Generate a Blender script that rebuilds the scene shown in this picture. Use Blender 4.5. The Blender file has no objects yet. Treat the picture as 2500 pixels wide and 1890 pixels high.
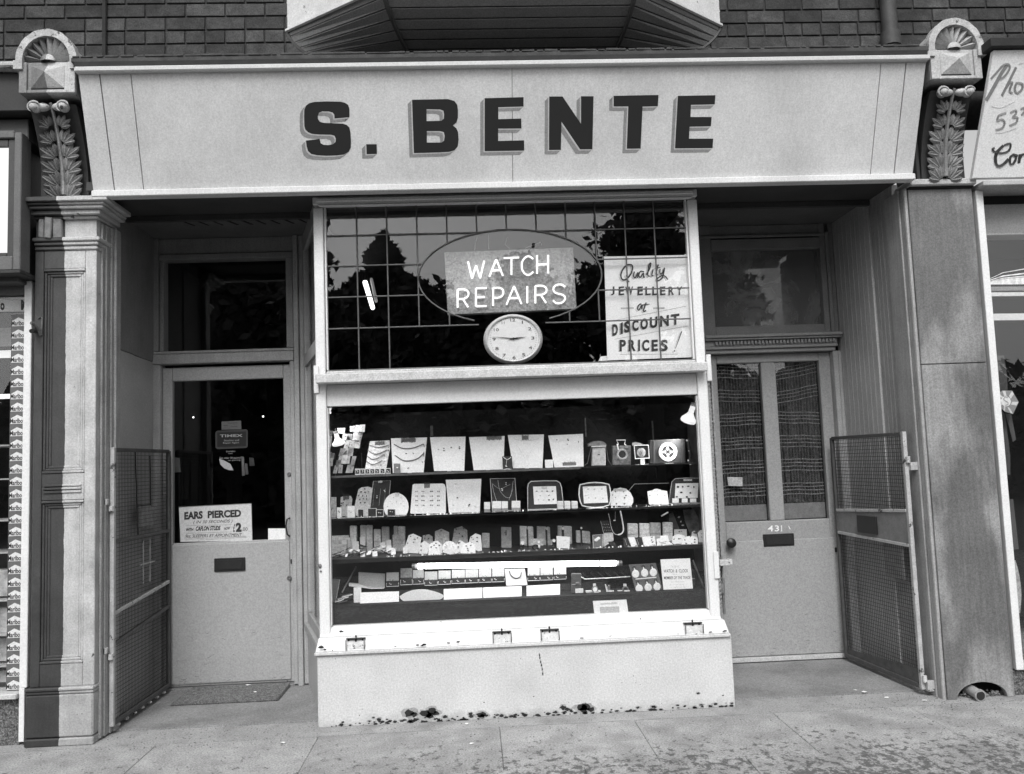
import bpy, bmesh, math, random
from math import sin, cos, pi, radians
from mathutils import Vector, Matrix
from mathutils.geometry import tessellate_polygon
random.seed(7)
S = bpy.context.scene
COL = S.collection

# ------------------------------------------------------------------ camera, sky, sun, exposure
CAM = Vector((0.838, -4.675, 1.341))
YAW, PITCH, ROLL = radians(-2.7457), radians(4.9861), radians(-2.0913)
F, CX, CY = 2093.87, 1248.44, 943.33           # surveyed focal length and centre, in photograph pixels
Rz = Matrix.Rotation(YAW, 3, 'Z')
FWD = Rz @ Vector((0, cos(PITCH), sin(PITCH)))
_u = Rz @ Vector((0, -sin(PITCH), cos(PITCH))); _r = Rz @ Vector((1, 0, 0))
RGT = cos(ROLL) * _r + sin(ROLL) * _u
UPV = -sin(ROLL) * _r + cos(ROLL) * _u
cd = bpy.data.cameras.new('camera'); cam = bpy.data.objects.new('camera', cd); COL.objects.link(cam)
m4 = Matrix((RGT, UPV, -FWD)).transposed().to_4x4(); m4.translation = CAM
cam.matrix_world = m4
cd.sensor_width = 36; cd.lens = F / 2500 * 36; cd.clip_start = .05; cd.clip_end = 500
cd.shift_x = (1250 - CX) / 2500; cd.shift_y = (CY - 945) / 2500
S.camera = cam

W = bpy.data.worlds.new('World'); S.world = W; W.use_nodes = True
nt = W.node_tree; nt.nodes.clear()
sky = nt.nodes.new('ShaderNodeTexSky'); sky.sky_type = 'NISHITA'; sky.sun_disc = False
SUN_EL, SUN_AZ = radians(47), radians(186)      # azimuth clockwise from +Y: in front of the shops, a little to the left
sky.sun_elevation = SUN_EL; sky.sun_rotation = SUN_AZ; sky.dust_density = 3.0; sky.air_density = 1.0
bw = nt.nodes.new('ShaderNodeRGBToBW'); bg = nt.nodes.new('ShaderNodeBackground'); wo = nt.nodes.new('ShaderNodeOutputWorld')
nt.links.new(sky.outputs[0], bw.inputs[0]); nt.links.new(bw.outputs[0], bg.inputs[0]); nt.links.new(bg.outputs[0], wo.inputs[0])
bg.inputs[1].default_value = 0.15
sl = bpy.data.lights.new('sun', 'SUN'); sl.energy = 1.3; sl.angle = radians(26); sl.color = (1, 1, 1)
so = bpy.data.objects.new('sun', sl); COL.objects.link(so)
sd = Vector((sin(SUN_AZ) * cos(SUN_EL), cos(SUN_AZ) * cos(SUN_EL), sin(SUN_EL)))
so.rotation_euler = (-sd).to_track_quat('-Z', 'Y').to_euler(); so.location = (0, -8, 12)
S.view_settings.view_transform = 'Standard'; S.view_settings.look = 'None'
S.view_settings.exposure = 0.6; S.view_settings.gamma = 1.0; S.view_settings.use_curve_mapping = False
S.cycles.max_bounces = 8; S.cycles.transparent_max_bounces = 16; S.cycles.caustics_reflective = False

# ------------------------------------------------------------------ surveying helpers
def ray(u, v): return FWD + RGT * ((u - CX) / F) - UPV * ((v - CY) / F)
def at(u, v, Y): d = ray(u, v); return CAM + d * ((Y - CAM.y) / d.y)          # point on the plane y = Y
def atz(u, v, Z): d = ray(u, v); return CAM + d * ((Z - CAM.z) / d.z)
def onp(u, v, p0, n):
    d = ray(u, v); return CAM + d * ((p0 - CAM).dot(n) / d.dot(n))
CR = {'a': (0, 0, 3.16), 'b': (600, 0, 3.16), 'c': (1200, 0, 3.16), 'd': (1800, 0, 3.16), 'e': (0, 450, 3.16),
      'f': (700, 450, 3.344), 'g': (1200, 450, 3.343), 'h': (1700, 450, 2.765), 'i': (380, 850, 3.343), 'j': (1700, 850, 3.345),
      'k': (1000, 1400, 2.765), 'l': (1750, 1300, 2.833), 'm': (400, 1300, 2.833),
      '1': (780, 950, 5.53), '2': (1100, 1020, 6.32), '3': (1380, 950, 5.53), '4': (780, 1130, 6.687), '5': (1050, 1230, 6.32),
      '6': (1380, 1200, 5.821), '7': (790, 1350, 4.337), '8': (1300, 1350, 4.337), 'n': (2340, 600, 3.04), 'o': (0, 600, 4.77)}
def px(c, x, y): o = CR[c]; return (o[0] + x / o[2], o[1] + y / o[2])

# ------------------------------------------------------------------ materials (a monochrome place: every colour is a grey)
def g3(v): return (v, v, v, 1)
MATS = {}
def mat(name, base, rough=.55, var=.12, scale=6, bump=.12, bscale=90, spec=.4, metal=0., chips=None, streak=0, rnd=0, grain=.08, split=None, dirt=None, emit=None, patches=None, spots=None):
    if name in MATS: return MATS[name]
    m = bpy.data.materials.new(name); m.use_nodes = True; N = m.node_tree.nodes; L = m.node_tree.links
    b = N['Principled BSDF']
    geo = N.new('ShaderNodeNewGeometry'); pos = geo.outputs['Position']
    def math(op, a, c=None, d=None):
        n = N.new('ShaderNodeMath'); n.operation = op
        for i, s in enumerate((a, c, d)):
            if s is None: continue
            if isinstance(s, (int, float)): n.inputs[i].default_value = s
            else: L.new(s, n.inputs[i])
        return n.outputs[0]
    def noise(sc, det=4, stretch=None, rg=.55):
        n = N.new('ShaderNodeTexNoise'); n.inputs['Scale'].default_value = sc; n.inputs['Detail'].default_value = det; n.inputs['Roughness'].default_value = rg
        if stretch:
            mp = N.new('ShaderNodeMapping'); mp.inputs['Scale'].default_value = stretch; L.new(pos, mp.inputs[0]); L.new(mp.outputs[0], n.inputs['Vector'])
        else: L.new(pos, n.inputs['Vector'])
        return n.outputs['Fac']
    def mapr(s, a, b_, c=0, d=1):
        n = N.new('ShaderNodeMapRange'); n.inputs[1].default_value = a; n.inputs[2].default_value = b_; n.inputs[3].default_value = c; n.inputs[4].default_value = d
        L.new(s, n.inputs[0]); return n.outputs[0]
    v = math('MULTIPLY', mapr(noise(scale), .3, .7, 1 - var, 1 + var), base)
    if split is not None:
        sx = N.new('ShaderNodeSeparateXYZ'); L.new(pos, sx.inputs[0])
        j = math('ADD', sx.outputs[0], math('MULTIPLY', noise(25), .008))
        sel = math('GREATER_THAN', j, split[0])
        v = math('MULTIPLY', v, math('ADD', math('MULTIPLY', sel, 1 - split[1]), split[1]))
    if grain: v = math('MULTIPLY', v, mapr(noise(115, 2, None, .8), .32, .68, 1 - grain * 1.9, 1 + grain * 1.9))
    if streak: v = math('MULTIPLY', v, mapr(noise(9, 5, (7, 7, .35)), .3, .7, 1 - streak, 1 + streak))
    if rnd:
        oi = N.new('ShaderNodeObjectInfo'); v = math('MULTIPLY', v, mapr(oi.outputs['Random'], 0, 1, 1 - rnd, 1 + rnd))
    if patches:                                   # soft weathering patches: (scale, lo, hi, factor, stretch)
        k = mapr(noise(patches[0], 5, patches[4] if len(patches) > 4 else None), patches[1], patches[2])
        v = math('MULTIPLY', v, math('SUBTRACT', 1, math('MULTIPLY', k, patches[3])))
    if dirt:                                      # grime near the ground: (z0, z1, factor)
        sz = N.new('ShaderNodeSeparateXYZ'); L.new(pos, sz.inputs[0])
        k = mapr(math('ADD', sz.outputs[2], math('MULTIPLY', noise(14), dirt[3] if len(dirt) > 3 else .1)), dirt[1], dirt[0])
        v = math('MULTIPLY', v, math('SUBTRACT', 1, math('MULTIPLY', k, dirt[2])))
    if spots:                                     # dark lichen and gum spots, thicker towards the kerb
        sy_ = N.new('ShaderNodeSeparateXYZ'); L.new(pos, sy_.inputs[0])
        den = mapr(sy_.outputs[1], -.25, -1.1, spots[1] + .06, spots[2]); den = math('ADD', den, mapr(noise(2.2, 3), .35, .65, .05, -.05))
        k = mapr(math('SUBTRACT', noise(spots[0], 7, (1, .8, 1), .72), den), 0, .07)
        mx = N.new('ShaderNodeMix'); L.new(math('MULTIPLY', k, .8), mx.inputs[0]); L.new(v, mx.inputs[2]); mx.inputs[3].default_value = spots[3]; v = mx.outputs[0]
    if chips:                                     # chipped paint: (scale, threshold, colour)
        k = mapr(noise(chips[0], 6, None, .62), chips[1], chips[1] + .012)
        mx = N.new('ShaderNodeMix'); L.new(k, mx.inputs[0]); L.new(v, mx.inputs[2]); mx.inputs[3].default_value = chips[2]; v = mx.outputs[0]
    cb = N.new('ShaderNodeCombineColor')
    for i in range(3): L.new(v, cb.inputs[i])
    L.new(cb.outputs[0], b.inputs['Base Color'])
    b.inputs['Roughness'].default_value = rough; b.inputs['Specular IOR Level'].default_value = spec; b.inputs['Metallic'].default_value = metal
    if bump:
        bp = N.new('ShaderNodeBump'); bp.inputs['Strength'].default_value = bump; bp.inputs['Distance'].default_value = .004
        L.new(noise(bscale, 4), bp.inputs['Height']); L.new(bp.outputs[0], b.inputs['Normal'])
    if emit: b.inputs['Emission Color'].default_value = g3(1); b.inputs['Emission Strength'].default_value = emit
    MATS[name] = m; m['base'] = base
    return m

def glass(name, dirt=0.0, tint=.97, f0=.05):
    m = bpy.data.materials.new(name); m.use_nodes = True; N = m.node_tree.nodes; L = m.node_tree.links; N.clear()
    o = N.new('ShaderNodeOutputMaterial'); mix = N.new('ShaderNodeMixShader'); t = N.new('ShaderNodeBsdfTransparent'); gl = N.new('ShaderNodeBsdfGlossy')
    t.inputs[0].default_value = g3(tint); gl.inputs['Roughness'].default_value = .003; gl.inputs[0].default_value = g3(.95)
    geo = N.new('ShaderNodeNewGeometry'); d = N.new('ShaderNodeVectorMath'); d.operation = 'DOT_PRODUCT'
    L.new(geo.outputs['Normal'], d.inputs[0]); L.new(geo.outputs['Incoming'], d.inputs[1])
    def mth(op, a, c=None):
        n = N.new('ShaderNodeMath'); n.operation = op
        for i, s in enumerate((a, c)):
            if s is None: continue
            if isinstance(s, (int, float)): n.inputs[i].default_value = s
            else: L.new(s, n.inputs[i])
        return n.outputs[0]
    a = mth('ABSOLUTE', d.outputs['Value']); p = mth('POWER', mth('SUBTRACT', 1, a), 5)
    f = mth('ADD', mth('MULTIPLY', p, .9), f0)
    L.new(f, mix.inputs[0]); L.new(t.outputs[0], mix.inputs[1]); L.new(gl.outputs[0], mix.inputs[2])
    out = mix.outputs[0]
    if dirt:
        df = N.new('ShaderNodeBsdfDiffuse'); df.inputs[0].default_value = g3(.35)
        n1 = N.new('ShaderNodeTexNoise'); n1.inputs['Scale'].default_value = 3.2; n1.inputs['Detail'].default_value = 7; n1.inputs['Roughness'].default_value = .65
        n1.inputs['Distortion'].default_value = 1.2
        L.new(geo.outputs['Position'], n1.inputs['Vector'])
        r = N.new('ShaderNodeMapRange'); r.inputs[1].default_value = .42; r.inputs[2].default_value = .72; r.inputs[3].default_value = dirt * .35; r.inputs[4].default_value = dirt
        L.new(n1.outputs['Fac'], r.inputs[0]); m2 = N.new('ShaderNodeMixShader'); L.new(r.outputs[0], m2.inputs[0]); L.new(out, m2.inputs[1]); L.new(df.outputs[0], m2.inputs[2]); out = m2.outputs[0]
    L.new(out, o.inputs[0]); MATS[name] = m
    return m
def emission(name, st, col=1.0):
    m = bpy.data.materials.new(name); m.use_nodes = True; N = m.node_tree.nodes; L = m.node_tree.links; N.clear()
    o = N.new('ShaderNodeOutputMaterial'); e = N.new('ShaderNodeEmission'); e.inputs[0].default_value = g3(col); e.inputs[1].default_value = st
    L.new(e.outputs[0], o.inputs[0]); MATS[name] = m; return m

M_FASC = mat('fascia_paint', .64, .5, .05, 2.5, .1, 120, grain=.07, patches=(2.2, .42, .68, .16), streak=.05)
M_FTRIM = mat('fascia_trim_paint', .5, .5, .06, 5, .1, grain=.06)
M_WHITE = mat('white_gloss_paint', .72, .35, .05, 7, .12, 40, chips=(17, .735, .1), grain=.05)
M_SILL = mat('white_sill_paint', .68, .35, .05, 7, .2, 40, chips=(16, .695, .09), grain=.05)
M_CREAM = mat('pale_ledge_paint', .5, .5, .12, 14, .2, 60, grain=.12)
M_RISER = mat('riser_render', .57, .55, .06, 4, .25, 60, chips=(7.5, .735, .05), grain=.09, dirt=(0.0, .13, .6, .14), patches=(3, .5, .75, .12))
M_VAL = mat('blind_box_paint', .62, .6, .04, 4, .05, grain=.05)
M_DOOR = mat('door_grey_paint', .38, .45, .04, 4, .06, 150, grain=.09)
M_DOOR2 = mat('house_door_paint', .32, .45, .05, 4, .06, 150, grain=.09)
M_FRAME = mat('door_frame_paint', .36, .5, .12, 9, .2, 60, grain=.1, streak=.08)
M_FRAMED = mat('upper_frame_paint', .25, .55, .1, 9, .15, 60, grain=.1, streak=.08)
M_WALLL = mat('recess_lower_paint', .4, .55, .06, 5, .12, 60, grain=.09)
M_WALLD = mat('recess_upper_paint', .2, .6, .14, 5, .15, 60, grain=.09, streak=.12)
M_BOARD = mat('recess_board_varnish', .3, .5, .1, 5, .15, 60, grain=.1, streak=.1)
M_BOARDL = mat('recess_board_pale', .4, .5, .08, 5, .12, 60, grain=.1, streak=.08)
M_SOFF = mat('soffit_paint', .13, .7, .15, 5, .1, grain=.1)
M_SOFFD = mat('soffit_dark', .05, .7, .2, 5, .1, grain=.1)  # darker tone for the front soffit, beams and sign back board
M_PIL = mat('pilaster_split_paint', .47, .5, .14, 9, .25, 45, grain=.1, split=(-1.274, .11), streak=.07, chips=(15, .69, .06), dirt=(.0, .9, .35, .4), patches=(6, .48, .7, .25))
M_CAPL = mat('bracket_split_paint', .46, .55, .15, 12, .5, 50, grain=.12, split=(-1.262, .4), chips=(20, .68, .1))
M_CAPR = mat('bracket_pale_paint', .42, .55, .15, 12, .5, 50, grain=.12, chips=(20, .69, .12))
M_ARCH = mat('bracket_arch_stone', .42, .7, .2, 20, .6, 45, grain=.12, chips=(24, .6, .1))
M_LEAFL = mat('carved_leaf_left', .22, .6, .3, 15, .5, 60, split=(-1.262, .45), grain=.15, chips=(30, .7, .04))
M_LEAFR = mat('carved_leaf_right', .2, .6, .3, 15, .5, 60, grain=.15, chips=(30, .7, .04))
M_CHEEK = mat('bracket_cheek_dark', .035, .7, .2, 6, .2)
M_SIDE = mat('fascia_cheek_paint', .2, .6, .15, 6, .2)
M_PILSIDE = mat('pilaster_side_paint', .3, .5, .15, 9, .3, 50, grain=.12, streak=.2)
M_SLAB = mat('pier_stone_cladding', .26, .45, .15, 3, .1, 120, grain=.14, streak=.14, patches=(3.4, .44, .57, .5, (1, 1, .4)))
M_SLABTRIM = mat('pier_trim_stone', .4, .55, .15, 12, .3, grain=.12, chips=(25, .7, .1))
M_BEAD = mat('pier_bead_paint', .33, .45, .1, 8, .2, grain=.1, streak=.15)
M_BRICK = mat('brick', .05, .85, .35, 18, .7, 70, rnd=.42, grain=.2, patches=(4, .5, .7, .45))
M_MORTAR = mat('mortar', .042, .95, .2, 20, .5)
M_LEAD = mat('lead_flashing', .02, .8, .3, 10, .4)
M_SLATE = mat('flashing_stone', .06, .85, .3, 14, .5)
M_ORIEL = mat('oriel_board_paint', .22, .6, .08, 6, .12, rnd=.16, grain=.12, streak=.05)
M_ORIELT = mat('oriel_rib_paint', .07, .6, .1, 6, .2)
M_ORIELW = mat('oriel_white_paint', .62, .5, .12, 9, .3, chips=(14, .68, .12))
M_BLACK = mat('black_sign_paint', .022, .45, .05, 5, 0, spec=.3, grain=0)
M_SHADE = mat('grey_shade_paint', .26, .5, .08, 5, 0, grain=.1)
M_SEAM = mat('seam_shadow_gap', .02, .9, .1, 5, 0)
M_DARKM = mat('black_iron', .018, .4, .15, 20, .15, spec=.5)
M_STEEL = mat('worn_steel', .2, .45, .3, 25, .3, metal=.4)
M_GATEP = mat('gate_pale_paint', .42, .5, .15, 18, .4, chips=(22, .62, .07))
M_GATED = mat('gate_dark_paint', .075, .6, .2, 20, .3, chips=(22, .7, .25))
M_WIRE = mat('gate_wire', .03, .6, .2, 30, .1)
M_CATCH = mat('painted_catch', .5, .5, .2, 30, .4, chips=(35, .6, .08))
M_PAPER = mat('white_paper', .88, .7, .03, 9, .04, 60, grain=.05)
M_PAPERD = mat('white_display_card', .80, .7, .03, 9, .05, 60, grain=.06, rnd=.05)
M_BOXC = mat('jewel_box_card', .78, .7, .12, 40, .15, 90, grain=.14, rnd=.22)
M_GCARD = mat('grey_display_card', .55, .7, .12, 40, .15, 90, grain=.16, rnd=.2)
M_DCARD = mat('dark_velvet', .035, .8, .15, 40, .1, 90)
M_GRID = mat('jewellery_ink', .035, .5, .3, 60, .2)
M_CHAIN = mat('chain_grey', .13, .4, .3, 200, 0, metal=.3)
M_PEARL = mat('pearl_white', .85, .25, .05, 20, 0)
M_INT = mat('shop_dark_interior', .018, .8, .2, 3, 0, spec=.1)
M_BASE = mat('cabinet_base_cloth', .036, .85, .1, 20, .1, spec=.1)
M_SHELF = mat('shelf_edge', .12, .25, .2, 20, 0, spec=.6)
M_SHELFD = mat('shelf_dark', .02, .4, .2, 20, 0, spec=.3)
M_MAT = mat('coir_mat', .12, .95, .25, 40, .9, 160, grain=.3)
M_FLAG = mat('paving_flag', .33, .85, .16, 7, .8, 70, rnd=.05, grain=.2, patches=(3.2, .45, .65, .25), spots=(24, .57, .445, .05))
M_JOINT = mat('paving_joint', .2, .95, .5, 20, .5, grain=.2)
M_CONC = mat('entrance_concrete', .24, .85, .12, 4, .35, 110, grain=.18, patches=(3, .45, .7, .3))
M_ROAD = mat('asphalt', .05, .9, .2, 8, .6, 120)
M_GRANITE = mat('granite_plinth', .1, .6, .3, 60, .4, 120, grain=.5, chips=(90, .6, .3))
M_CURT = mat('curtain_yarn', .27, .8, .3, 90, .2, grain=.3)
M_CURTD = mat('curtain_yarn_dark', .05, .8, .4, 90, .2, grain=.3)
M_HOLE = mat('drain_hole', .012, .9, .2, 6, .2)
M_TREE = mat('tree_foliage', .14, .8, .4, 3, 0, spec=.2)
M_BARK = mat('tree_bark', .06, .9, .3, 9, .3)
M_FACE = mat('clock_face', .82, .5, .02, 5, 0, grain=.03)
M_CASE = mat('clock_case', .5, .45, .1, 8, .05)
M_NEONB = mat('neon_sign_board', .27, .6, .2, 22, .1, grain=.25)
M_WOODD = mat('dark_clock_wood', .05, .45, .25, 30, .1)
M_LGREY = mat('neighbour_header_paint', .25, .6, .1, 6, .1)
M_NSIGN = mat('neighbour_sign_frame', .12, .55, .15, 8, .2)
M_RED = mat('sticker_field', .12, .5, .06, 10, 0)
M_BUL = mat('lamp_reflector', .75, .2, .05, 9, 0, metal=.2)
GL = glass('window_glass'); GLU = glass('leaded_glass', 0, .97, .052); GLD = glass('dirty_glass', .75, .7); GLS = glass('door_glass'); GSH = glass('shelf_glass', .12, .9)
E_TUBE = emission('fluorescent_tube_light', 8.5); E_NEON = emission('neon_tube_light', 1.15); E_BULB = emission('small_bulb_light', 3.0)
E_BOX = emission('backlit_sign_panel', .72)

# ------------------------------------------------------------------ object helpers
def wloc(o):
    p = Vector((0, 0, 0))
    while o is not None: p += o.location; o = o.parent
    return p
def setp(o, label=None, cat=None, group=None, kind=None):
    if label: o['label'] = label
    if cat: o['category'] = cat
    if group: o['group'] = group
    if kind: o['kind'] = kind
    return o
def thing(name, loc, label, cat, group=None):
    o = bpy.data.objects.new(name, None); o.location = loc; o.empty_display_size = .05; COL.objects.link(o)
    return setp(o, label, cat, group)
class MB:
    def __init__(s): s.v = []; s.f = []
    def add(s, vs, fs): n = len(s.v); s.v += [Vector(v) for v in vs]; s.f += [tuple(i + n for i in f) for f in fs]; return s
    def box(s, x0, x1, y0, y1, z0, z1):
        return s.add([(x0, y0, z0), (x1, y0, z0), (x1, y1, z0), (x0, y1, z0), (x0, y0, z1), (x1, y0, z1), (x1, y1, z1), (x0, y1, z1)],
                     [(0, 3, 2, 1), (4, 5, 6, 7), (0, 1, 5, 4), (1, 2, 6, 5), (2, 3, 7, 6), (3, 0, 4, 7)])
    def hexa(s, a, d):                            # quad a (4 points) pushed along vector d
        a = [Vector(p) for p in a]; d = Vector(d)
        return s.add(a + [p + d for p in a], [(0, 1, 2, 3), (7, 6, 5, 4), (0, 4, 5, 1), (1, 5, 6, 2), (2, 6, 7, 3), (3, 7, 4, 0)])
    def prism(s, poly, d, holes=()):
        loops = [[Vector(p) for p in poly]] + [[Vector(p) for p in h] for h in holes]; d = Vector(d)
        flat = [p for l in loops for p in l]; n = len(flat)
        tris = tessellate_polygon(loops)
        fs = [tuple(t) for t in tris] + [tuple(i + n for i in reversed(t)) for t in tris]
        k = 0
        for l in loops:
            for i in range(len(l)): j = (i + 1) % len(l); fs.append((k + i, k + j, k + j + n, k + i + n))
            k += len(l)
        return s.add(flat + [p + d for p in flat], fs)
    def tube(s, pts, r, n=6, cap=True, closed=False):
        pts = [Vector(p) for p in pts]; rings = []
        N = len(pts); base = len(s.v)
        for i, p in enumerate(pts):
            a = pts[(i - 1) % N] if (i or closed) else p; b = pts[(i + 1) % N] if (i < N - 1 or closed) else p
            t = (b - a).normalized(); up = Vector((0, 1, 0)) if abs(t.y) < .9 else Vector((0, 0, 1))
            x = t.cross(up).normalized(); y = t.cross(x)
            rr = r[i] if isinstance(r, (list, tuple)) else r
            s.v += [p + (x * cos(2 * pi * k / n) + y * sin(2 * pi * k / n)) * rr for k in range(n)]
        for i in range(N if closed else N - 1):
            j = (i + 1) % N
            for k in range(n): k2 = (k + 1) % n; s.f.append((base + i * n + k, base + i * n + k2, base + j * n + k2, base + j * n + k))
        if cap and not closed: s.f.append(tuple(base + k for k in range(n))[::-1]); s.f.append(tuple(base + (N - 1) * n + k for k in range(n)))
        return s
    def bar(s, a, b, w, h=None):                  # square bar
        a = Vector(a); b = Vector(b); t = (b - a).normalized(); h = h or w
        up = Vector((0, 1, 0)) if abs(t.y) < .9 else Vector((0, 0, 1)); x = t.cross(up).normalized() * w / 2; y = t.cross(x).normalized() * h / 2
        return s.hexa([a - x - y, a + x - y, a + x + y, a - x + y], b - a)
    def lathe(s, c, axis, prof, n=20, arc=2 * pi, sx=1, sz=1):      # prof: (radius, along axis); axis 'y' points to the street (-y) or 'z'
        base = len(s.v); c = Vector(c); P = len(prof)
        for k in range(n):
            t = arc * k / (n if arc > 6.2 else n - 1)
            for (r, h) in prof:
                if axis == 'y': s.v.append(c + Vector((r * cos(t) * sx, -h, r * sin(t) * sz)))
                else: s.v.append(c + Vector((r * cos(t) * sx, r * sin(t) * sz, h)))
        for k in range(n if arc > 6.2 else n - 1):
            j = (k + 1) % n
            for i in range(P - 1): s.f.append((base + k * P + i, base + j * P + i, base + j * P + i + 1, base + k * P + i + 1))
        return s
    def ball(s, c, rx, ry=None, rz=None, n=8, m=5):
        ry = ry or rx; rz = rz or rx; base = len(s.v); c = Vector(c)
        for i in range(1, m):
            a = pi * i / m
            for k in range(n): t = 2 * pi * k / n; s.v.append(c + Vector((rx * sin(a) * cos(t), ry * sin(a) * sin(t), rz * cos(a))))
        s.v += [c + Vector((0, 0, rz)), c - Vector((0, 0, rz))]; T = base + (m - 1) * n
        for i in range(m - 2):
            for k in range(n): k2 = (k + 1) % n; s.f.append((base + i * n + k, base + (i + 1) * n + k, base + (i + 1) * n + k2, base + i * n + k2))
        for k in range(n): k2 = (k + 1) % n; s.f.append((T, base + k, base + k2)); s.f.append((T + 1, base + (m - 2) * n + k2, base + (m - 2) * n + k))
        return s
    def build(s, name, m, parent=None, bev=0, label=None, cat=None, group=None, kind=None, smooth=False, loc=None):
        off = wloc(parent) if parent else Vector(loc or (0, 0, 0))
        me = bpy.data.meshes.new(name); me.from_pydata([tuple(v - off) for v in s.v], [], s.f); me.update()
        bm = bmesh.new(); bm.from_mesh(me); bmesh.ops.recalc_face_normals(bm, faces=bm.faces)
        if bev: bmesh.ops.bevel(bm, geom=[e for e in bm.edges if len(e.link_faces) == 2 and e.calc_face_angle(0) > .5], offset=bev, segments=1, affect='EDGES', clamp_overlap=True)
        if smooth:
            for f in bm.faces: f.smooth = True
            for e in bm.edges:
                if len(e.link_faces) == 2 and e.calc_face_angle(0) > .7: e.smooth = False
        bm.to_mesh(me); bm.free()
        me.materials.append(m)
        o = bpy.data.objects.new(name, me); COL.objects.link(o)
        if parent: o.parent = parent
        else: o.location = off
        return setp(o, label, cat, group, kind)
def part(name, m, parent, boxes, bev=.002, **k):
    b = MB()
    for q in boxes: b.box(*q)
    return b.build(name, m, parent, bev, **k)

_tc = {}
def text_mesh(s, bold=0., shear=0.):
    k = (s, bold, shear)
    if k in _tc: return _tc[k]
    cu = bpy.data.curves.new('lettering', 'FONT'); cu.body = s; cu.offset = bold; cu.shear = shear; cu.resolution_u = 3
    o = bpy.data.objects.new('lettering', cu); COL.objects.link(o)
    bpy.context.view_layer.update(); dg = bpy.context.evaluated_depsgraph_get()
    me = bpy.data.meshes.new_from_object(o.evaluated_get(dg)); bpy.data.objects.remove(o)
    vs = [v.co.copy() for v in me.vertices]; fs = [tuple(p.vertices) for p in me.polygons]
    x0 = min(v.x for v in vs); x1 = max(v.x for v in vs); y0 = min(v.y for v in vs); y1 = max(v.y for v in vs)
    r = ([((v.x - x0) / (x1 - x0), (v.y - y0) / (y1 - y0)) for v in vs], fs); _tc[k] = r
    bpy.data.meshes.remove(me)
    return r
def text_on(mb, s, quad, off=(0, -.001, 0), bold=0., shear=0.):     # quad: TL, TR, BR, BL world points
    uv, fs = text_mesh(s, bold, shear); a, b, c, d = [Vector(q) for q in quad]; off = Vector(off)
    mb.add([(d + (c - d) * u) * (1 - w) + (a + (b - a) * u) * w + off for u, w in uv], fs); return mb
def ribbon(mb, pts, w, off=(0, -.0012, 0), nrm=Vector((0, -1, 0))):
    pts = [Vector(p) for p in pts]; off = Vector(off); N = len(pts); L = []
    for i, p in enumerate(pts):
        t = (pts[min(i + 1, N - 1)] - pts[max(i - 1, 0)]).normalized(); sdv = t.cross(nrm).normalized()
        ww = (w[i] if isinstance(w, (list, tuple)) else w) / 2
        L += [p + sdv * ww + off, p - sdv * ww + off]
    mb.add(L, [(2 * i, 2 * i + 1, 2 * i + 3, 2 * i + 2) for i in range(N - 1)]); return mb
def smooth_path(p, n=4):                          # Catmull-Rom through 2D points
    out = []
    for i in range(len(p) - 1):
        a = p[max(i - 1, 0)]; b = p[i]; c = p[i + 1]; d = p[min(i + 2, len(p) - 1)]
        for k in range(n):
            t = k / n
            out.append(tuple(.5 * (2 * b[j] + (c[j] - a[j]) * t + (2 * a[j] - 5 * b[j] + 4 * c[j] - d[j]) * t * t + (3 * b[j] - a[j] - 3 * c[j] + d[j]) * t ** 3) for j in range(2)))
    out.append(p[-1]); return out

# ------------------------------------------------------------------ setting: ground, pavement, road
setp(MB().box(-40, 40, -60, -6.0, -.40, -.15).build('road', M_ROAD), kind='structure')
setp(MB().box(-40, 40, -6.0, 6.0, -.4, -.035).build('ground', M_JOINT), kind='structure')
kerb = MB().box(-40, 40, -6.15, -6.0, -.2, -.01).build('kerb', M_GRANITE, bev=.01, kind='structure')
pave = MB().box(-12, 12, -5.98, .05, -.034, -.0115).build('pavement', M_JOINT, kind='structure')
rows = [-.19, -.80, -1.42, -2.05, -2.7, -3.4, -4.2, -5.1, -5.98]
flag_x = {0: [-3.1, -2.4, -1.62, -.78, .02, .93, 1.62, 2.34, 3.05, 3.85, 4.6], 1: [-3.0, -2.2, -1.3, -.45, .5, 1.28, 2.0, 2.75, 3.5, 4.3, 5.0]}
nfl = 0
for i in range(len(rows) - 1):
    xs = flag_x[i] if i in flag_x else [-4 + .75 * k + (.3 if i % 2 else 0) for k in range(13)]
    for a, b in zip(xs[:-1], xs[1:]):
        MB().box(a + .0012, b - .0012, rows[i + 1] + .0012, rows[i] - .0012, -.012, 0 + random.uniform(-.0012, .0012)).build('paving_slab', M_FLAG, pave, .002)
gr_ = MB(); rg = random.Random(31)
for k in range(1500):
    x = rg.uniform(-2.2, 3.9); y = -.02 - rg.random() ** 1.5 * 1.6
    if rg.random() < .35: x = rg.choice((rg.gauss(3.2, .3), rg.gauss(-.6, .35))); y = rg.uniform(-.25, .1)
    if -.02 < x < 2.2 and y > -.06: y -= .1
    gr_.ball((x, y, .002), rg.uniform(.0012, .0045), rg.uniform(.0012, .0045), rg.uniform(.001, .0025), 4, 3)
gr_.build('grit', mat('grit_stone', .16, .9, .7, 30, 0), label='fine grit and dust scattered over the pavement', cat='grit', kind='stuff', loc=(1, -.5, 0))
setp(MB().box(-3.2, 4.6, -.186, .06, -.02, .001).build('threshold_pavement', mat('threshold_concrete', .31, .85, .12, 4, .35, 110, grain=.16, patches=(5, .5, .7, .3))), kind='structure')
setp(MB().box(-1.25, .05, .06, .90, -.02, .012).build('shop_entrance_floor', M_CONC), kind='structure')
setp(MB().box(2.1, 3.4, .06, .90, -.02, .012).build('house_entrance_floor', M_CONC), kind='structure')

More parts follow.
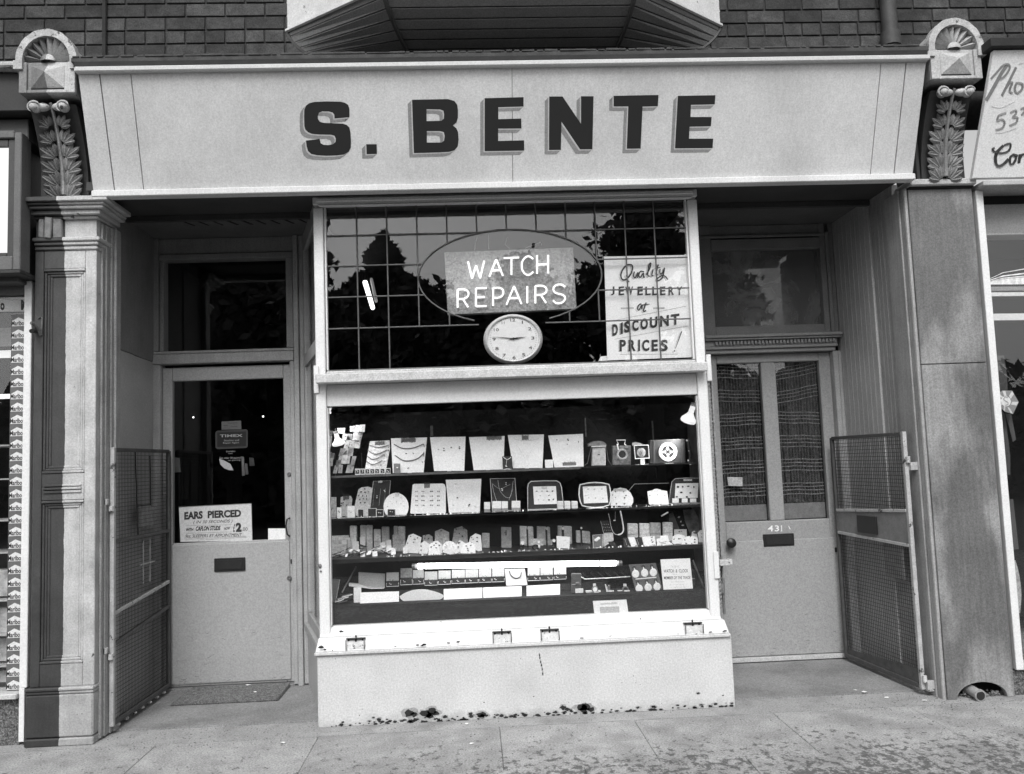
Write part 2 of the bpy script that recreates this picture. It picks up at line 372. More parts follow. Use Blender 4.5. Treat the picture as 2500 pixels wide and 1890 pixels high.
# ------------------------------------------------------------------ the shop building
B = thing('shop_building', (1.08, .5, 0), 'dark brick shop building with jeweller\'s bay window between two recessed doorways', 'building')
WY = .15
wall = MB().box(-3.0, 5.6, WY + .006, WY + .25, 3.3, 5.6).build('upper_wall', M_MORTAR, B)
def brick_mesh(w, h, seed):
    r = random.Random(seed); b = MB(); j = lambda: r.uniform(-.0015, .0015)
    b.add([(j(), -.004, j()), (w + j(), -.005, j()), (w + j(), -.004, h + j()), (j(), -.005, h + j()), (0, .01, 0), (w, .01, 0), (w, .01, h), (0, .01, h)],
          [(0, 1, 2, 3), (0, 4, 5, 1), (1, 5, 6, 2), (2, 6, 7, 3), (3, 7, 4, 0)])
    return b
def brick_me(w, h, seed):
    o = brick_mesh(w, h, seed).build('brick', M_BRICK, bev=.0025); me = o.data; bpy.data.objects.remove(o); return me
ST = [brick_me(.216, .0715, s) for s in range(4)]; HD = [brick_me(.104, .0715, s) for s in range(9, 12)]
def lay(x, z, me):
    o = bpy.data.objects.new('brick', me); o.location = Vector((x, WY, z)) - wloc(wall); o.parent = wall; COL.objects.link(o)
oz = 3.874
for r in range(8):
    z = 3.56 + r * .0805; header = (r % 5 == 3) or r == 7
    x = -1.98 + (0 if header else (.113 if r % 2 else 0)); step = .113 if header else .2265
    while x < 4.5:
        k = step
        inside = (-.16 < x and x + step < 2.4 and z > 3.84) or (.05 < x and x + step < 2.17 and z > 3.7)
        if not inside and not (z < 3.62 and 0 < x < 2.1):
            lay(x + .005, z + .004, random.choice(HD if header else ST))
        x += step
part('cornice_flashing', M_SLATE, B, [(-1.13, 3.33, -.40, .15, 3.43, 3.462)], .006)
part('cornice_fillet', M_LEAD, B, [(-1.11, 3.31, -.415, .15, 3.398, 3.43)], .003)
b = MB(); random.seed(3)
for i in range(110):
    x = -1.12 + i * .04; w = random.uniform(.02, .07); b.box(x, x + w, -.402 - random.uniform(0, .004), -.3, 3.456, 3.463 + random.uniform(0, .005))
b.build('slate_edge', M_SLATE, B, .002, kind='stuff')

cn = thing('stripe', (-1.187, .13, 3.5), 'thin dark stripe running up the brick wall just right of the left scroll bracket', 'pipe')  # thin dark tube laid along the dark band in the brickwork
MB().tube([(-1.187, .132, 3.45), (-1.187, .132, 5.6)], .013, 8).build('stripe_tube', M_LEAD, cn, smooth=True)
# oriel above (underside of the canted bay)
LO = [(.06, .15), (.56, .15), (1.736, .15), (2.175, .15)]; UP = [(-.159, .15), (.44, -.30), (1.80, -.30), (2.394, .15)]
ori = MB()
pts = UP + [(2.394, .25), (-.159, .25)]
ori.prism([(x, y, oz) for x, y in pts], (0, 0, 1.0))
oriel = ori.build('bay_window', M_ORIELW, B, .004, label='canted bay projecting over the shop sign, white apron above dark boarded underside')
def cove(i, t):                                   # t: 0 top outer edge .. 1 at the wall
    ux, uy = UP[i]; lx, ly = LO[i]; s = sin(t * pi / 2); c = 1 - cos(t * pi / 2)
    return Vector((ux + (lx - ux) * (.35 * t + .65 * c), uy + (ly - uy) * (.35 * t + .65 * c), oz - .004 + (3.70 - oz) * (.35 * t + .65 * s)))
cuts = [0, .14, .30, .45, .59, .72, .86, 1]
for i in range(3):
    for a, c in zip(cuts[:-1], cuts[1:]):
        a2 = a + .012; c2 = c - .006
        q = [cove(i, a2), cove(i + 1, a2), cove(i + 1, c2), cove(i, c2)]
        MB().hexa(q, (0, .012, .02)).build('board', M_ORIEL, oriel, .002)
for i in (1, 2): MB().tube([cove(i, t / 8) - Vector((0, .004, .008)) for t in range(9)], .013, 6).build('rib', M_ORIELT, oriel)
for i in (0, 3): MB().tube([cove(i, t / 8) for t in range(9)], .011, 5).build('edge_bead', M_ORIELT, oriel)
MB().tube([Vector((x, y - .006, oz - .004)) for x, y in UP], .012, 6).build('lower_bead', M_ORIELW, oriel)
bk = MB()
for i in range(3): bk.add([cove(i, 0) + Vector((0, .03, .03)), cove(i + 1, 0) + Vector((0, .03, .03)), cove(i + 1, 1) + Vector((0, .06, .03)), cove(i, 1) + Vector((0, .06, .03))], [(0, 1, 2, 3)])
bk.build('backing', M_SEAM, oriel)
# downpipe on the wall
dp = thing('downpipe', (3.385, .09, 3.4), 'dark rainwater pipe running down the brick wall near the right bracket', 'pipe')
MB().tube([(3.385, .09, 3.42), (3.385, .09, 5.6)], .045, 14).build('pipe', mat('downpipe_paint', .05, .6, .2, 20, .2), dp, smooth=True)
MB().tube([(3.385, .09, 3.70), (3.385, .09, 3.78)], .056, 14).build('pipe_collar', MATS['downpipe_paint'], dp, smooth=True)

# soffit and recess walls
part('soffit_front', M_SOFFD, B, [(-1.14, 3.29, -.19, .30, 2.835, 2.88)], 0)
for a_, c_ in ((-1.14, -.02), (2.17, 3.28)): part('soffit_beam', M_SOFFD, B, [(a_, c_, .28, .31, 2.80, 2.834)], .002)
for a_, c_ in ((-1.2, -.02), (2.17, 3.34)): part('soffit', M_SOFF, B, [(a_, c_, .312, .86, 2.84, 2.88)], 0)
b = MB()
for k in range(9):
    x = -.86 + k * .085; b.hexa([(x, .40, 2.836), (x + .012, .40, 2.836), (x + .062 + random.uniform(-.01, .01), .52, 2.836), (x + .05, .52, 2.836)], (0, 0, .01))
b.build('vent_slot', M_SEAM, B)
# left wall of the shop entrance: two panels, dark above a seam, pale below
def slantq(p, q, z0, z1, th=.03): return [Vector((p[0], p[1], z0)), Vector((q[0], q[1], z0)), Vector((q[0], q[1], z1)), Vector((p[0], p[1], z1))]
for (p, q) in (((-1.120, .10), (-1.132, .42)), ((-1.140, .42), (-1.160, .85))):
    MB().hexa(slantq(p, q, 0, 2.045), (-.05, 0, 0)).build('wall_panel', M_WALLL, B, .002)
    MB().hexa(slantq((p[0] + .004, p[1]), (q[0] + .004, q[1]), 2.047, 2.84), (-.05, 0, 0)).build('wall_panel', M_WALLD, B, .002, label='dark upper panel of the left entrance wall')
# right wall of the house entrance: tongue and groove boards
for k in range(6):
    y0 = .02 + k * .047; MB().box(3.283, 3.32, y0, y0 + .0435, 0, 2.84).build('wall_board', M_BOARD, B, .002)
for k in range(9):
    y0 = .305 + k * .0605; MB().box(3.272, 3.32, y0, y0 + .058, 0, 2.84).build('wall_board', M_BOARDL, B, .002)
for a_, c_ in ((3.32, 3.34), (-1.24, -1.19)): part('wall_backing', M_SEAM, B, [(a_, c_, .05, .9, 0, 2.84)], 0)

# shop door (left) with frame and transom light
fr = part('door_frame', M_FRAME, B, [(-1.160, -1.114, .80, .90, .012, 2.028), (-.305, -.277, .80, .90, .012, 2.028), (-.2745, -.243, .785, .90, .012, 2.84), (-.241, -.212, .80, .90, .012, 2.84),
                                      (-1.160, -.278, .79, .90, 2.030, 2.092), (-1.16, -.278, .80, .90, 2.094, 2.112)], .004)
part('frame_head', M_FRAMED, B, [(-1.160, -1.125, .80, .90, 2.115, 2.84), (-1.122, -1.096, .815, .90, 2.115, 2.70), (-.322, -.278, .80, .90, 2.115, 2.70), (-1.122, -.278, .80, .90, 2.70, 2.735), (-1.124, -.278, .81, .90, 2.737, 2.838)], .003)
MB().box(-1.096, -.322, .855, .861, 2.115, 2.70).build('transom_glass', GLS, B)
door = part('shop_door', M_DOOR, B, [(-1.112, -1.052, .84, .885, .03, 2.010), (-.355, -.307, .84, .885, .03, 2.010), (-1.051, -.356, .84, .885, 1.924, 2.010), (-1.051, -.356, .84, .885, .03, .905)], .004,
            label='grey half-glazed shop door with pale kick panel below the glass')
MB().box(-1.051, -.356, .862, .868, .906, 1.923).build('door_glass', GLS, door)
part('kick_panel', mat('kick_panel_paint', .38, .4, .04, 3, .05, 120, grain=.09), door, [(-1.062, -.327, .83, .8395, .045, .895)], .004)
c0 = at(*px('m', 350, 180), .828); c1 = at(*px('m', 565, 262), .828)
part('letter_box', M_DARKM, door, [(c0.x, c1.x, .818, .829, c1.z, c0.z)], .003)
part('letter_flap', mat('flap_dark', .028, .3), door, [(c0.x + .018, c1.x - .018, .813, .8175, c1.z + .012, c0.z - .012)], .001)
def disc(nm, u, v, Y, r, m, par, h=.008):
    c = at(u, v, Y); return MB().lathe((c.x, Y, c.z), 'y', [(r, 0), (r, h * .6), (r * .8, h), (r * .45, h), (r * .4, h * .5), (0, h * .5)], 14).build(nm, m, par, smooth=True)
disc('door_lock', 706, 1158, .839, .013, M_STEEL, door); disc('door_lock', 706, 1411, .829, .014, M_STEEL, door)
hh = [at(706 + 1, 1265, .835), at(701, 1268, .80), at(698, 1285, .795), at(701, 1305, .80), at(707, 1309, .835)]
MB().tube(hh, .005, 6).build('pull_handle', M_DARKM, door, smooth=True)
kz = at(711, 1371, .838); part('key_hole', M_SEAM, door, [(kz.x - .004, kz.x + .004, .8355, .8405, kz.z - .014, kz.z + .014)], .001)
def scuffs(par, x0, x1, z0, z1, Y, n, m, seed):
    r_ = random.Random(seed); b = MB()
    for k in range(n):
        x = r_.uniform(x0, x1); z = z0 + (z1 - z0) * r_.random() ** 1.8; L_ = r_.uniform(.004, .03); a_ = r_.uniform(-.5, .5)
        ribbon(b, [(x, Y, z), (x + L_ * cos(a_), Y, z + L_ * sin(a_))], r_.uniform(.0008, .0022), (0, 0, 0))
    b.build('scuff', m, par, kind='stuff')
scuffs(door, -1.05, -.36, .05, .85, .8285, 60, mat('scuff_pale', .5, .6), 3); scuffs(door, -1.05, -.36, .05, .4, .8287, 50, mat('scuff_dark', .12, .6), 4)
part('door_sill', M_CONC, B, [(-1.16, -.21, .80, .95, 0, .026)], .002)

# house door (right)
f2 = part('house_door_frame', M_FRAME, B, [(3.212, 3.245, .79, .90, .012, 1.984), (3.247, 3.272, .80, .90, .012, 1.984), (2.36, 2.392, .80, .90, .012, 1.984)], .004)
part('house_transom_frame', mat('house_transom_paint', .23, .55, .1, 9, .15, grain=.1), B, [(2.36, 2.448, .80, .90, 2.105, 2.84), (3.175, 3.212, .80, .90, 2.105, 2.84), (2.449, 3.174, .80, .90, 2.105, 2.165), (2.449, 3.174, .80, .90, 2.675, 2.745),
      (3.214, 3.238, .79, .90, 2.105, 2.78), (3.24, 3.27, .805, .90, 2.105, 2.84), (2.36, 3.212, .79, .80, 2.752, 2.77), (2.36, 3.21, .81, .90, 2.772, 2.838)], .003)
MB().box(2.449, 3.174, .85, .856, 2.166, 2.674).build('transom_glass', GLD, B, label='dirty hazy transom glass over the right-hand door')
MB().box(2.449, 3.174, .90, .905, 2.166, 2.674).build('transom_blind', mat('transom_blind_cloth', .10, .8, .5, 3, 0, patches=(3, .4, .65, .5)), B)
cm = part('door_cornice', mat('door_cornice_paint', .3, .5, .08, 9, .15, grain=.1), B, [(2.36, 3.262, .735, .90, 2.083, 2.102), (2.36, 3.256, .75, .90, 2.069, 2.082), (2.36, 3.242, .78, .90, 2.03, 2.068), (2.36, 3.238, .765, .90, 2.012, 2.029), (2.36, 3.228, .785, .90, 1.986, 2.011)], .003)
k = 0
while 2.43 + k * .0235 < 3.22:
    x = 2.43 + k * .0235; part('dentil', MATS['door_cornice_paint'], cm, [(x, x + .0135, .760, .779, 2.04, 2.062)], .001); k += 1
xa, xb, xc, xd = 2.452, 2.745, 2.842, 3.135
hd = part('house_door', M_DOOR2, B, [(2.393, xa, .84, .885, .03, 1.984), (xb, xc, .84, .885, .897, 1.925), (xd, 3.211, .84, .885, .03, 1.984), (xa, xd, .84, .885, 1.926, 1.984), (xa, xd, .84, .885, .03, .896)], .005,
          label='grey house door with two tall curtained glass panels and a flush lower panel')
part('flush_panel', mat('flush_panel_paint', .345, .45, .04, 4, .05, 120, grain=.1), hd, [(2.40, 3.20, .8315, .8395, .05, .775)], .003)
scuffs(hd, 2.42, 3.18, .06, .75, .830, 60, MATS['scuff_pale'], 5); scuffs(hd, 2.42, 3.18, .06, .35, .8302, 50, MATS['scuff_dark'], 6)
part('weather_bar', M_CREAM, hd, [(2.40, 3.21, .815, .839, .018, .045)], .002)
for a, c in ((xa, xb), (xc, xd)): MB().box(a, c, .866, .871, .897, 1.925).build('door_glass', GLS, hd)
c0 = at(*px('j', 545, 1522), .83); c1 = at(*px('j', 802, 1612), .83)
part('letter_box', M_DARKM, hd, [(c0.x, c1.x, .826, .8395, c1.z, c0.z)], .003)
part('letter_flap', MATS['flap_dark'], hd, [(c0.x + .014, c1.x - .014, .821, .8255, c1.z + .012, c0.z - .01)], .001)
kn = at(*px('j', 280, 1590), .80)
MB().lathe((kn.x, .838, kn.z), 'y', [(.018, 0), (.018, .006), (.009, .01), (.009, .03), (.024, .036), (.032, .05), (.03, .062), (.018, .072), (0, .074)], 18).build('door_knob', M_DARKM, hd, smooth=True)
for ch, x0, x1 in (('4', 583, 628), ('3', 640, 675), ('1', 686, 706)):
    q = [at(*px('j', x, y), .8385) for x, y in ((x0, 1448), (x1, 1448), (x1, 1497), (x0, 1497))]
    if ch == '1': b = MB(); ribbon(b, [(q[0] + q[1]) / 2, (q[2] + q[3]) / 2], .0055); ribbon(b, [(q[2] + q[3]) / 2 + Vector((-.007, 0, .0012)), (q[2] + q[3]) / 2 + Vector((.007, 0, .0012))], .0025); ribbon(b, [(q[0] + q[1]) / 2 + Vector((0, 0, -.0012)), (q[0] + q[1]) / 2 + Vector((-.0065, 0, -.005))], .0028); b.build('door_number', M_PAPER, hd)
    else: text_on(MB(), ch, q, (0, -.001, 0), .01).build('door_number', M_PAPER, hd)
ribbon(MB(), [at(*px('j', 752, 1452), .8385), at(*px('j', 767, 1480), .8385)], .005).build('door_number_mark', M_PAPER, hd)
kz = at(*px('j', 1140, 1648), .83); part('lock_plate', M_DARKM, hd, [(kz.x - .008, kz.x + .008, .824, .8305, kz.z - .014, kz.z + .016)], .002)
# knitted curtains behind the two panes
def curtain(x0, x1, lab, sd_, tilt):
    rr = random.Random(sd_); t = thing('curtain', ((x0 + x1) / 2, .90, 1.0), lab, 'curtain', 'curtains behind the house door')
    MB().box(x0 - .02, x1 + .02, .925, .93, .88, 1.93).build('lining', M_INT, t)
    MB().box(x0, x1, .90, .905, .90, 1.0).build('lower_screen', mat('frosted_screen', .21, .8, .15, 30, 0), t)
    cl_ = MB(); ns_ = 36
    for s in range(ns_ + 1):
        xx = x0 + (x1 - x0) * s / ns_; yy = .912 + .005 * sin(s * 1.1 + sd_) + .003 * sin(s * 2.3); cl_.v += [Vector((xx, yy, .995)), Vector((xx, yy, 1.93))]
    cl_.f = [(2 * s, 2 * s + 2, 2 * s + 3, 2 * s + 1) for s in range(ns_)]; cl_.build('cloth', mat('curtain_cloth', .075, .9, .5, 60, .3, grain=.35, patches=(9, .4, .6, .6, (6, 1, 1))), t, smooth=True)
    h = MB(); z = 1.90; nb = 0
    base = [1.905 - .155 * k for k in range(6)]
    for k, zb in enumerate(base):
        for q in range(4):
            zz = zb - q * (.0225) - (.0 if q < 3 else .004)
            if zz > 1.915: continue
            h.tube([(x0 + (x1 - x0) * s / 12, .895, zz + tilt * (s / 12 - .5) * .03 * (1.6 if k < 2 else -.7 + k * .1) + sin(s * .7 + k) * .002 + rr.uniform(-.0012, .0012) - (.01 if s == 0 else 0)) for s in range(13)], [rr.uniform(.0018, .0036) for _ in range(13)], 4)
    h.build('cross_yarn', M_CURT, t, kind='stuff')
    v = MB(); n = 15
    for s in range(n):
        xx = x0 + .008 + (x1 - x0 - .016) * s / (n - 1); zs = 1.92
        pp = []
        while zs > .995: pp.append((xx + rr.uniform(-.0018, .0018), .897, zs)); zs -= .016
        v.tube(pp, [rr.uniform(.001, .0044) for _ in pp], 4)
    v.build('hanging_yarn', mat('curtain_yarn_mid', .11, .8, .5, 60, .2, grain=.3), t, kind='stuff')
curtain(xa, xb, 'open-knit curtain behind the left glass panel of the house door, above the small pale sticker', 1, -.3)
curtain(xc, xd, 'open-knit curtain behind the right glass panel of the house door, rising to the right', 2, 1)
q = [px('j', 252, 1052), px('j', 375, 1055), px('j', 378, 1128), px('j', 262, 1125)]
MB().prism([at(u, v, .8655) for u, v in q], (0, -.0015, 0)).build('sticker', mat('pale_sticker', .42, .7, .3, 60), loc=at(*q[0], .8655),
      label='small pale sticker inside the left glass of the house door', cat='sticker')

# ------------------------------------------------------------------ display window (part of the building) and its riser
XR = 2.15
ow = MB()
ow.box(0, .056, 0, .06, .40, 1.80).box(2.094, XR, 0, .06, .40, 1.80)              # lower stiles
ow.box(.002, .055, .002, .06, 1.80, 2.775).box(2.095, XR - .002, .002, .06, 1.80, 2.775)
ow.box(0, XR, -.004, .06, 2.790, 2.834).box(.02, XR - .02, -.012, .0, 2.803, 2.826)
ow.box(.03, XR - .03, -.008, .03, 2.780, 2.789)
dw = ow.build('display_window', M_WHITE, B, .005, label='white painted bay shop window with leaded upper light over a plate-glass display')
for q_ in ((.058, .068, .018, .05, 1.87, 2.78), (2.082, 2.092, .018, .05, 1.87, 2.78), (.058, .064, .012, .05, .505, 1.665), (2.086, 2.092, .012, .05, .505, 1.665)): part('glazing_bead', M_WHITE, dw, [q_], .002)
ld = MB().hexa([(.012, -.075, 1.792), (2.135, -.075, 1.792), (2.135, -.075, 1.842), (.012, -.075, 1.842)], (0, .13, 0)).box(.06, 2.09, -.01, .055, 1.843, 1.862)
ld.build('ledge', M_CREAM, dw, .005)
part('ledge_fillet', mat('ledge_fillet_paint', .16, .6, .2, 20, .2), dw, [(.062, 2.088, .0, .055, 1.8625, 1.8695)], .001)
part('blind_valance', M_VAL, dw, [(.057, 2.093, .012, .04, 1.672, 1.790)], .003)
sill = MB()
sill.hexa([(.0, -.012, .45), (XR, -.012, .45), (XR, .03, .502), (.0, .03, .502)], (0, .04, 0))
sill.hexa([(-.014, -.062, .385), (2.176, -.062, .385), (2.165, -.013, .4495), (-.004, -.013, .4495)], (0, .07, 0))
sill.build('sill', M_SILL, dw, .004)
part('sill_nosing', M_RISER, dw, [(-.018, 2.18, -.068, .03, .368, .3845)], .003)
GZ0, GZ1 = .500, 1.672
MB().box(.057, 2.093, .030, .036, GZ0, GZ1).build('plate_glass', GL, dw)
MB().box(.060, 2.090, .030, .036, 1.870, 2.79).build('upper_glass', GLU, dw)
# lead cames
LY = .024
gx0, gx1, gz0, gz1 = .068, 2.082, 1.872, 2.788
vx = [gx0 + (gx1 - gx0) * k / 12.08 for k in range(1, 12)]
hz = [gz1 - .168 * 1, gz1 - .168 * 2.02, gz1 - .168 * 3.06, gz1 - .168 * 4.1]
ocx, ocz, orx, orz = (vx[2] + vx[8]) / 2 + .012, (hz[0] + .004 + hz[3] + .01) / 2, (vx[8] - vx[2]) / 2 + .012, (hz[0] - hz[3]) / 2 + .006
M_CAME = mat('lead_came_metal', .10, .55, .2, 30, .1, metal=.2)
def came(pts, w=.0085): MB().tube([(x, LY, z) for x, z in pts], w / 2, 6).build('lead_came', M_CAME, dw, smooth=True)
def oz_at(x):
    d = 1 - ((x - ocx) / orx) ** 2
    return orz * math.sqrt(d) if d > 0 else None
for k, x in enumerate(vx):
    e = oz_at(x)
    if e is None or e < .03:
        came([(x, gz1), (x, gz0)] if k in (0, 1, 9, 10) else [(x, gz1), (x, hz[3])])
    else:
        came([(x, gz1), (x, ocz + e)])
        if ocz - e > hz[3] + .02: came([(x, ocz - e), (x, hz[3])])
for j, z in enumerate(hz):
    dz = abs(z - ocz)
    if dz >= orz * .96:
        if j == 3: came([(gx0, z), (ocx - .185, z)]); came([(ocx + .185, z), (gx1, z)])
        else: came([(gx0, z), (gx1, z)])
    else:
        h = orx * math.sqrt(1 - (dz / orz) ** 2); came([(gx0, z), (ocx - h, z)]); came([(ocx + h, z), (gx1, z)])
arc = [(ocx + orx * cos(t), ocz + orz * sin(t)) for t in [radians(-66 + k * 312 / 44) for k in range(45)]]
came(arc)
# hinge plates and catches of the shutters
for (u0, v0, u1, v1) in ((766, 893, 779, 960), (1723, 866, 1738, 930), (1741, 1347, 1757, 1412)):
    p = at(u0, v0, -.004); q = at(u1, v1, -.004); part('shutter_hinge', M_WHITE, dw, [(p.x, q.x, -.012, -.0045, q.z, p.z)], .002)
def yz_sill(z): return -.062 + (z - .385) / (.4495 - .385) * .049
for (u, v) in ((768, 1374), (1084, 1360), (1187, 1355), (1497, 1343)):
    c = at(u * 1.1302, v * 1.1302, -.04); z0, z1 = .392, .442; ya, yb = yz_sill(z0) - .002, yz_sill(z1) - .002
    cc = MB().hexa([(c.x - .052, ya, z0), (c.x + .052, ya, z0), (c.x + .052, yb, z1), (c.x - .052, yb, z1)], (0, .004, 0)).build('shutter_catch', M_CATCH, dw, .001)
    MB().box(c.x - .05, c.x + .05, yb - .022, yb - .001, .4415, .4455).build('catch_lip', M_DARKM, cc, .001)
    MB().box(c.x - .05, c.x - .045, ya - .01, ya - .001, z0 + .002, .441).box(c.x + .045, c.x + .05, ya - .01, ya - .001, z0 + .002, .441).build('catch_side', M_STEEL, cc)
    MB().ball((c.x, yb - .008, .430), .006, .006, .010).ball((c.x - .038, yb - .006, .433), .006, .005, .007).ball((c.x + .036, yb - .006, .433), .006, .005, .007).ball((c.x, yb - .005, .452), .005, .004, .008).build('catch_stud', M_DARKM, cc, smooth=True)
p = at(1760, 1375, -.02); part('bolt_bracket', M_CATCH, dw, [(p.x - .005, p.x + .045, -.03, .02, p.z - .014, p.z + .016), (p.x + .045, p.x + .062, -.028, .015, p.z - .01, p.z + .02)], .002)
MB().tube([at(1766, 1412, .0), at(1769, 1500, .0)], .006, 6).tube([at(1764, 1425, -.01), at(1765, 1448, -.01)], .008, 6).build('shutter_bolt', M_STEEL, dw)
b = MB()
for k in range(60): z = .5 + k * .022; b.hexa([(XR + .004, .02, z), (XR + .026, .03, z + .006), (XR + .026, .03, z + .014), (XR + .004, .02, z + .010)], (0, .01, 0))
b.box(XR + .027, XR + .034, .02, .05, .47, 1.85).box(XR + .002, XR + .004, .04, .05, .47, 1.85).build('rope_moulding', mat('rope_moulding_paint', .25, .6, .3, 60, .3), dw, kind='stuff')
p = at(*px('m', 1080, 232), -.002); MB().ball((p.x, -.004, p.z), .010, .006, .012).ball((p.x + .004, -.003, p.z - .028), .006, .004, .006).build('old_fixing', M_STEEL, dw, smooth=True)
# riser
rs = MB(); rs.box(-.006, 2.186, -.052, .04, 0, .3675)
riser = rs.build('stall_riser', M_RISER, B, .003, label='rendered pale riser under the shop window with flaking paint at its foot')
# flaked patches at the foot of the riser (paint lost in shapes of its own)
fl = MB(); rf = random.Random(5)
halo = MB()
def flake(x, z, r, sx=1.6):
    if r > .0045:
        n_ = 12; halo.add([(x + r * sx * 1.5 * cos(2 * pi * k / n_) * rf.uniform(.6, 1.2), -.0521 - len(halo.f) * 2e-7, max(.001, z + r * 1.5 * sin(2 * pi * k / n_) * rf.uniform(.6, 1.2))) for k in range(n_)], [tuple(range(n_))])
    n = 11; P = [(x + r * sx * cos(2 * pi * k / n) * rf.uniform(.55, 1.15), -.0523, z + r * sin(2 * pi * k / n) * rf.uniform(.55, 1.2)) for k in range(n)]
    P = [(a, b_, max(c, .002)) for a, b_, c in P]; fl.add(P, [tuple(range(n))])
for (u, v, r) in ((1000, 1742, .020), (1010, 1745, .012), (1040, 1743, .020), (1055, 1736, .017), (1065, 1742, .014), (1050, 1748, .015), (1087, 1750, .009), (1148, 1743, .008), (1175, 1745, .017), (1178, 1748, .011), (1375, 1728, .012), (1385, 1732, .010), (1393, 1734, .006), (1420, 1728, .020), (1432, 1727, .018), (1443, 1732, .013), (1424, 1734, .016), (1015, 1757, .010), (1075, 1762, .013), (1094, 1762, .010), (1120, 1761, .007), (1140, 1758, .008), (925, 1757, .009), (912, 1752, .005), (1005, 1762, .012), (1035, 1763, .012), (1704, 1693, .006), (1600, 1736, .006), (1615, 1735, .007), (1765, 1698, .004), (1470, 1740, .006), (1540, 1735, .007), (1182, 1715, .003), (1303, 1701, .003)):
    c = at(u, v, -.0522); flake(c.x, c.z, r)
for k in range(120):
    x = -.0 + rf.random() * 2.17; flake(x, .006 + rf.random() ** 2 * .022, rf.uniform(.002, .008), 2)
for k in range(26): flake(rf.random() * 2.15, .02 + rf.random() * .33, rf.uniform(.0012, .003), 1)
for (u, v) in ((1317, 1600), (1318, 1606), (1320, 1616), (1322, 1624), (1324, 1634), (1325, 1645)):
    c = at(u, v, -.0522); flake(c.x, c.z, .008, .45)
halo.build('exposed_primer', mat('exposed_primer_grey', .33, .8, .3, 40, .4), riser, kind='stuff')
fl.build('flaked_patch', mat('bare_render', .022, .9, .3, 40, .4), riser, kind='stuff')
fl = MB()
def flake2(u, v, Y, r, sx):
    c = at(u, v, Y); n = 9; fl.add([(c.x + r * sx * cos(2 * pi * k / n) * rf.uniform(.5, 1.2), Y, c.z + r * sin(2 * pi * k / n) * rf.uniform(.5, 1.2)) for k in range(n)], [tuple(range(n))])
for (u, v, r, s_) in ((783, 1581, .009, 2), (793, 1586, .006, 1.5), (812, 1588, .004, 1), (1020, 1575, .004, 3), (1035, 1574, .005, 3), (1030, 1577, .003, 4), (1095, 1570, .004, 3), (1118, 1567, .005, 2.5), (1145, 1572, .002, 2), (965, 1578, .003, 3), (1420, 1558, .003, 5), (1490, 1553, .003, 4), (1655, 1548, .002, 3), (1735, 1543, .004, 3), (1770, 1541, .005, 3), (1563, 1511, .004, 1.3), (833, 1542, .006, 2), (1700, 1548, .002, 3)):
    flake2(u, v, -.0685, r, s_)
fl.build('sill_chip', MATS['bare_render'], riser, kind='stuff')
# splayed returns of the bay: left one seen, right one behind the frame
def ret(x0, x1, nm):
    a = Vector((x0, .062, 0)); c = Vector((x1, .80, 0)); n = Vector((.03 if x1 < x0 else -.03, 0, 0))
    Q = lambda z0, z1, s=0., e=1.: [a.lerp(c, s) + Vector((0, 0, z0)), a.lerp(c, e) + Vector((0, 0, z0)), a.lerp(c, e) + Vector((0, 0, z1)), a.lerp(c, s) + Vector((0, 0, z1))]
    MB().hexa(Q(.0, .355), n).build('return_riser', mat('return_riser_paint', .4, .5, .08, 5, .1, grain=.1), B, .002)
    MB().hexa([q - n * .7 for q in Q(.357, .395)], n * 1.7).hexa(Q(.397, .46), n).hexa(Q(.462, 2.83, .93, 1.), n).hexa(Q(1.98, 2.06, 0, .928), n).hexa(Q(2.72, 2.83, 0, .928), n).build('return_frame', M_FRAME, B, .002)
    MB().hexa([q + n * .4 for q in Q(.461, 1.979, 0, .93)], n * .15).hexa([q + n * .4 for q in Q(2.061, 2.719, 0, .93)], n * .15).build('return_glass', GL, B)
ret(-.002, -.215, 'left'); ret(2.152, 2.36, 'right')

# ------------------------------------------------------------------ the fascia sign
FY0, FZ0, FY1, FZ1 = -.20, 2.825, -.40, 3.368
fn = Vector((0, -(FZ1 - FZ0), (FY0 - FY1))).normalized(); fn = Vector((0, -abs(fn.y), -abs(fn.z)))
P0 = Vector((0, FY0, FZ0))
sign = thing('shop_sign', (1.1, FY0, FZ0), 'long pale sloping fascia board lettered S. BENTE above the jeweller\'s window', 'shop sign')
def fpt(u, v, o=0): p = onp(u, v, P0, fn); return p + fn * o
def fx(x, z): t = (z - FZ0) / (FZ1 - FZ0); return Vector((x, FY0 + (FY1 - FY0) * t, z))
segs = [(fpt(191, 182).x, 243, 280), (None, 319.5, 351.5), (None, 1250, 1252), (None, 2151, 2124.5), (None, 2213, 2182.5), (None, 2262, 2229)]
tops = [-1.091] + [fpt(u, 300 - 118).x for _, u, _ in segs]; bots = [-1.10]
tops = [-1.091, fpt(243, 182).x, fpt(319.5, 181).x, fpt(1250, 168).x, fpt(2151, 155).x, fpt(2213, 149).x, 3.309]
bots = [-1.099, fpt(280, 468).x, fpt(351.5, 467).x, fpt(1252, 443).x, fpt(2124.5, 428).x, fpt(2182.5, 427).x, 3.297]
for i in range(6):
    g = .0028 if i in (0, 1, 4, 5) else .0012; gl = g if i else 0
    q = [fx(bots[i] + gl, FZ0), fx(bots[i + 1] - g, FZ0), fx(tops[i + 1] - g, FZ1), fx(tops[i] + gl, FZ1)]
    MB().hexa(q, -fn * .018).build('board', M_FASC, sign, .0012)
MB().hexa([fx(-1.1, FZ0) - fn * .02, fx(3.30, FZ0) - fn * .02, fx(3.31, FZ1) - fn * .02, fx(-1.09, FZ1) - fn * .02], -fn * .02).build('backing', M_SEAM, sign)
part('top_moulding', M_FTRIM, sign, [(-1.10, 3.315, -.432, -.39, 3.369, 3.396)], .005)
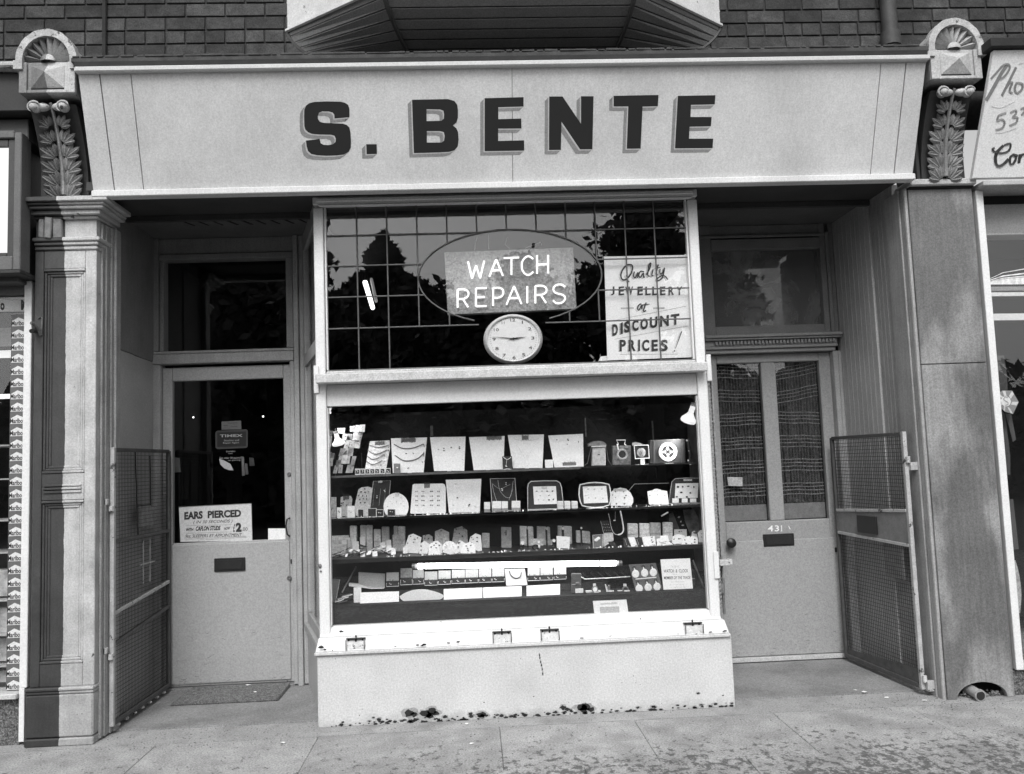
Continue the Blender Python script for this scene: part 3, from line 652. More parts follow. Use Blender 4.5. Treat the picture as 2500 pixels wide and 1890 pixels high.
part('bottom_moulding', M_FASC, sign, [(-1.10, 3.297, -.226, -.16, 2.790, 2.824)], .004)
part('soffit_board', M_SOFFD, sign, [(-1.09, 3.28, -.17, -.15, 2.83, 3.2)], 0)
# letters: black faces, grey drop shade down and left
LET = [('b', 'S', [[(800, 905), (800, 840), (790, 810), (765, 793), (730, 785), (620, 783), (530, 787), (490, 797), (465, 815), (452, 845), (450, 900), (452, 970), (460, 1000), (480, 1020), (510, 1033), (560, 1038), (660, 1040), (685, 1048), (695, 1070), (693, 1095), (675, 1112), (640, 1120), (600, 1118), (578, 1105), (570, 1072), (465, 1085), (470, 1130), (480, 1165), (505, 1188), (550, 1198), (620, 1202), (700, 1200), (760, 1192), (795, 1170), (810, 1140), (812, 1090), (808, 1020), (800, 985), (780, 965), (750, 955), (600, 948), (572, 940), (558, 920), (556, 895), (565, 872), (590, 860), (640, 860), (670, 868), (683, 885), (685, 915)]]),
       ('b', 'full_stop', [[(930, 1113), (1010, 1113), (1012, 1188), (933, 1190)]]),
       ('b', 'B', [[(1283, 770), (1560, 765), (1610, 780), (1632, 810), (1637, 850), (1637, 910), (1625, 945), (1597, 968), (1625, 990), (1638, 1020), (1642, 1080), (1635, 1130), (1610, 1160), (1570, 1172), (1500, 1176), (1297, 1182)],
                   [(1395, 843), (1500, 845), (1525, 855), (1530, 880), (1528, 915), (1510, 932), (1395, 935)], [(1397, 1012), (1500, 1012), (1528, 1020), (1535, 1050), (1530, 1085), (1510, 1100), (1397, 1100)]]),
       ('b', 'E', [[(1843, 758), (2143, 750), (2143, 822), (1948, 828), (1948, 920), (2125, 915), (2127, 992), (1947, 993), (1947, 1088), (2147, 1083), (2148, 1162), (1843, 1167)]]),
       ('c', 'N', [[(445, 745), (548, 745), (690, 955), (690, 743), (787, 743), (778, 1152), (683, 1153), (540, 940), (535, 1157), (443, 1158)]]),
       ('c', 'T', [[(942, 740), (1288, 733), (1283, 820), (1165, 823), (1150, 1147), (1043, 1148), (1055, 822), (942, 822)]]),
       ('c', 'E', [[(1437, 740), (1727, 735), (1722, 805), (1538, 810), (1535, 903), (1698, 903), (1692, 975), (1528, 978), (1523, 1070), (1710, 1070), (1705, 1143), (1415, 1145)]])]
for cr, ch, loops in LET:
    L3 = [[fpt(*px(cr, x, y)) for x, y in l] for l in loops]
    def sweep(mb, d0, d1, h):                     # area swept by the outline between two offsets
        k = 0
        for l in loops:
            n = len(l)
            for i in range(n):
                a = l[i]; c = l[(i + 1) % n]; hh = h + (k % 7) * .00002; k += 1
                q = [(a[0] - d0, a[1] + d0), (c[0] - d0, c[1] + d0), (c[0] - d1, c[1] + d1), (a[0] - d1, a[1] + d1)]
                mb.add([fpt(*px(cr, x, y), hh) for x, y in q], [(0, 1, 2, 3)])
    sh = MB(); sweep(sh, 8, 34, .0006); sh.build('letter_shade', M_SHADE, sign)
    lt_ = MB(); sweep(lt_, 0, 9, .0009); lt_.build('letter_outline', M_FTRIM, sign)
    f = MB(); f.prism([p + fn * .0014 for p in L3[0]], fn * -.0002, [[p + fn * .0014 for p in l] for l in L3[1:]]); f.build('letter', M_BLACK, sign)

# ------------------------------------------------------------------ pilasters with carved consoles
def lobe(mb, c, ax, L, w, d, nrm=Vector((0, -1, 0))):               # one carved leaf lobe: pointed, ridged
    ax = ax.normalized(); sdv = ax.cross(nrm).normalized(); n = 7; B0 = len(mb.v)
    for i in range(n):
        t = i / (n - 1); ww = w * math.sin(pi * min(1, t * .92 + .08)) ** .7; hh = d * math.sin(pi * (t * .8 + .15)); p = c + ax * (L * t)
        mb.v += [p - sdv * ww, p - sdv * ww * .45 + nrm * hh, p + nrm * hh * .6, p + sdv * ww * .45 + nrm * hh, p + sdv * ww]
    for i in range(n - 1):
        for k in range(4): a = B0 + i * 5 + k; mb.f.append((a, a + 1, a + 6, a + 5))
def console(T, xc, m_cap, m_leaf, split_side):
    # T: parent thing. Cap front at y=-.36
    hw = .140; zb, zt = 3.292, 3.46
    cap = part('console_bracket', m_cap, T, [(xc - hw, xc + hw, -.35, .14, zb, zt)], .005)
    MB().box(xc - hw + .004, xc + hw - .004, -.13, .10, 2.80, zb - .001).build('bracket_back', M_CHEEK, cap)
    # recessed arched head with ring
    ar = MB(); n = 26
    for k in range(n):
        t0, t1 = pi * k / n, pi * (k + 1) / n; ro, ri = hw + .012, hw - .022
        jit = 1 + .008 * sin(k * 1.7)
        ar.hexa([(xc + ri * cos(t0), -.375, zt + ri * sin(t0) * 1.08), (xc + ri * cos(t1), -.375, zt + ri * sin(t1) * 1.08), (xc + ro * jit * cos(t1), -.375, zt + ro * jit * sin(t1) * 1.08), (xc + ro * jit * cos(t0), -.375, zt + ro * jit * sin(t0) * 1.08)], (0, .06, 0))
    ar.box(xc - hw - .022, xc - hw + .022, -.375, -.31, zt - .045, zt).box(xc + hw - .022, xc + hw + .022, -.375, -.31, zt - .045, zt)
    ar.build('arch_ring', M_ARCH, cap)
    bk_ = MB(); m_ = 24; P = [Vector((xc + (hw) * cos(pi * k / m_), -.33, zt + (hw) * sin(pi * k / m_) * 1.08)) for k in range(m_ + 1)]
    bk_.prism(P, (0, .45, 0)).build('arch_body', m_cap, cap)
    for k in range(9):                            # shell petals
        t0 = pi * (k + .06) / 9; t1 = pi * (k + .94) / 9; tm = (t0 + t1) / 2; r0, r1 = .034, .113
        p = lambda t, r, y: Vector((xc + r * cos(t), y, zt + .004 + r * sin(t) * 1.08))
        MB().add([p(t0, r0, -.338), p(t1, r0, -.338), p(t1, r1, -.338), p(t0, r1, -.338), p(tm, r0, -.352), p(tm, r1, -.366), p(t0, r0, -.33), p(t1, r0, -.33), p(t1, r1, -.33), p(t0, r1, -.33)],
                 [(0, 4, 5, 3), (4, 1, 2, 5), (3, 5, 2), (0, 1, 4), (0, 3, 9, 6), (1, 7, 8, 2), (3, 2, 8, 9)]).build('shell_petal', m_cap, cap)
    MB().lathe((xc, -.34, zt + .004), 'y', [(.036, 0), (.036, .018), (.026, .026), (.0, .034)], 14, pi).build('boss', m_cap, cap, smooth=True)
    # square panel with raised pyramid
    a, z0, z1 = .082, zb + .03, zt - .02; zm = (z0 + z1) / 2
    part('panel_frame', m_cap, cap, [(xc - hw, xc - a - .018, -.362, -.351, zb, zt - .004), (xc + a + .018, xc + hw, -.362, -.351, zb, zt - .004), (xc - a - .018, xc + a + .018, -.362, -.351, zb, z0 - .012)], .003)
    MB().add([(xc - a, -.352, z0), (xc + a, -.352, z0), (xc + a, -.352, z1), (xc - a, -.352, z1), (xc, -.392, zm + .01)], [(0, 1, 4), (1, 2, 4), (2, 3, 4), (3, 0, 4)]).build('pyramid', m_cap, cap)
    part('panel_line', M_SEAM, cap, [(xc - a, xc + a, -.356, -.351, z0 - .008, z0 - .003)], 0)
    # scroll under the cap, then the curved carved front
    def yf(z): t = (3.26 - z) / (3.26 - 2.82); return -.325 + .16 * math.sin(min(1, max(0, t)) * pi / 2) ** .8 + .0 * t
    sc = MB()
    for s in (-1, 1):
        c = (xc + s * .052, -.325, 3.232)
        sc.ball((c[0] - s * .006, c[1] + .01, c[2] + .004), .042, .024, .021, 14, 9).ball((c[0] + s * .018, c[1] + .004, c[2]), .026, .028, .027, 14, 9)
        sc.ball((c[0] + s * .022, -.352, 3.226), .019, .016, .018).tube([(c[0] + s * .02 + .030 * cos(t), -.347, 3.228 + .028 * sin(t)) for t in [radians(20 + 28 * q_) for q_ in range(9)]], [.003, .005, .0055, .006, .0055, .005, .004, .003, .002], 6)
    sc.build('volute', MATS['volute_paint'] if 'volute_paint' in MATS else mat('volute_paint', .4, .6, .3, 15, .5, chips=(25, .62, .08)), cap, smooth=True)
    bd = MB(); zs = [3.255 - .0435 * k for k in range(11)]; B0 = len(bd.v)
    for z in zs:
        y = yf(z); bd.v += [Vector((xc - .118, -.12, z)), Vector((xc - .118, y + .02, z)), Vector((xc - .012, y + .012, z)), Vector((xc, y - .006, z)), Vector((xc + .012, y + .012, z)), Vector((xc + .118, y + .02, z)), Vector((xc + .118, -.12, z))]
    for i in range(len(zs) - 1):
        for k in range(6): q_ = B0 + i * 7 + k; bd.f.append((q_, q_ + 1, q_ + 8, q_ + 7))
    bd.build('console_front', M_CHEEK, cap)
    st = MB(); st.tube([(xc + .001, yf(z) - .006, z) for z in zs], [.008 + .001 * k for k in range(11)], 6).build('centre_stem', m_leaf, cap, smooth=True)
    for s in (-1, 1):
        for j, z in enumerate((3.185, 3.115, 3.045, 2.975, 2.905, 2.84)):
            lf = MB(); y = yf(z) - .006
            sc_ = (.8, .95, 1.1, 1.15, 1.15, 1.05)[j]
            for q_, (ang, L, off) in enumerate(((80, .066, .014), (58, .082, .028), (34, .082, .040), (8, .062, .046))):
                a_ = radians(ang); ax = Vector((s * cos(a_), -.28 + .05 * q_ , sin(a_)))
                lobe(lf, Vector((xc + s * (.012 + off * .45), y + .006, z - .030 + off * .1 - q_ * .0045)), ax, L * sc_, .0165 * sc_, .014)
            lf.build('leaf', m_leaf, cap)
    return cap
PX0, PX1, PY = -1.43, -1.113, -.125
PL = thing('pilaster', (-1.27, -.06, 0), 'left panelled pilaster painted half dark, half pale, under a carved scroll bracket', 'pilaster')
# shaft with sunk panels
sh = MB()
def shaft_pts(z0, z1, y0=PY): sh.box(PX0, PX1, y0, .10, z0, z1)
sh.box(PX0, -1.385, PY, .10, .29, 2.535).box(-1.170, PX1, PY, .10, .29, 2.535)
sh.box(-1.384, -1.171, PY, .10, 2.437, 2.535).box(-1.384, -1.171, PY, .10, 1.225, 1.362).box(-1.384, -1.171, PY, .10, .29, .402)
sh.box(-1.384, -1.171, PY + .020, .10, .402, 1.225).box(-1.384, -1.171, PY + .020, .10, 1.362, 2.437)
sh.build('shaft', M_PIL, PL, .003)
for (z0, z1) in ((1.3635, 2.436), (.4035, 1.2235)):
    for i, (e, y) in enumerate(((.0, -.004), (.013, .006), (.026, .012))):
        x0, x1 = -1.3835 + e, -1.1715 - e; w = .0125
        part('panel_moulding', M_PIL, PL, [(x0, x1, PY + y, PY + .0195, z0 + e, z0 + e + w), (x0, x1, PY + y, PY + .0195, z1 - e - w, z1 - e), (x0, x0 + w, PY + y * .5 + .009, PY + .0195, z0 + e + w + .0005, z1 - e - w - .0005), (x1 - w, x1, PY + y * .5 + .009, PY + .0195, z0 + e + w + .0005, z1 - e - w - .0005)], .003)
part('band_moulding', M_PIL, PL, [(-1.372, -1.182, PY - .008, PY - .0005, 1.296, 1.306), (-1.372, -1.182, PY - .012, PY - .0005, 1.280, 1.290), (-1.372, -1.182, PY - .008, PY - .0005, 1.262, 1.274)], .002)
part('neck_moulding', M_PIL, PL, [(PX0 - .004, -1.088, -.155, .10, 2.578, 2.600), (PX0, -1.098, -.145, .10, 2.558, 2.5775), (PX0, -1.106, -.135, .10, 2.5355, 2.5575)], .005)
part('frieze', M_PIL, PL, [(PX0 + .002, PX1 - .002, PY + .003, .10, 2.6005, 2.70)], .002)
part('capital', M_PIL, PL, [(PX0 - .004, -1.10, -.145, .10, 2.7005, 2.716), (PX0 - .006, -1.08, -.168, .10, 2.7165, 2.742), (PX0 - .006, -1.055, -.19, .10, 2.7425, 2.760), (PX0 - .008, -1.045, -.205, .10, 2.7605, 2.773), (PX0 - .010, -1.022, -.222, .10, 2.7735, 2.799)], .004)
part('base_moulding', M_PIL, PL, [(-1.447, -1.108, -.150, .10, .272, .2895), (-1.447, -1.11, -.143, .10, .2555, .2715)], .005)
part('base_block', M_PIL, PL, [(-1.447, -1.112, -.14, .10, .042, .255)], .008)
part('foot_block', M_PIL, PL, [(-1.45, -1.110, -.143, .10, .0, .040)], .006)
part('side_moulding', M_PILSIDE, PL, [(-1.1125, -1.100, -.08, -.05, .01, 2.69), (-1.1125, -1.094, -.045, .0, .01, 2.69), (-1.1125, -1.087, .006, .03, .01, 2.69), (-1.1125, -1.076, .036, .10, .01, 2.69)], .003)
p = at(*px('e', 345, 250), -.13)
bb = MB().hexa([at(*px('e', x, y), -.165) for x, y in ((342, 250), (400, 256), (388, 418), (338, 412))], (0, .04, 0)).hexa([at(*px('e', x, y), -.15) for x, y in ((402, 262), (470, 265), (478, 410), (405, 416))], (0, .025, 0)).hexa([at(*px('e', x, y), -.145) for x, y in ((295, 265), (340, 262), (336, 412), (292, 410))], (0, .02, 0))
bb.build('blind_bracket', mat('blind_bracket_paint', .17, .5, .3, 20, .4), PL, .004)
console(PL, -1.265, M_CAPL, M_LEAFL, 0)
# hook, pipe stubs and torn plaster patch by the neighbour's frame
hk = thing('awning_hook', at(88, 800, -.13), 'bent metal hook with two pipe stubs on the dark side of the left pilaster', 'hook')
MB().tube([at(*px('o', x, y), Y) for x, y, Y in ((360, 900, -.19), (385, 905, -.18), (430, 950, -.15), (475, 1040, -.128))], .009, 7).build('hook_arm', M_NSIGN, hk, smooth=True)
MB().tube([at(*px('o', 365, 995), -.22), at(*px('o', 420, 985), -.13)], .011, 9).build('pipe_stub', M_DARKM, hk, smooth=True)
MB().tube([at(*px('o', x, y), -.13) for x, y in ((440, 850), (470, 825), (490, 840), (488, 930), (480, 1020), (470, 1045))], .0035, 5).build('hook_rim', M_STEEL, hk, smooth=True)

PR = thing('pier', (3.48, -.06, 0), 'right-hand pier clad in two grey stained stone slabs, under a carved scroll bracket', 'pier')
SX0, SX1 = 3.302, 3.667
MB().box(SX0, SX1, PY, .10, 1.787, 2.765).build('stone_slab', M_SLAB, PR, .003, label='upper pale streaked slab of the right pier')
hc, hr = 3.492, .137
po = [(SX0, PY, 0.002), (SX0, PY, 1.783), (SX1, PY, 1.783), (SX1, PY, .002)] + [(hc + hr * cos(t) , PY, .002 + .083 * sin(t)) for t in [pi * k / 16 for k in range(17)]]
MB().prism([Vector(p_) for p_ in po], (0, .03, 0)).build('stone_slab', M_SLAB, PR, .0015, label='lower slab of the right pier with a half-round hole at its foot')
part('pier_core', M_HOLE, PR, [(SX0 + .01, SX1 - .01, -.02, .10, .0, 1.786)], 0)
part('pier_cap', M_SLABTRIM, PR, [(3.30, 3.675, -.165, .10, 2.7755, 2.812)], .006)
part('pier_cap_gap', M_SEAM, PR, [(3.305, 3.67, -.14, .10, 2.7655, 2.775)], 0)
part('edge_bead', M_BEAD, PR, [(3.2735, 3.2845, -.065, .10, .0, 2.775)], .004)
part('edge_fill', M_BEAD, PR, [(3.285, 3.3015, -.095, .10, .0, 2.775)], .002)
MB().tube([(3.292, -.108, .0), (3.292, -.108, 2.775)], .0105, 8).build('edge_roll', M_BEAD, PR, smooth=True)
console(PR, 3.494, M_CAPR, M_LEAFR, 0)
pp = thing('drain_pipe', (3.45, -.08, .03), 'stub of clay drain pipe poking out of the arched hole in the pier foot', 'pipe')
dpth = [(3.445, -.03, .045), (3.450, -.175, .031)]
MB().tube(dpth, .027, 16, cap=False).build('pipe', mat('drain_clay', .3, .6, .2, 20, .2), pp, smooth=True)
MB().tube([(3.4495, -.165, .032), (3.4500, -.178, .031)], .0305, 16).build('pipe_rim', MATS['drain_clay'], pp, smooth=True)
MB().tube([(3.4500, -.176, .031), (3.4501, -.1795, .031)], .023, 16).build('pipe_bore', M_SEAM, pp)
rb = MB(); rr = random.Random(4)
for k in range(50): rb.ball((3.40 + rr.random() * .2, -.11 + rr.random() * .07, .004 + rr.random() * .018), rr.uniform(.004, .014), rr.uniform(.004, .012), rr.uniform(.003, .009), 5, 4)
rb.build('rubble', mat('hole_rubble', .2, .9, .4, 60, .5), loc=(3.5, -.09, 0), label='crumbled grit and mortar in the arched hole at the pier foot', cat='rubble', kind='stuff')

# ------------------------------------------------------------------ shop interior (dark room behind the glass)
rm = MB()
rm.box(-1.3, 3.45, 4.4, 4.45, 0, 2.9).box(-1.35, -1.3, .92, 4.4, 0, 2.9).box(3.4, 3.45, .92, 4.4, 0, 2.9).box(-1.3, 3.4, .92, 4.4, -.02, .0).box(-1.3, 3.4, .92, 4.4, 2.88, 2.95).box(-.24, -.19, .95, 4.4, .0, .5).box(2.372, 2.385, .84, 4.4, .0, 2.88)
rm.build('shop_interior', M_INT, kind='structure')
setp(MB().prism([(.0, .065, 2.842), (2.15, .065, 2.842), (2.35, .80, 2.842), (-.2, .80, 2.842)], (0, 0, .02)).build('window_ceiling', M_INT), kind='structure')
cab = thing('display_cabinet', (1.07, .4, .45), 'dark stepped display cabinet with three shelves inside the shop window', 'cabinet')
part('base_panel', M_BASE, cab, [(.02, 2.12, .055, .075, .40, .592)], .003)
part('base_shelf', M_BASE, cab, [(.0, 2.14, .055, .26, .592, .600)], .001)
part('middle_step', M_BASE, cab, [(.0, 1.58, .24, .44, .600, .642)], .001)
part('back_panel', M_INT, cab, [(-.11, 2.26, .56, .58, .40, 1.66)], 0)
for nm_, z_ in (('top_panel', 1.80), ('floor_panel', .40)): MB().prism([(.03, .062, z_), (2.12, .062, z_), (2.26, .56, z_), (-.11, .56, z_)], (0, 0, .012)).build(nm_, M_INT, cab)
ZA, ZB, ZC, ZD, ZE = 1.296, 1.062, .842, .643, .600
for z_, x0, x1 in ((ZA, .02, 1.435), (ZA, 1.437, 2.12), (ZB, .0, 2.16)):
    sh_ = part('shelf', GSH, cab, [(x0, x1, .10, .42, z_ - .006, z_)], 0); part('shelf_edge', M_SHELF if x0 < 1 and z_ == ZA else M_SHELFD, sh_, [(x0, x1, .096, .0995, z_ - (.012 if x0 < 1 else .007), z_)], 0)
part('shelf_edging', M_SHELF, cab, [(.30, 1.62, .096, .0995, ZB - .008, ZB)], 0)
part('shelf', M_SHELFD, cab, [(-.0, 2.16, .10, .47, ZC - .022, ZC)], .001)
for (c, x0, y0, x1, y1) in (('1', 1495, 495, 1535, 632), ('3', 1168, 430, 1200, 690), ('3', 262, 390, 290, 640), ('3', 1222, 1060, 1236, 1200)):
    p = at(*px(c, x0, y0), .45); q = at(*px(c, x1, y1), .45); part('shelf_support', mat('support_metal', .1, .5, .3, 60, 0), cab, [(p.x, q.x, .45, .458, q.z, p.z)], 0)
part('side_blind', mat('cabinet_side', .16, .8, .3, 12, .2), cab, [(2.165, 2.175, .10, .56, .42, 1.52)], 0)

# fluorescent tube across the lower display, and one deep in the shop
tb = thing('fluorescent_tube', (1.1, .15, .77), 'lit fluorescent tube lying level across the lower display above the small boxes', 'tube light')
a = at(1012, 1382.5, .13); c = at(1514, 1374.8, .13); d = (c - a).normalized()
MB().tube([a + d * .018, c - d * .024], .0150, 16).build('tube', E_TUBE, tb, smooth=True)
for (p0, q0) in ((a - d * .014, a + d * .0), (c - d * .006, c + d * .010)): MB().tube([p0, q0], .0145, 14).build('end_cap', M_STEEL, tb, smooth=True)
for u, v in ((1035.6, 1382), (1464, 1375.6)): p = at(u, v, .13); MB().tube([p - d * .004, p + d * .004], .0158, 14).build('tube_clip', M_SEAM, tb)
MB().tube([a + d * .002, a + d * .017], .014, 14).tube([c - d * .022, c - d * .008], .014, 14).build('end_band', M_PAPER, tb)
t2 = thing('fluorescent_tube', (.3, 1.6, 2.2), 'lit fluorescent tube slanting deep inside the shop behind the upper left leaded panes', 'tube light')
a = at(*px('f', 640, 800), 1.9); c = at(*px('f', 702, 1008), 1.25)
MB().tube([a, c], [.019, .015], 12).build('tube', emission('far_tube_light', 2.2), t2, smooth=True)
MB().tube([a + Vector((-.004, .02, .07)), a + Vector((0, .0, .005))], .020, 12).build('end_cap', M_DARKM, t2)
MB().tube([a + Vector((.045, .03, .03)), c + Vector((.022, .02, .05))], .012, 6).build('reflector_edge', mat('reflector_edge_metal', .5, .4, emit=.12), t2)
for (u, v, w_) in ((472, 1019, 'left'), (642.5, 1017, 'right')):
    p = at(u, v, 1.5); MB().ball(p, .006).build('bulb', E_BULB, loc=p, label='tiny lit bulb seen through the %s part of the shop door glass' % w_, cat='bulb')

# ------------------------------------------------------------------ goods in the window
def lean_pt(u, v, Y0, z0, ln):                    # point on a plane leaning back from (Y0, z0)
    d = ray(u, v); t = (Y0 + ln * (CAM.z - z0) - CAM.y) / (d.y - ln * d.z); return CAM + d * t
def shelfY(c, x, y, zs, lo=.12, hi=.42):
    p = atz(*px(c, x, y), zs); return min(hi, max(lo, p.y)) if abs(p.y) < 3 and p.z else lo
def sit(c, pts, zs, ln, Y=None):                  # outline of a thing standing on the shelf, its lowest edge brought down to it
    yb = max(p[1] for p in pts); xm = sum(p[0] for p in pts) / len(pts)
    if Y is None: Y = shelfY(c, xm, yb, zs)
    W_ = [lean_pt(*px(c, x, y), Y, zs, ln) for x, y in pts]
    zb = min(w.z for w in W_); h = max(w.z for w in W_) - zb
    return [w + Vector((0, 0, (zs + .0006 - zb) * (1 - (w.z - zb) / max(h, 1e-4)))) for w in W_], Y
def card(c, pts, zs, m, label, cat='display card', ln=.15, th=.004, Y=None, name='display_card', group=None, edge=None, eps=.0022):
    W_, Y = sit(c, pts, zs, ln, Y)
    o = (sum((w.x for w in W_)) / len(W_), Y, zs)
    T = thing(name, o, label, cat, group)
    MB().prism(W_, (0, th, 0)).build('board', m, T)
    if edge:
        MB().tube([w + Vector((0, -.001, 0)) for w in W_], eps, 5, closed=True).build('border', edge, T)
    T['_y'] = Y; T['_z'] = zs; T['_l'] = ln
    hh = max(w.z for w in W_) - zs; x_ = o[0]
    MB().add([(x_ - .008, Y + ln * hh * .8 + th, zs + hh * .7), (x_ + .008, Y + ln * hh * .8 + th, zs + hh * .7), (x_ + .012, Y + ln * hh + .03, zs), (x_ - .012, Y + ln * hh + .03, zs)], [(0, 1, 2, 3)]).build('prop', m, T)
    return T
def P3(T, c, x, y, o=.002): p = lean_pt(*px(c, x, y), T['_y'], T['_z'], T['_l']); return p + Vector((0, -o, 0))
def chain(T, c, pts, r=.0016, m=None, nm='chain'): MB().tube([P3(T, c, x, y) for x, y in smooth_path(pts, 4)], r, 5).build(nm, m or M_CHAIN, T, smooth=True)
def dots(T, c, pts, r=.0035, m=None, nm='jewellery', jit=.35):
    b = MB(); q = random.Random(len(pts) * 7 + int(pts[0][0]))
    for x, y in pts:
        p = P3(T, c, x, y); b.ball(p, r * q.uniform(1 - jit, 1 + jit), .002, r * q.uniform(.6, 1), 6, 4)
        if q.random() > .3: b.ball(p + Vector((r * q.uniform(-1.3, 1.3), 0, r * q.uniform(-1, 1))), r * .55, .0015, r * .4, 5, 3)
    b.build(nm, m or M_GRID, T, kind='stuff')
    g_ = MB()
    for x, y in pts:
        if q.random() > .5: p = P3(T, c, x + q.uniform(-3, 3), y + q.uniform(-3, 3), .0045); g_.ball(p, .0011, .0008, .0011, 4, 3)
    if g_.v: g_.build('glint', M_PEARL, T, kind='stuff')
def strip(T, c, x0, y0, x1, y1, h, m=None, nm='printed_heading'):
    b = MB(); a = P3(T, c, x0, y0); d = P3(T, c, x1, y1); n = max(4, int((d - a).length / .005))
    q = random.Random(int(x0))
    for k in range(n):
        p = a.lerp(d, k / n); e = a.lerp(d, (k + .75) / n); hh = h * q.uniform(.6, 1) / 2 / 430 / 1
        b.add([p + Vector((0, 0, -hh)), e + Vector((0, 0, -hh)), e + Vector((0, 0, hh)), p + Vector((0, 0, hh))], [(0, 1, 2, 3)])
    b.build(nm, m or M_GRID, T)
def R4(x0, y0, x1, y1): return [(x0, y0), (x1, y0), (x1, y1), (x0, y1)]
def boxy(c, x0, y0, x1, y1, zs, m, label, name='gift_box', cat='box', group=None, Y=None, dep=.035, base=None, rd=0, ln=0.02):
    W_, Y = sit(c, R4(x0, y0, x1, y1), zs, ln, Y)
    T = thing(name, ((W_[0].x + W_[1].x) / 2, Y, zs), label, cat, group); h = W_[0].z - zs
    if base:
        MB().hexa([W_[3], W_[2], W_[2] + Vector((0, 0, h * .28)), W_[3] + Vector((0, 0, h * .28))], (0, dep, 0)).build('base', base, T, .001)
        MB().hexa([W_[3] + Vector((0, dep * .75, h * .29)), W_[2] + Vector((0, dep * .75, h * .29)), W_[1] + Vector((0, dep * .8, 0)), W_[0] + Vector((0, dep * .8, 0))], (0, .005, 0)).build('lid', m, T, .001)
    else:
        MB().hexa([W_[3], W_[2], W_[1], W_[0]], (0, dep, 0)).build('box_body', m, T, min(.004, rd or .001))
        MB().box(W_[3].x + .001, W_[2].x - .001, Y - .0015, Y, zs + h * .46, zs + h * .48).build('lid_seam', M_GCARD, T)
    return T

random.seed(11)
# --- top shelf
st_ = thing('strap_display', (.14, .25, ZA), 'crowded hanging display of pale carded watch straps at the left end of the top shelf', 'display')
rc = random.Random(2); M_STC = mat('strap_card_paper', .42, .7, .2, 60, rnd=.25); M_GCD = mat('strap_card_grey', .2, .7, .3, 60, rnd=.3)
cards_ = [(410, 500, 475, 580), (480, 485, 545, 585), (545, 482, 612, 580), (240, 525, 340, 600), (310, 600, 370, 690), (370, 605, 440, 700), (450, 590, 520, 690), (520, 590, 575, 690), (340, 690, 400, 800), (405, 700, 470, 800), (475, 690, 550, 800), (270, 800, 340, 900), (330, 800, 400, 905), (385, 800, 455, 905), (260, 880, 320, 990), (300, 890, 370, 1010), (350, 905, 410, 1010), (430, 905, 485, 1020), (225, 960, 290, 1050), (195, 1030, 245, 1140), (255, 1020, 310, 1135), (365, 1020, 460, 1130), (110, 560, 175, 640), (105, 640, 165, 740), (115, 740, 150, 840), (150, 860, 200, 950), (110, 850, 150, 950), (125, 930, 180, 1040)]
for (x0, y0, x1, y1) in cards_:
    sk = (y1 - y0) * -.12 + rc.uniform(-6, 10); Y = .22 + rc.random() * .05
    q = [at(*px('1', x, y), Y) for x, y in ((x0 - sk, y0), (x1 - sk, y0 + rc.uniform(-6, 6)), (x1 + sk, y1), (x0 + sk, y1 + rc.uniform(-6, 6)))]
    MB().prism(q, (0, .002, 0)).build('strap_card', rc.choice([M_STC, M_STC, M_GCD]), st_)
    cx_, cz_ = (q[0] + q[2]) / 2, 0
    b = MB(); n_ = rc.choice((1, 2, 2, 3))
    for k in range(n_): b.ball(cx_ + Vector((rc.uniform(-.004, .004), -.002, rc.uniform(-.007, .007))), rc.uniform(.001, .003), .001, rc.uniform(.001, .004), 5, 3)
    b.build('print', M_GRID, st_)
part('stand_rod', M_DARKM, st_, [(.05, .054, .29, .294, ZA, 1.42), (.2, .204, .29, .294, ZA, 1.42)], 0)
def spot(c, nx, ny, bx, by, rx, tilt, lab, lit=True):
    Y = .16; p = at(*px(c, nx, ny), Y); q = at(*px(c, bx, by), Y); T = thing('spot_lamp', p, lab, 'spot lamp')
    ax = (q - p).normalized(); L = (q - p).length
    rr_ = rx / CR[c][2] / 437
    b = MB(); n = 16; prof = [(0, -.2), (.35, -.2), (.38, .35), (.55, .5), (1.0, .78), (1.05, .95), (.9, 1.06), (.5, 1.12), (0, 1.14)]
    xa_ = ax.cross(Vector((0, 1, 0))).normalized(); ya_ = ax.cross(xa_); B0 = 0
    for k in range(n):
        t = 2 * pi * k / n
        for (r, h) in prof: b.v.append(p + ax * (h * L) + (xa_ * cos(t) + ya_ * sin(t)) * r * rr_)
    for k in range(n):
        for i in range(len(prof) - 1): a_ = k * len(prof) + i; b_ = ((k + 1) % n) * len(prof) + i; b.f.append((a_, b_, b_ + 1, a_ + 1))
    b.build('reflector_bulb', mat('lit_reflector', .8, .2, emit=.55), T, smooth=True)
    MB().tube([p - ax * L * .35, p - ax * L * .1], rr_ * .4, 10).build('lamp_holder', M_BUL, T, smooth=True)
    sl_ = bpy.data.lights.new('spot_lamp_light', 'SPOT'); sl_.energy = 15 if '3' == c else (.9 if rx > 50 else 8); sl_.spot_size = radians(120); sl_.spot_blend = .6; sl_.shadow_soft_size = .03
    lo_ = bpy.data.objects.new('spot_lamp_light', sl_); COL.objects.link(lo_); lo_.parent = T; aim = Vector((1.1, .24, 1.0)); src = p + ax * L * 1.2; lo_.location = src - p; lo_.rotation_euler = (aim - src).to_track_quat('-Z', 'Y').to_euler()
    MB().tube([p - ax * L * .35, p - ax * L * .6 + Vector((0, .03, 0))], .003, 5).build('cable', M_DARKM, T)
spot('3', 1718, 255, 1655, 440, 105, 0, 'silver spot lamp hanging in the upper right corner of the display, tilted to the left')
spot('1', 228, 615, 262, 750, 85, 0, 'silver spot lamp among the carded straps at the left of the top shelf')
spot('1', 150, 262, 118, 310, 42, 0, 'silver spot lamp half hidden behind the top of the left window stile')
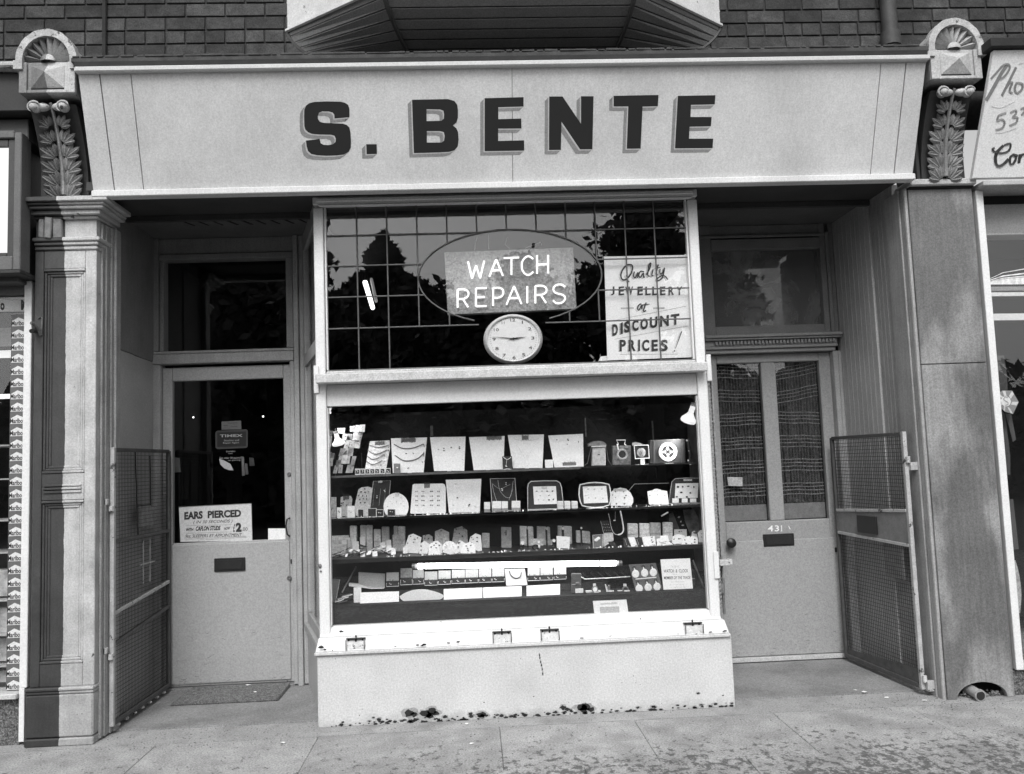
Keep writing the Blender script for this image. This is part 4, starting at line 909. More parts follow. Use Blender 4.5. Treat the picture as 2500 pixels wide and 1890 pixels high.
T = card('1', [(680, 705), (945, 692), (952, 780), (885, 1070), (605, 1062)], ZA, M_GCARD, 'slanting grey card of four curved bracelets beside the strap display', ln=.1, Y=.24)
strip(T, '1', 750, 735, 880, 725, 12)
for (a, b_, c_) in (((680, 762), (800, 788), (935, 758)), ((650, 825), (760, 880), (915, 820)), ((640, 900), (730, 950), (880, 880)), ((628, 970), (720, 1020), (850, 965))): chain(T, '1', [a, b_, c_], .0022)
dots(T, '1', [(930, 790), (930, 825), (878, 900), (885, 975), (830, 1025)], .004)
T = card('1', [(965, 665), (1452, 653), (1405, 1115), (990, 1125)], ZA, M_PAPERD, 'white card with two long curved bracelets, next to the slanting grey card', ln=.12, Y=.22)
strip(T, '1', 1100, 690, 1300, 688, 14)
chain(T, '1', [(1005, 745), (1100, 795), (1200, 803), (1300, 785), (1405, 740)], .0028); chain(T, '1', [(1020, 895), (1120, 960), (1220, 968), (1330, 935), (1405, 870)], .0028)
chain(T, '1', [(1405, 740), (1415, 780)], .0025); chain(T, '1', [(1405, 850), (1410, 910)], .0025); dots(T, '1', [(1390, 985), (1420, 975), (1200, 1065), (1170, 870), (1270, 870)], .004)
T = card('1', R4(1002, 1005, 1090, 1122), ZA, mat('grey_booklet', .16, .6, .2, 60), 'small grey booklet leaning on the foot of the white bracelet card', 'booklet', Y=.19, name='booklet'); dots(T, '1', [(1050, 1060)], .004, M_PAPER)
for k, x in enumerate((480, 548, 615, 682, 748, 820, 895)):
    T = card('1', R4(x, 1075 if k < 4 else 1068, x + 62, 1162 - k * 4), ZA, M_PAPERD, ['leftmost', 'second', 'third', 'middle', 'fifth', 'sixth', 'rightmost'][k] + ' of seven small initial pendants in a row below the grey bracelet card', 'pendant card', ln=.02, Y=.125, name='pendant_card', group='small initial pendants in a row on the top shelf')
    b = MB(); W0 = [P3(T, '1', x + a_, 1088 - k * 2 + b_) for a_, b_ in ((6, 0), (56, 0), (56, 55), (6, 55))]; b.prism(W0, (0, .0008, 0)).build('dark_field', M_DCARD, T)
    chain(T, '1', [(x + 20 + rc.uniform(-4, 4), 1100), (x + 40, 1112 + rc.uniform(-6, 6)), (x + 25, 1128)], .0016, M_PAPERD, 'initial')
T = card('1', [(1492, 650), (1972, 643), (1955, 1110), (1548, 1114)], ZA, M_PAPERD, 'white tapering card with four small hanging earrings, right of the bracelet card', ln=.12, Y=.22)
dots(T, '1', [(1605, 815), (1680, 800), (1680, 830), (1778, 790), (1890, 780), (1890, 800)], .0042); dots(T, '1', [(1600, 975), (1705, 970), (1800, 975), (1930, 950)], .002)
T = card('2', [(285, 300), (835, 282), (815, 812), (358, 826)], ZA, M_PAPERD, 'almost blank white tapering card with a dark heading at its upper right', ln=.12, Y=.22); strip(T, '2', 555, 312, 790, 308, 14)
dots(T, '2', [(540, 370), (420, 320)], .0015)
T = card('2', [(797, 598), (947, 592), (960, 800), (812, 812)], ZA, M_DCARD, 'small dark pendant box standing between two large white cards on the top shelf', 'pendant box', Y=.17, name='pendant_box', th=.02)
chain(T, '2', [(815, 610), (875, 645), (935, 608)], .0018, M_PAPERD); chain(T, '2', [(870, 640), (855, 730)], .0008, M_PAPERD); dots(T, '2', [(855, 745)], .0045, M_PAPER); chain(T, '2', [(815, 802), (880, 790), (955, 802)], .002, M_PAPERD)
T = card('2', [(883, 268), (1440, 258), (1420, 800), (965, 806)], ZA, M_PAPERD, 'white tapering card with a faint necklace and short dark heading, second from the right', ln=.12, Y=.22); strip(T, '2', 1100, 310, 1205, 306, 14)
chain(T, '2', [(985, 335), (1080, 348), (1175, 350), (1270, 342), (1360, 325)], .0012, M_GCARD); chain(T, '2', [(1035, 440), (1100, 540), (1170, 640), (1250, 500), (1300, 420)], .0006, M_GCARD); dots(T, '2', [(1178, 590), (1180, 650), (1180, 740)], .0025, M_GCARD)
card('2', [(1455, 650), (1580, 645), (1585, 798), (1462, 800)], ZA, M_PAPER, 'small white card tucked against the rightmost tapering card', Y=.18, ln=.05)
T = card('2', [(1507, 275), (2045, 248), (2055, 772), (1605, 788)], ZA, M_PAPERD, 'rightmost white tapering card, with four dark earrings and a line of print at its foot', ln=.12, Y=.22)
dots(T, '2', [(1640, 340), (1810, 330), (1815, 350), (1975, 372), (1800, 410)], .0045); strip(T, '2', 1730, 718, 1940, 710, 12)
# clocks
def clk(name, c, x, y, label): p = at(*px(c, x, y), .2); return thing(name, (p.x, .2, ZA), label, 'clock')
T = clk('mantel_clock', '3', 450, 1055, 'pale bell-shaped mantel clock with a domed top, left of the other clocks')
W0, _ = sit('3', [(370, 780), (545, 775), (548, 1058), (362, 1062)], ZA, 0, .22); MB().prism(W0, (0, .05, 0)).build('case', mat('mantel_stone', .5, .6, .2, 40, .1), T, .003)
W1 = [at(*px('3', x, y), .215) for x, y in ((312, 772), (322, 735), (370, 708), (450, 698), (520, 712), (552, 740), (556, 772))]; MB().prism(W1, (0, .06, 0)).build('domed_top', mat('mantel_top', .2, .6, .4, 60, .3), T)
for s in ((350, 785, 300, 1000), (300, 1000, 262, 1030), (556, 785, 580, 960), (580, 960, 625, 1030)): MB().tube([at(*px('3', s[0], s[1]), .23), at(*px('3', s[2], s[3]), .24)], .0022, 5).build('side_scroll', M_STEEL, T)
MB().tube([at(*px('3', 352, 778), .212), at(*px('3', 550, 772), .212)], .003, 5).build('top_rim', M_PAPERD, T); dotp = at(*px('3', 455, 885), .217)
MB().ball(dotp, .008, .002, .003, 6, 4).build('maker_mark', M_GRID, T)
T = clk('carriage_clock', '3', 760, 1045, 'grey patterned carriage clock with a square wire handle')
W0, _ = sit('3', [(638, 765), (888, 762), (886, 1045), (640, 1050)], ZA, 0, .22); MB().prism(W0, (0, .05, 0)).build('case', mat('engraved_brass', .15, .5, .6, 70, .5), T, .002)
MB().tube([at(*px('3', x, y), .23) for x, y in ((700, 762), (718, 745), (692, 690), (812, 688), (800, 745), (822, 760))], .0028, 6).build('handle', M_PAPERD, T)
cc = at(*px('3', 770, 880), .217); MB().lathe((cc.x, .219, cc.z), 'y', [(.021, 0), (.026, .002), (.032, 0)], 20).build('dial_ring', mat('dial_ring_grey', .4, .5, .4, 60), T); MB().tube([at(*px('3', 700, 740), .214), at(*px('3', 716, 820), .214)], .0032, 6).build('price_ticket', M_PAPER, T)
MB().lathe((cc.x, .219, cc.z), 'y', [(.021, .0), (.0, .001)], 16).build('dial', M_DCARD, T)
T = clk('framed_clock', '3', 1030, 1045, 'square clock in a thin white frame on a white foot, beside the carriage clock')
q = [at(*px('3', x, y), .21) for x, y in ((930, 762), (1122, 757), (1133, 932), (945, 940))]
MB().tube(q, .0034, 6, closed=True).build('frame', M_PEARL, T); MB().prism([p + Vector((0, .004, 0)) for p in q], (0, .012, 0)).build('glass_panel', M_DCARD, T)
cc = at(*px('3', 1027, 857), .213); MB().lathe((cc.x, .213, cc.z), 'y', [(.026, 0), (.024, .002), (.0, .002)], 18).build('dial', mat('open_dial', .38, .5, .5, 60), T); MB().tube([cc + Vector((0, -.004, 0)), cc + Vector((.006, -.004, -.02))], .0014, 4).tube([cc + Vector((0, -.004, 0)), cc + Vector((-.008, -.004, .012))], .0014, 4).build('hand', M_DARKM, T)
W0, _ = sit('3', R4(945, 1022, 1125, 1046), ZA, 0, .2); MB().prism(W0, (0, .03, 0)).build('foot', M_PEARL, T); MB().prism([at(*px('3', x, y), .215) for x, y in ((1015, 940), (1075, 940), (1072, 1025), (1020, 1025))], (0, .012, 0)).build('stem', M_PEARL, T)
MB().prism([at(*px('3', x, y), .24) for x, y in ((905, 725), (960, 715), (1045, 740), (1040, 755), (905, 765))], (0, .01, 0)).build('top_lid', mat('clock_lid', .3, .4, .3, 60), T)
T = clk('starburst_clock', '3', 1385, 1015, 'dark wooden clock with a bold white ring dial, at the right of the top shelf')
W0, _ = sit('3', [(1142, 690), (1618, 672), (1625, 1005), (1148, 1018)], ZA, 0, .22); MB().prism(W0, (0, .06, 0)).build('case', M_WOODD, T, .003)
for x in (1200, 1575): MB().bar(at(*px('3', x, 690), .2165), at(*px('3', x, 1008), .2165), .004, .003).build('case_moulding', mat('case_moulding_wood', .09, .4, .2, 40), T)
cc = at(*px('3', 1386, 848), .215); r0 = 128 / 5.53 / 437 * 1.01; MB().lathe((cc.x, .2195, cc.z), 'y', [(r0, 0), (r0, .005), (r0 * .95, .008), (r0 * .66, .006), (r0 * .64, .002)], 32).build('dial_ring', M_PEARL, T, smooth=True)
MB().lathe((cc.x, .2195, cc.z), 'y', [(r0 * .65, .0025), (0, .0025)], 28).build('dial_centre', M_BLACK, T)
for k in range(12):
    t = pi / 2 + k * pi / 6; L_ = r0 * (.60 if k % 3 == 0 else .42); w_ = r0 * (.13 if k % 3 == 0 else .035); b = MB()
    b.add([(cc.x + w_ * cos(t + 1.57) + L_ * .8 * cos(t), .2162, cc.z + w_ * sin(t + 1.57) + L_ * .8 * sin(t)), (cc.x + .12 * r0 * cos(t), .2162, cc.z + .12 * r0 * sin(t)), (cc.x - w_ * cos(t + 1.57) + L_ * .8 * cos(t), .2162, cc.z - w_ * sin(t + 1.57) + L_ * .8 * sin(t)), (cc.x + L_ * 1.05 * cos(t), .2162, cc.z + L_ * 1.05 * sin(t))], [(0, 1, 2, 3)]).build('ray', M_PEARL if k % 6 == 0 else M_GCARD, T)
W0, _ = sit('3', R4(1350, 1005, 1470, 1026), ZA, 0, .2); MB().prism(W0, (0, .015, 0)).build('plinth', M_PAPERD, T)
T = clk('figurine', '3', 1680, 1015, 'slim dark figurine with small white ornaments, rightmost on the top shelf'); T['category'] = 'figurine'
MB().tube([at(*px('3', x, y), .23) for x, y in ((1690, 1010), (1680, 960), (1690, 880), (1670, 800), (1660, 720), (1655, 670))], [.016, .009, .014, .011, .013, .004], 8).build('body', M_DARKM, T, smooth=True)
for x, y, r in ((1640, 695, .0055), (1668, 835, .003), (1660, 965, .005), (1690, 1010, .006)): p = at(*px('3', x, y), .215); MB().ball(p, r, r, r * 1.1).build('ornament', M_PEARL, T, smooth=True)

# --- second shelf
T = card('4', R4(150, 560, 275, 815), ZB, M_GCARD, 'plain mottled card at the far left of the second shelf', Y=.25); dots(T, '4', [(190, 760), (160, 790), (220, 740), (240, 790), (180, 730)], .004)
T = card('4', [(345, 560), (400, 542), (510, 540), (535, 580), (510, 800), (330, 800)], ZB, M_GCARD, 'small grey round-topped ring stand near the left of the second shelf', Y=.28); strip(T, '4', 385, 560, 490, 552, 18); dots(T, '4', [(360, 660), (390, 650), (440, 690), (350, 700)], .0045)
T = card('4', [(575, 650), (635, 430), (690, 400), (790, 390), (870, 410), (860, 560), (800, 800), (590, 800)], ZB, M_GCARD, 'tall round-topped pale card with rows of dark rings', Y=.26)
dots(T, '4', [(680, 475), (745, 480), (805, 470), (640, 535), (705, 540), (770, 540), (660, 595), (715, 590), (770, 595), (670, 650), (740, 650), (740, 425)], .0048)
T = card('4', [(880, 300), (1160, 290), (1110, 760), (812, 760)], ZB, M_DCARD, 'leaning dark board with white pendants on fine chains, second shelf left', Y=.24, ln=.2, edge=M_GCARD, eps=.0012)
dots(T, '4', [(1060, 450), (1068, 470)], .004, M_PAPER, jit=.1); dots(T, '4', [(940, 540), (938, 570)], .004, M_PAPER, jit=.1); strip(T, '4', 960, 312, 1030, 306, 6, M_PAPERD)
for x in (900, 1000, 1080): chain(T, '4', [(x, 420), (x - 15, 560), (x - 28, 700)], .0005, M_GCARD)
for (x0, y0, x1, y1, lb, mm, ins) in ((285, 730, 358, 838, 'small white price ticket at the left front of the second shelf', M_PAPER, 0), (455, 705, 575, 838, 'small white card stand left of the tall ring card', M_PAPERD, 0), (628, 760, 720, 848, 'small dark box with a white flap in front of the tall ring card', M_DCARD, 1),
                                      (790, 745, 930, 856, 'dark ring box with a white rim in front of the leaning dark board', M_DCARD, 1), (925, 765, 1045, 862, 'small dark box holding one white pendant, left of the round card', M_DCARD, 2), (1112, 757, 1235, 835, 'tiny dark box with two white studs in front of the round card', M_DCARD, 2)):
    T = card('4', R4(x0, y0, x1, y1), ZB, mm, lb, 'box', Y=.13, ln=.03, th=.02, name='ring_box', edge=M_PAPERD if ins else None, eps=.0016)
    if ins == 2: dots(T, '4', [(x0 + 45, (y0 + y1) / 2), (x1 - 45, (y0 + y1) / 2 + 5)], .003, M_PAPER)
    elif ins == 0: dots(T, '4', [((x0 + x1) / 2, y1 - 30), (x0 + 30, y1 - 50)], .003)
rp = [(1250 + 205 * cos(t), 690 - 198 * sin(t)) for t in [radians(-36 + k * 252 / 20) for k in range(21)]]
T = card('4', rp, ZB, M_PAPER, 'round white card of faint earrings with a flat foot, second shelf', Y=.2)
strip(T, '4', 1240, 522, 1305, 518, 12, M_GCARD); dots(T, '4', [(1210, 570), (1330, 568), (1155, 628), (1255, 630), (1365, 628), (1190, 670), (1252, 655), (1330, 668), (1110, 712), (1380, 705)], .0032, M_GCARD)
T = card('4', [(1520, 360), (1545, 345), (2010, 338), (2045, 352), (2060, 400), (2062, 762), (2040, 775), (1490, 782), (1480, 765)], ZB, M_PAPERD, 'square white card with sixteen pairs of earrings in four rows', Y=.2)
strip(T, '4', 1710, 370, 1805, 362, 16); dots(T, '4', [(x, y + (k % 2) * 3) for k, y in enumerate((465, 540, 615, 690)) for x in (1575, 1600, 1675, 1705, 1815, 1845, 1930, 1955)], .0034)
T = card('2', [(-75, 958), (475, 942), (450, 1442), (-25, 1455)], ZB, M_PAPERD, 'plain white tapering card with three brooches along its lower part', Y=.2); dots(T, '2', [(105, 1235), (280, 1360), (290, 1340)], .005); dots(T, '2', [(195, 1250), (45, 1350), (385, 1365), (80, 1020)], .005, M_GCARD)
T = card('2', [(612, 942), (992, 934), (1028, 1420), (645, 1432)], ZB, M_DCARD, 'dark board in a thin white frame hung with fine necklaces and two white pendants', Y=.24, ln=.12, edge=M_PAPERD, eps=.002)
chain(T, '2', [(730, 960), (760, 1120), (860, 1230), (930, 1200), (965, 980)], .0008, M_PAPERD); chain(T, '2', [(640, 1010), (670, 1160), (720, 1310)], .0008, M_PAPERD); chain(T, '2', [(650, 1020), (760, 1100), (850, 1060), (920, 1030)], .0006, M_PAPERD); chain(T, '2', [(960, 1100), (900, 1270)], .0006, M_PAPERD)
dots(T, '2', [(855, 1005), (855, 1030)], .004, M_PAPER, jit=.1); dots(T, '2', [(790, 1095), (797, 1120)], .004, M_PAPER, jit=.1)
gb = mat('box_cushion_grey', .3, .8, .2, 40, .1)
for i, (x0, y0, x1) in enumerate(((520, 1305, 612), (648, 1290, 785), (792, 1292, 888), (947, 1286, 1082))):
    boxy('2', x0, y0, x1, 1445 - i * 4, ZB, M_PAPERD, ['small open ring box, leftmost before the dark necklace board', 'wide open ring box in front of the dark necklace board', 'narrow open ring box in front of the dark necklace board', 'wide open ring box at the right foot of the dark necklace board'][i], 'ring_box', base=gb, Y=.14)
T = card('2', [(1192, 1412), (1190, 1080), (1200, 1020), (1240, 983), (1440, 974), (1640, 975), (1690, 1010), (1712, 1080), (1748, 1396)], ZB, M_DCARD, 'dark round-topped board with thin white outline holding a small white card of nine earrings', Y=.22, edge=M_PAPERD, eps=.0024)
MB().prism([P3(T, '2', x, y, .003) for x, y in ((1272, 1062), (1625, 1056), (1642, 1330), (1290, 1338))], (0, .002, 0)).build('inner_card', M_PAPER, T)
T['_y'] -= .003; strip(T, '2', 1400, 1084, 1490, 1080, 8, M_GCARD); dots(T, '2', [(1330, 1132), (1490, 1132), (1572, 1132), (1515, 1200), (1585, 1262), (1520, 1268)], .0045); dots(T, '2', [(1410, 1132), (1385, 1200), (1355, 1265), (1430, 1270)], .004, M_GCARD)
for i, (x0, x1) in enumerate(((1650, 1738), (1760, 1850), (1870, 1962))): boxy('2', x0, 1288, x1, 1395 - i * 3, ZB, M_PAPERD, ['left', 'middle', 'right'][i] + ' of three little white cube boxes between the two dark outlined boards', 'ring_box', Y=.14, rd=.003, group='little white cube boxes on the second shelf')
T = card('3', [(200, 1292), (300, 1270), (400, 1262), (500, 1268), (588, 1288), (605, 1350), (614, 1430), (608, 1510), (590, 1565), (500, 1590), (400, 1597), (300, 1590), (228, 1572), (200, 1510), (185, 1430), (188, 1350)], ZB, M_DCARD, 'dark barrel-shaped board with a thick white outline around a white card of six brooches', Y=.2, ln=.1, edge=M_PEARL, eps=.0036)
MB().prism([P3(T, '3', x, y, .003) for x, y in ((235, 1318), (552, 1308), (578, 1532), (252, 1544))], (0, .002, 0)).build('inner_card', M_PAPER, T); T['_y'] -= .003
dots(T, '3', [(310, 1350), (395, 1350), (495, 1348), (318, 1468), (408, 1470), (505, 1475)], .005, M_GCARD); chain(T, '3', [(250, 1335), (300, 1328)], .0007); chain(T, '3', [(250, 1445), (320, 1428)], .0007)
MB().prism([P3(T, '3', x, y, .006) for x, y in ((325, 1604), (518, 1598), (520, 1632), (325, 1636))], (0, .02, 0)).build('foot', M_PAPER, T)
T = card('3', [(612, 1590), (617, 1400), (660, 1355), (740, 1332), (820, 1348), (880, 1400), (918, 1480), (918, 1540), (892, 1592)], ZB, M_PAPERD, 'round-shouldered white ring card touching the dark barrel-shaped board', Y=.22)
strip(T, '3', 650, 1362, 830, 1362, 8, M_GCARD); dots(T, '3', [(680, 1385), (790, 1385), (640, 1430), (820, 1435), (680, 1465), (800, 1468), (690, 1548), (800, 1548)], .0045)
T = card('3', [(1110, 1385), (1180, 1368), (1205, 1350), (1240, 1345), (1275, 1355), (1300, 1368), (1375, 1382), (1402, 1570), (1385, 1580), (1145, 1584), (1130, 1570)], ZB, M_PAPER, 'white card with a small bump at the top, behind two white boxes', Y=.22); dots(T, '3', [(1145, 1430), (1245, 1420), (1345, 1430)], .004, M_GCARD)
for i, (x0, x1) in enumerate(((1185, 1280), (1296, 1396))): boxy('3', x0, 1484, x1, 1585, ZB, M_PAPERD, ['left', 'right'][i] + ' of two open white boxes in front of the bump-topped card', 'ring_box', Y=.15, base=M_PAPERD)
T = card('3', [(1405, 1570), (1420, 1380), (1440, 1255), (1485, 1210), (1650, 1200), (1830, 1203), (1850, 1240), (1866, 1562)], ZB, M_DCARD, 'large dark board with fine outline and white ring card, rightmost on the second shelf', Y=.24, edge=M_GCARD, eps=.0018)
MB().prism([P3(T, '3', x, y, .003) for x, y in ((1488, 1275), (1798, 1268), (1785, 1468), (1478, 1475))], (0, .002, 0)).build('inner_card', M_PAPER, T); MB().prism([P3(T, '3', x, y, .003) for x, y in ((1595, 1216), (1710, 1216), (1710, 1240), (1595, 1240))], (0, .001, 0)).build('name_label', M_GCARD, T); T['_y'] -= .003
dots(T, '3', [(1520, 1320), (1585, 1318), (1660, 1312), (1735, 1322), (1565, 1395), (1688, 1402), (1505, 1455), (1640, 1455)], .0066)
for i, (x0, x1) in enumerate(((1462, 1550), (1592, 1670), (1704, 1788))): boxy('3', x0, 1480, x1, 1572, ZB, M_PAPERD, ['left', 'middle', 'right'][i] + ' of three white boxes at the foot of the rightmost dark board', 'ring_box', Y=.15, base=gb, group='white boxes before the rightmost dark board')
MB().tube([at(*px('3', x, y), .34) for x, y in ((860, 1370), (935, 1282), (1400, 1270))], .0018, 5).build('wire_rack', M_GCARD, loc=at(*px('3', 935, 1282), .34), label='thin bent wire of a rack behind the bump-topped card', cat='rack')

# --- third shelf
T = thing('tray_stack', (.06, .3, ZC), 'stack of pale ridged trays at the far left of the third shelf', 'trays')
for k in range(5):
    y0 = 930 + k * 64; q, _ = sit('4', R4(155, y0, 470 - k * 12, 1245), ZC, 0, .34 - k * .02)
    hh = (1245 - y0) / CR['4'][2] / 430
    MB().box(q[0].x, q[1].x, .34 - k * .03, .36 - k * .03, ZC + .001, ZC + hh).build('tray', M_GCARD, T, .003)
box_c = [('4', 495, 1030, 605, 1250, 'single pale slim box standing right of the tray stack'), ('4', 665, 1020, 760, 1240, 'left one of two slim pale boxes standing together above the heap of straps'), ('4', 765, 1020, 862, 1240, 'right one of two slim pale boxes standing together above the heap of straps'),
         ('4', 885, 1085, 1000, 1230, 'short pale box behind the heap of straps'), ('4', 1015, 1045, 1135, 1245, 'pale box with a dark mark, right of the short pale box'), ('4', 1210, 1035, 1275, 1200, 'narrow grey box at the back left of the square grey box'), ('4', 1282, 1040, 1395, 1240, 'grey box with a dark spot behind the square grey box'),
         ('4', 1192, 1175, 1376, 1400, 'square grey box standing beside the heap of straps'), ('5', 800, 455, 918, 668, 'grey box behind the white six-sided ring cards'), ('5', 1385, 345, 1592, 475, 'back grey box with a dark watch in front, left of three'), ('5', 1650, 350, 1850, 475, 'back grey box with a watch on a stand, middle of three'),
         ('5', 1970, 340, 2185, 462, 'back grey box with a round white watch, right of three'), ('5', 1540, 545, 1755, 685, 'grey box behind the dark ring-shaped watch strap'), ('5', 1795, 560, 1890, 685, 'small grey box left of the white ticket card'),
         ('6', 155, 555, 352, 612, 'low pale box with a small watch standing on it'), ('6', 890, 455, 1032, 638, 'leftmost of four rounded pale boxes on the right of the third shelf'), ('6', 1058, 455, 1200, 645, 'second of four rounded pale boxes on the right of the third shelf'), ('6', 1208, 445, 1358, 645, 'third of four rounded pale boxes on the right of the third shelf'), ('6', 1390, 438, 1528, 636, 'fourth and darkest of four rounded pale boxes on the right of the third shelf')]
for (c, x0, y0, x1, y1, lb) in box_c: boxy(c, x0, y0, x1, y1, ZC, M_BOXC, lb, 'jewel_box', Y=.38 if c != '6' or y0 > 500 else .30, dep=.03, rd=.003)
T = card('5', R4(1098, 358, 1252, 560), ZC, mat('ticket_grey', .45, .7, .2, 40), 'upright pale card with a small dark emblem in the middle of the third shelf', Y=.34, ln=.03); dots(T, '5', [(1175, 420), (1175, 450), (1172, 475), (1160, 445)], .005)
hexes = [('4', [(1360, 1405), (1455, 1180), (1530, 1158), (1665, 1205), (1640, 1320), (1612, 1412)], M_PAPERD, 'tall slanting white ring card right of the square grey box', .24, [(1440, 1310), (1550, 1245), (1535, 1295), (1490, 1200), (1600, 1225)]),
         ('4', [(1680, 1290), (1685, 1180), (1790, 1168), (1845, 1185), (1860, 1290)], M_GCARD, 'small round-topped grey card behind the white six-sided cards', .32, [(1730, 1190), (1720, 1230), (1780, 1235)]),
         ('4', [(1625, 1455), (1620, 1325), (1715, 1275), (1800, 1320), (1760, 1455)], M_PAPERD, 'white pointed ring card, leftmost of the group at the shelf edge', .2, [(1660, 1360), (1660, 1425)]),
         ('5', [(68, 580), (75, 412), (175, 386), (292, 416), (296, 580)], M_GCARD, 'grey pointed card with five white pearls', .32, []),
         ('5', [(318, 590), (375, 372), (490, 346), (572, 388), (582, 590)], M_GCARD, 'taller grey pointed card behind the white ones', .33, [(400, 390), (520, 375), (380, 435), (450, 460), (500, 500)]),
         ('5', [(20, 700), (50, 580), (120, 570), (180, 620), (190, 735)], M_PAPERD, 'half-hidden white pointed card behind the front one', .17, [(90, 610), (140, 640)]),
         ('5', [(385, 640), (460, 558), (545, 600), (470, 720), (440, 735)], M_PAPERD, 'white pointed card between the round dish and the front right one', .17, [(440, 605), (455, 600), (435, 665)]),
         ('5', [(590, 600), (622, 505), (700, 458), (785, 482), (800, 690), (735, 700)], M_PAPERD, 'white round-topped ring card leaning by the grey box', .22, [(640, 520), (728, 520), (665, 550), (725, 580), (640, 600)]),
         ('5', [(-30, 775), (-15, 640), (10, 608), (60, 600), (125, 640), (168, 765)], M_PAPER, 'front left white pointed card at the shelf edge', .125, [(15, 668), (95, 680), (60, 640)]),
         ('5', [(465, 758), (482, 690), (522, 620), (620, 590), (697, 632), (703, 755), (600, 762)], M_PAPER, 'front right white pointed card at the shelf edge', .125, [(578, 690), (585, 718), (560, 650), (630, 640)]),
         ('6', [(1548, 622), (1548, 540), (1725, 535), (1728, 620)], M_PAPERD, 'square white card behind the two pointed cards at the right', .3, [(1620, 570), (1650, 565)]),
         ('6', [(1515, 770), (1525, 650), (1570, 618), (1620, 608), (1700, 635), (1690, 770)], M_PAPERD, 'white pointed card, left of the pair at the right end of the shelf', .17, [(1545, 680), (1615, 672), (1640, 668)]),
         ('6', [(1655, 768), (1690, 670), (1740, 638), (1800, 632), (1870, 650), (1890, 690), (1885, 762)], M_PAPER, 'white round-cornered card, right of the pair at the right end of the shelf', .13, [(1780, 640), (1840, 682), (1840, 720), (1700, 690), (1720, 740)]),
         ('6', [(1885, 600), (1920, 550), (1985, 545), (1990, 755), (1905, 755)], M_PAPERD, 'white card cut off by the right window frame', .2, [(1945, 600), (1940, 650)]),
         ('6', [(1790, 620), (1800, 570), (1840, 560), (1880, 600), (1875, 640), (1790, 640)], M_PAPERD, 'small white ring card behind the round-cornered one', .24, [(1830, 585), (1845, 590)])]
for (c, pts_, mm, lb, Y, dd) in hexes:
    T = card(c, pts_, ZC, mm, lb, 'ring card', Y=Y, ln=.25, name='ring_card')
    if dd: dots(T, c, dd, .0042)
    if 'five white pearls' in lb:
        for x, y in ((130, 487), (223, 490), (175, 528), (115, 545), (240, 545)): MB().ball(P3(T, c, x, y, .004), .0042).build('pearl', M_PEARL, T, smooth=True)
        dots(T, c, [(180, 418), (165, 416)], .004)
T = thing('round_dish', at(*px('5', 320, 740), .12), 'round white dish propped up between the front pointed cards', 'dish'); T.location.z = ZC
W0, _ = sit('5', [(300 + 112 * cos(t), 660 - 84 * sin(t)) for t in [2 * pi * k / 18 for k in range(18)]], ZC, .3, .13); MB().prism(W0, (0, .006, 0)).build('plate', M_PAPERD, T)
W0, _ = sit('5', [(190, 735), (210, 710), (320, 690), (440, 690), (460, 712), (430, 742), (310, 758)], ZC, .0, .115); MB().prism(W0, (0, .006, 0)).build('rim', M_PAPER, T)
b = MB()
for x, y in ((245, 630), (285, 600), (262, 640), (350, 625), (350, 655), (230, 655)): b.ball(at(*px('5', x, y), .128), .004)
b.build('pearl', M_PEARL, T, kind='stuff')
def heapword(x, y):
    return ('front' if y > 1420 else 'middle' if y > 1355 else 'back') + ' ' + ('far left' if x < 390 else 'left' if x < 580 else 'centre' if x < 780 else 'right' if x < 980 else 'far right')
# heap of straps and tags
hp = random.Random(8)
for k in range(46):
    x = hp.uniform(190, 1180); y = hp.uniform(1290, 1480); Y = .13 + (1480 - y) / 190 * .2; p = at(*px('4', x, y), Y); z = ZC + .006 + hp.random() * (.012 + (1480 - y) / 190 * .035)
    ang = radians(hp.choice((25, 30, 35, 20, 150))) + hp.uniform(-.25, .25); L_ = hp.uniform(.03, .085)
    dx, dz_, dy = cos(ang) * L_ / 2, sin(ang) * L_ * .16, sin(ang) * L_ * .5
    a_ = Vector((p.x - dx, p.y - dy, z - dz_)); b_ = Vector((p.x + dx, p.y + dy, z + dz_ * 2))
    if hp.random() < .62:
        MB().hexa([a_, b_, b_ + Vector((0, .009, .001)), a_ + Vector((0, .009, .001))], (0, 0, .003)).build('watch_strap', M_DCARD if hp.random() < .6 else M_STEEL, loc=p, label=heapword(x, y) + ' loose watch strap in the tangled heap on the third shelf', cat='watch strap', group='watch straps heaped on the third shelf')
    else:
        w_ = hp.uniform(.010, .022); h_ = hp.uniform(.010, .022)
        MB().hexa([(p.x, p.y, z), (p.x + w_, p.y - .003, z + .003), (p.x + w_ + .004, p.y + .012, z + h_), (p.x + .002, p.y + .014, z + h_ - .003)], (0, .001, 0)).build('price_tag', M_PAPER, loc=p, label=heapword(x, y) + ' little white price tag lying among the straps on the third shelf', cat='price tag', group='price tags among the straps')
for k, (x, y) in enumerate(((350, 1290), (400, 1330), (460, 1300), (560, 1310), (600, 1350), (700, 1290), (1030, 1360), (1130, 1330), (1130, 1400), (700, 1480), (900, 1475), (1200, 1440), (1400, 1420))):
    W0, _ = sit('4', [(x - 40, y - 28), (x + 40, y - 34), (x + 46, y + 26), (x - 34, y + 32)], ZC, .6, .17 + (1480 - y) / 200 * .12)
    lift = max(0, (1470 - y)) / 1000 * .1
    MB().prism([w + Vector((0, 0, lift)) for w in W0], (0, .0015, 0)).build('price_tag', M_PAPERD, loc=W0[0], label=heapword(x, y) + ' propped white price tag among the straps on the third shelf', cat='price tag', group='price tags propped among the straps')
tk = random.Random(99)
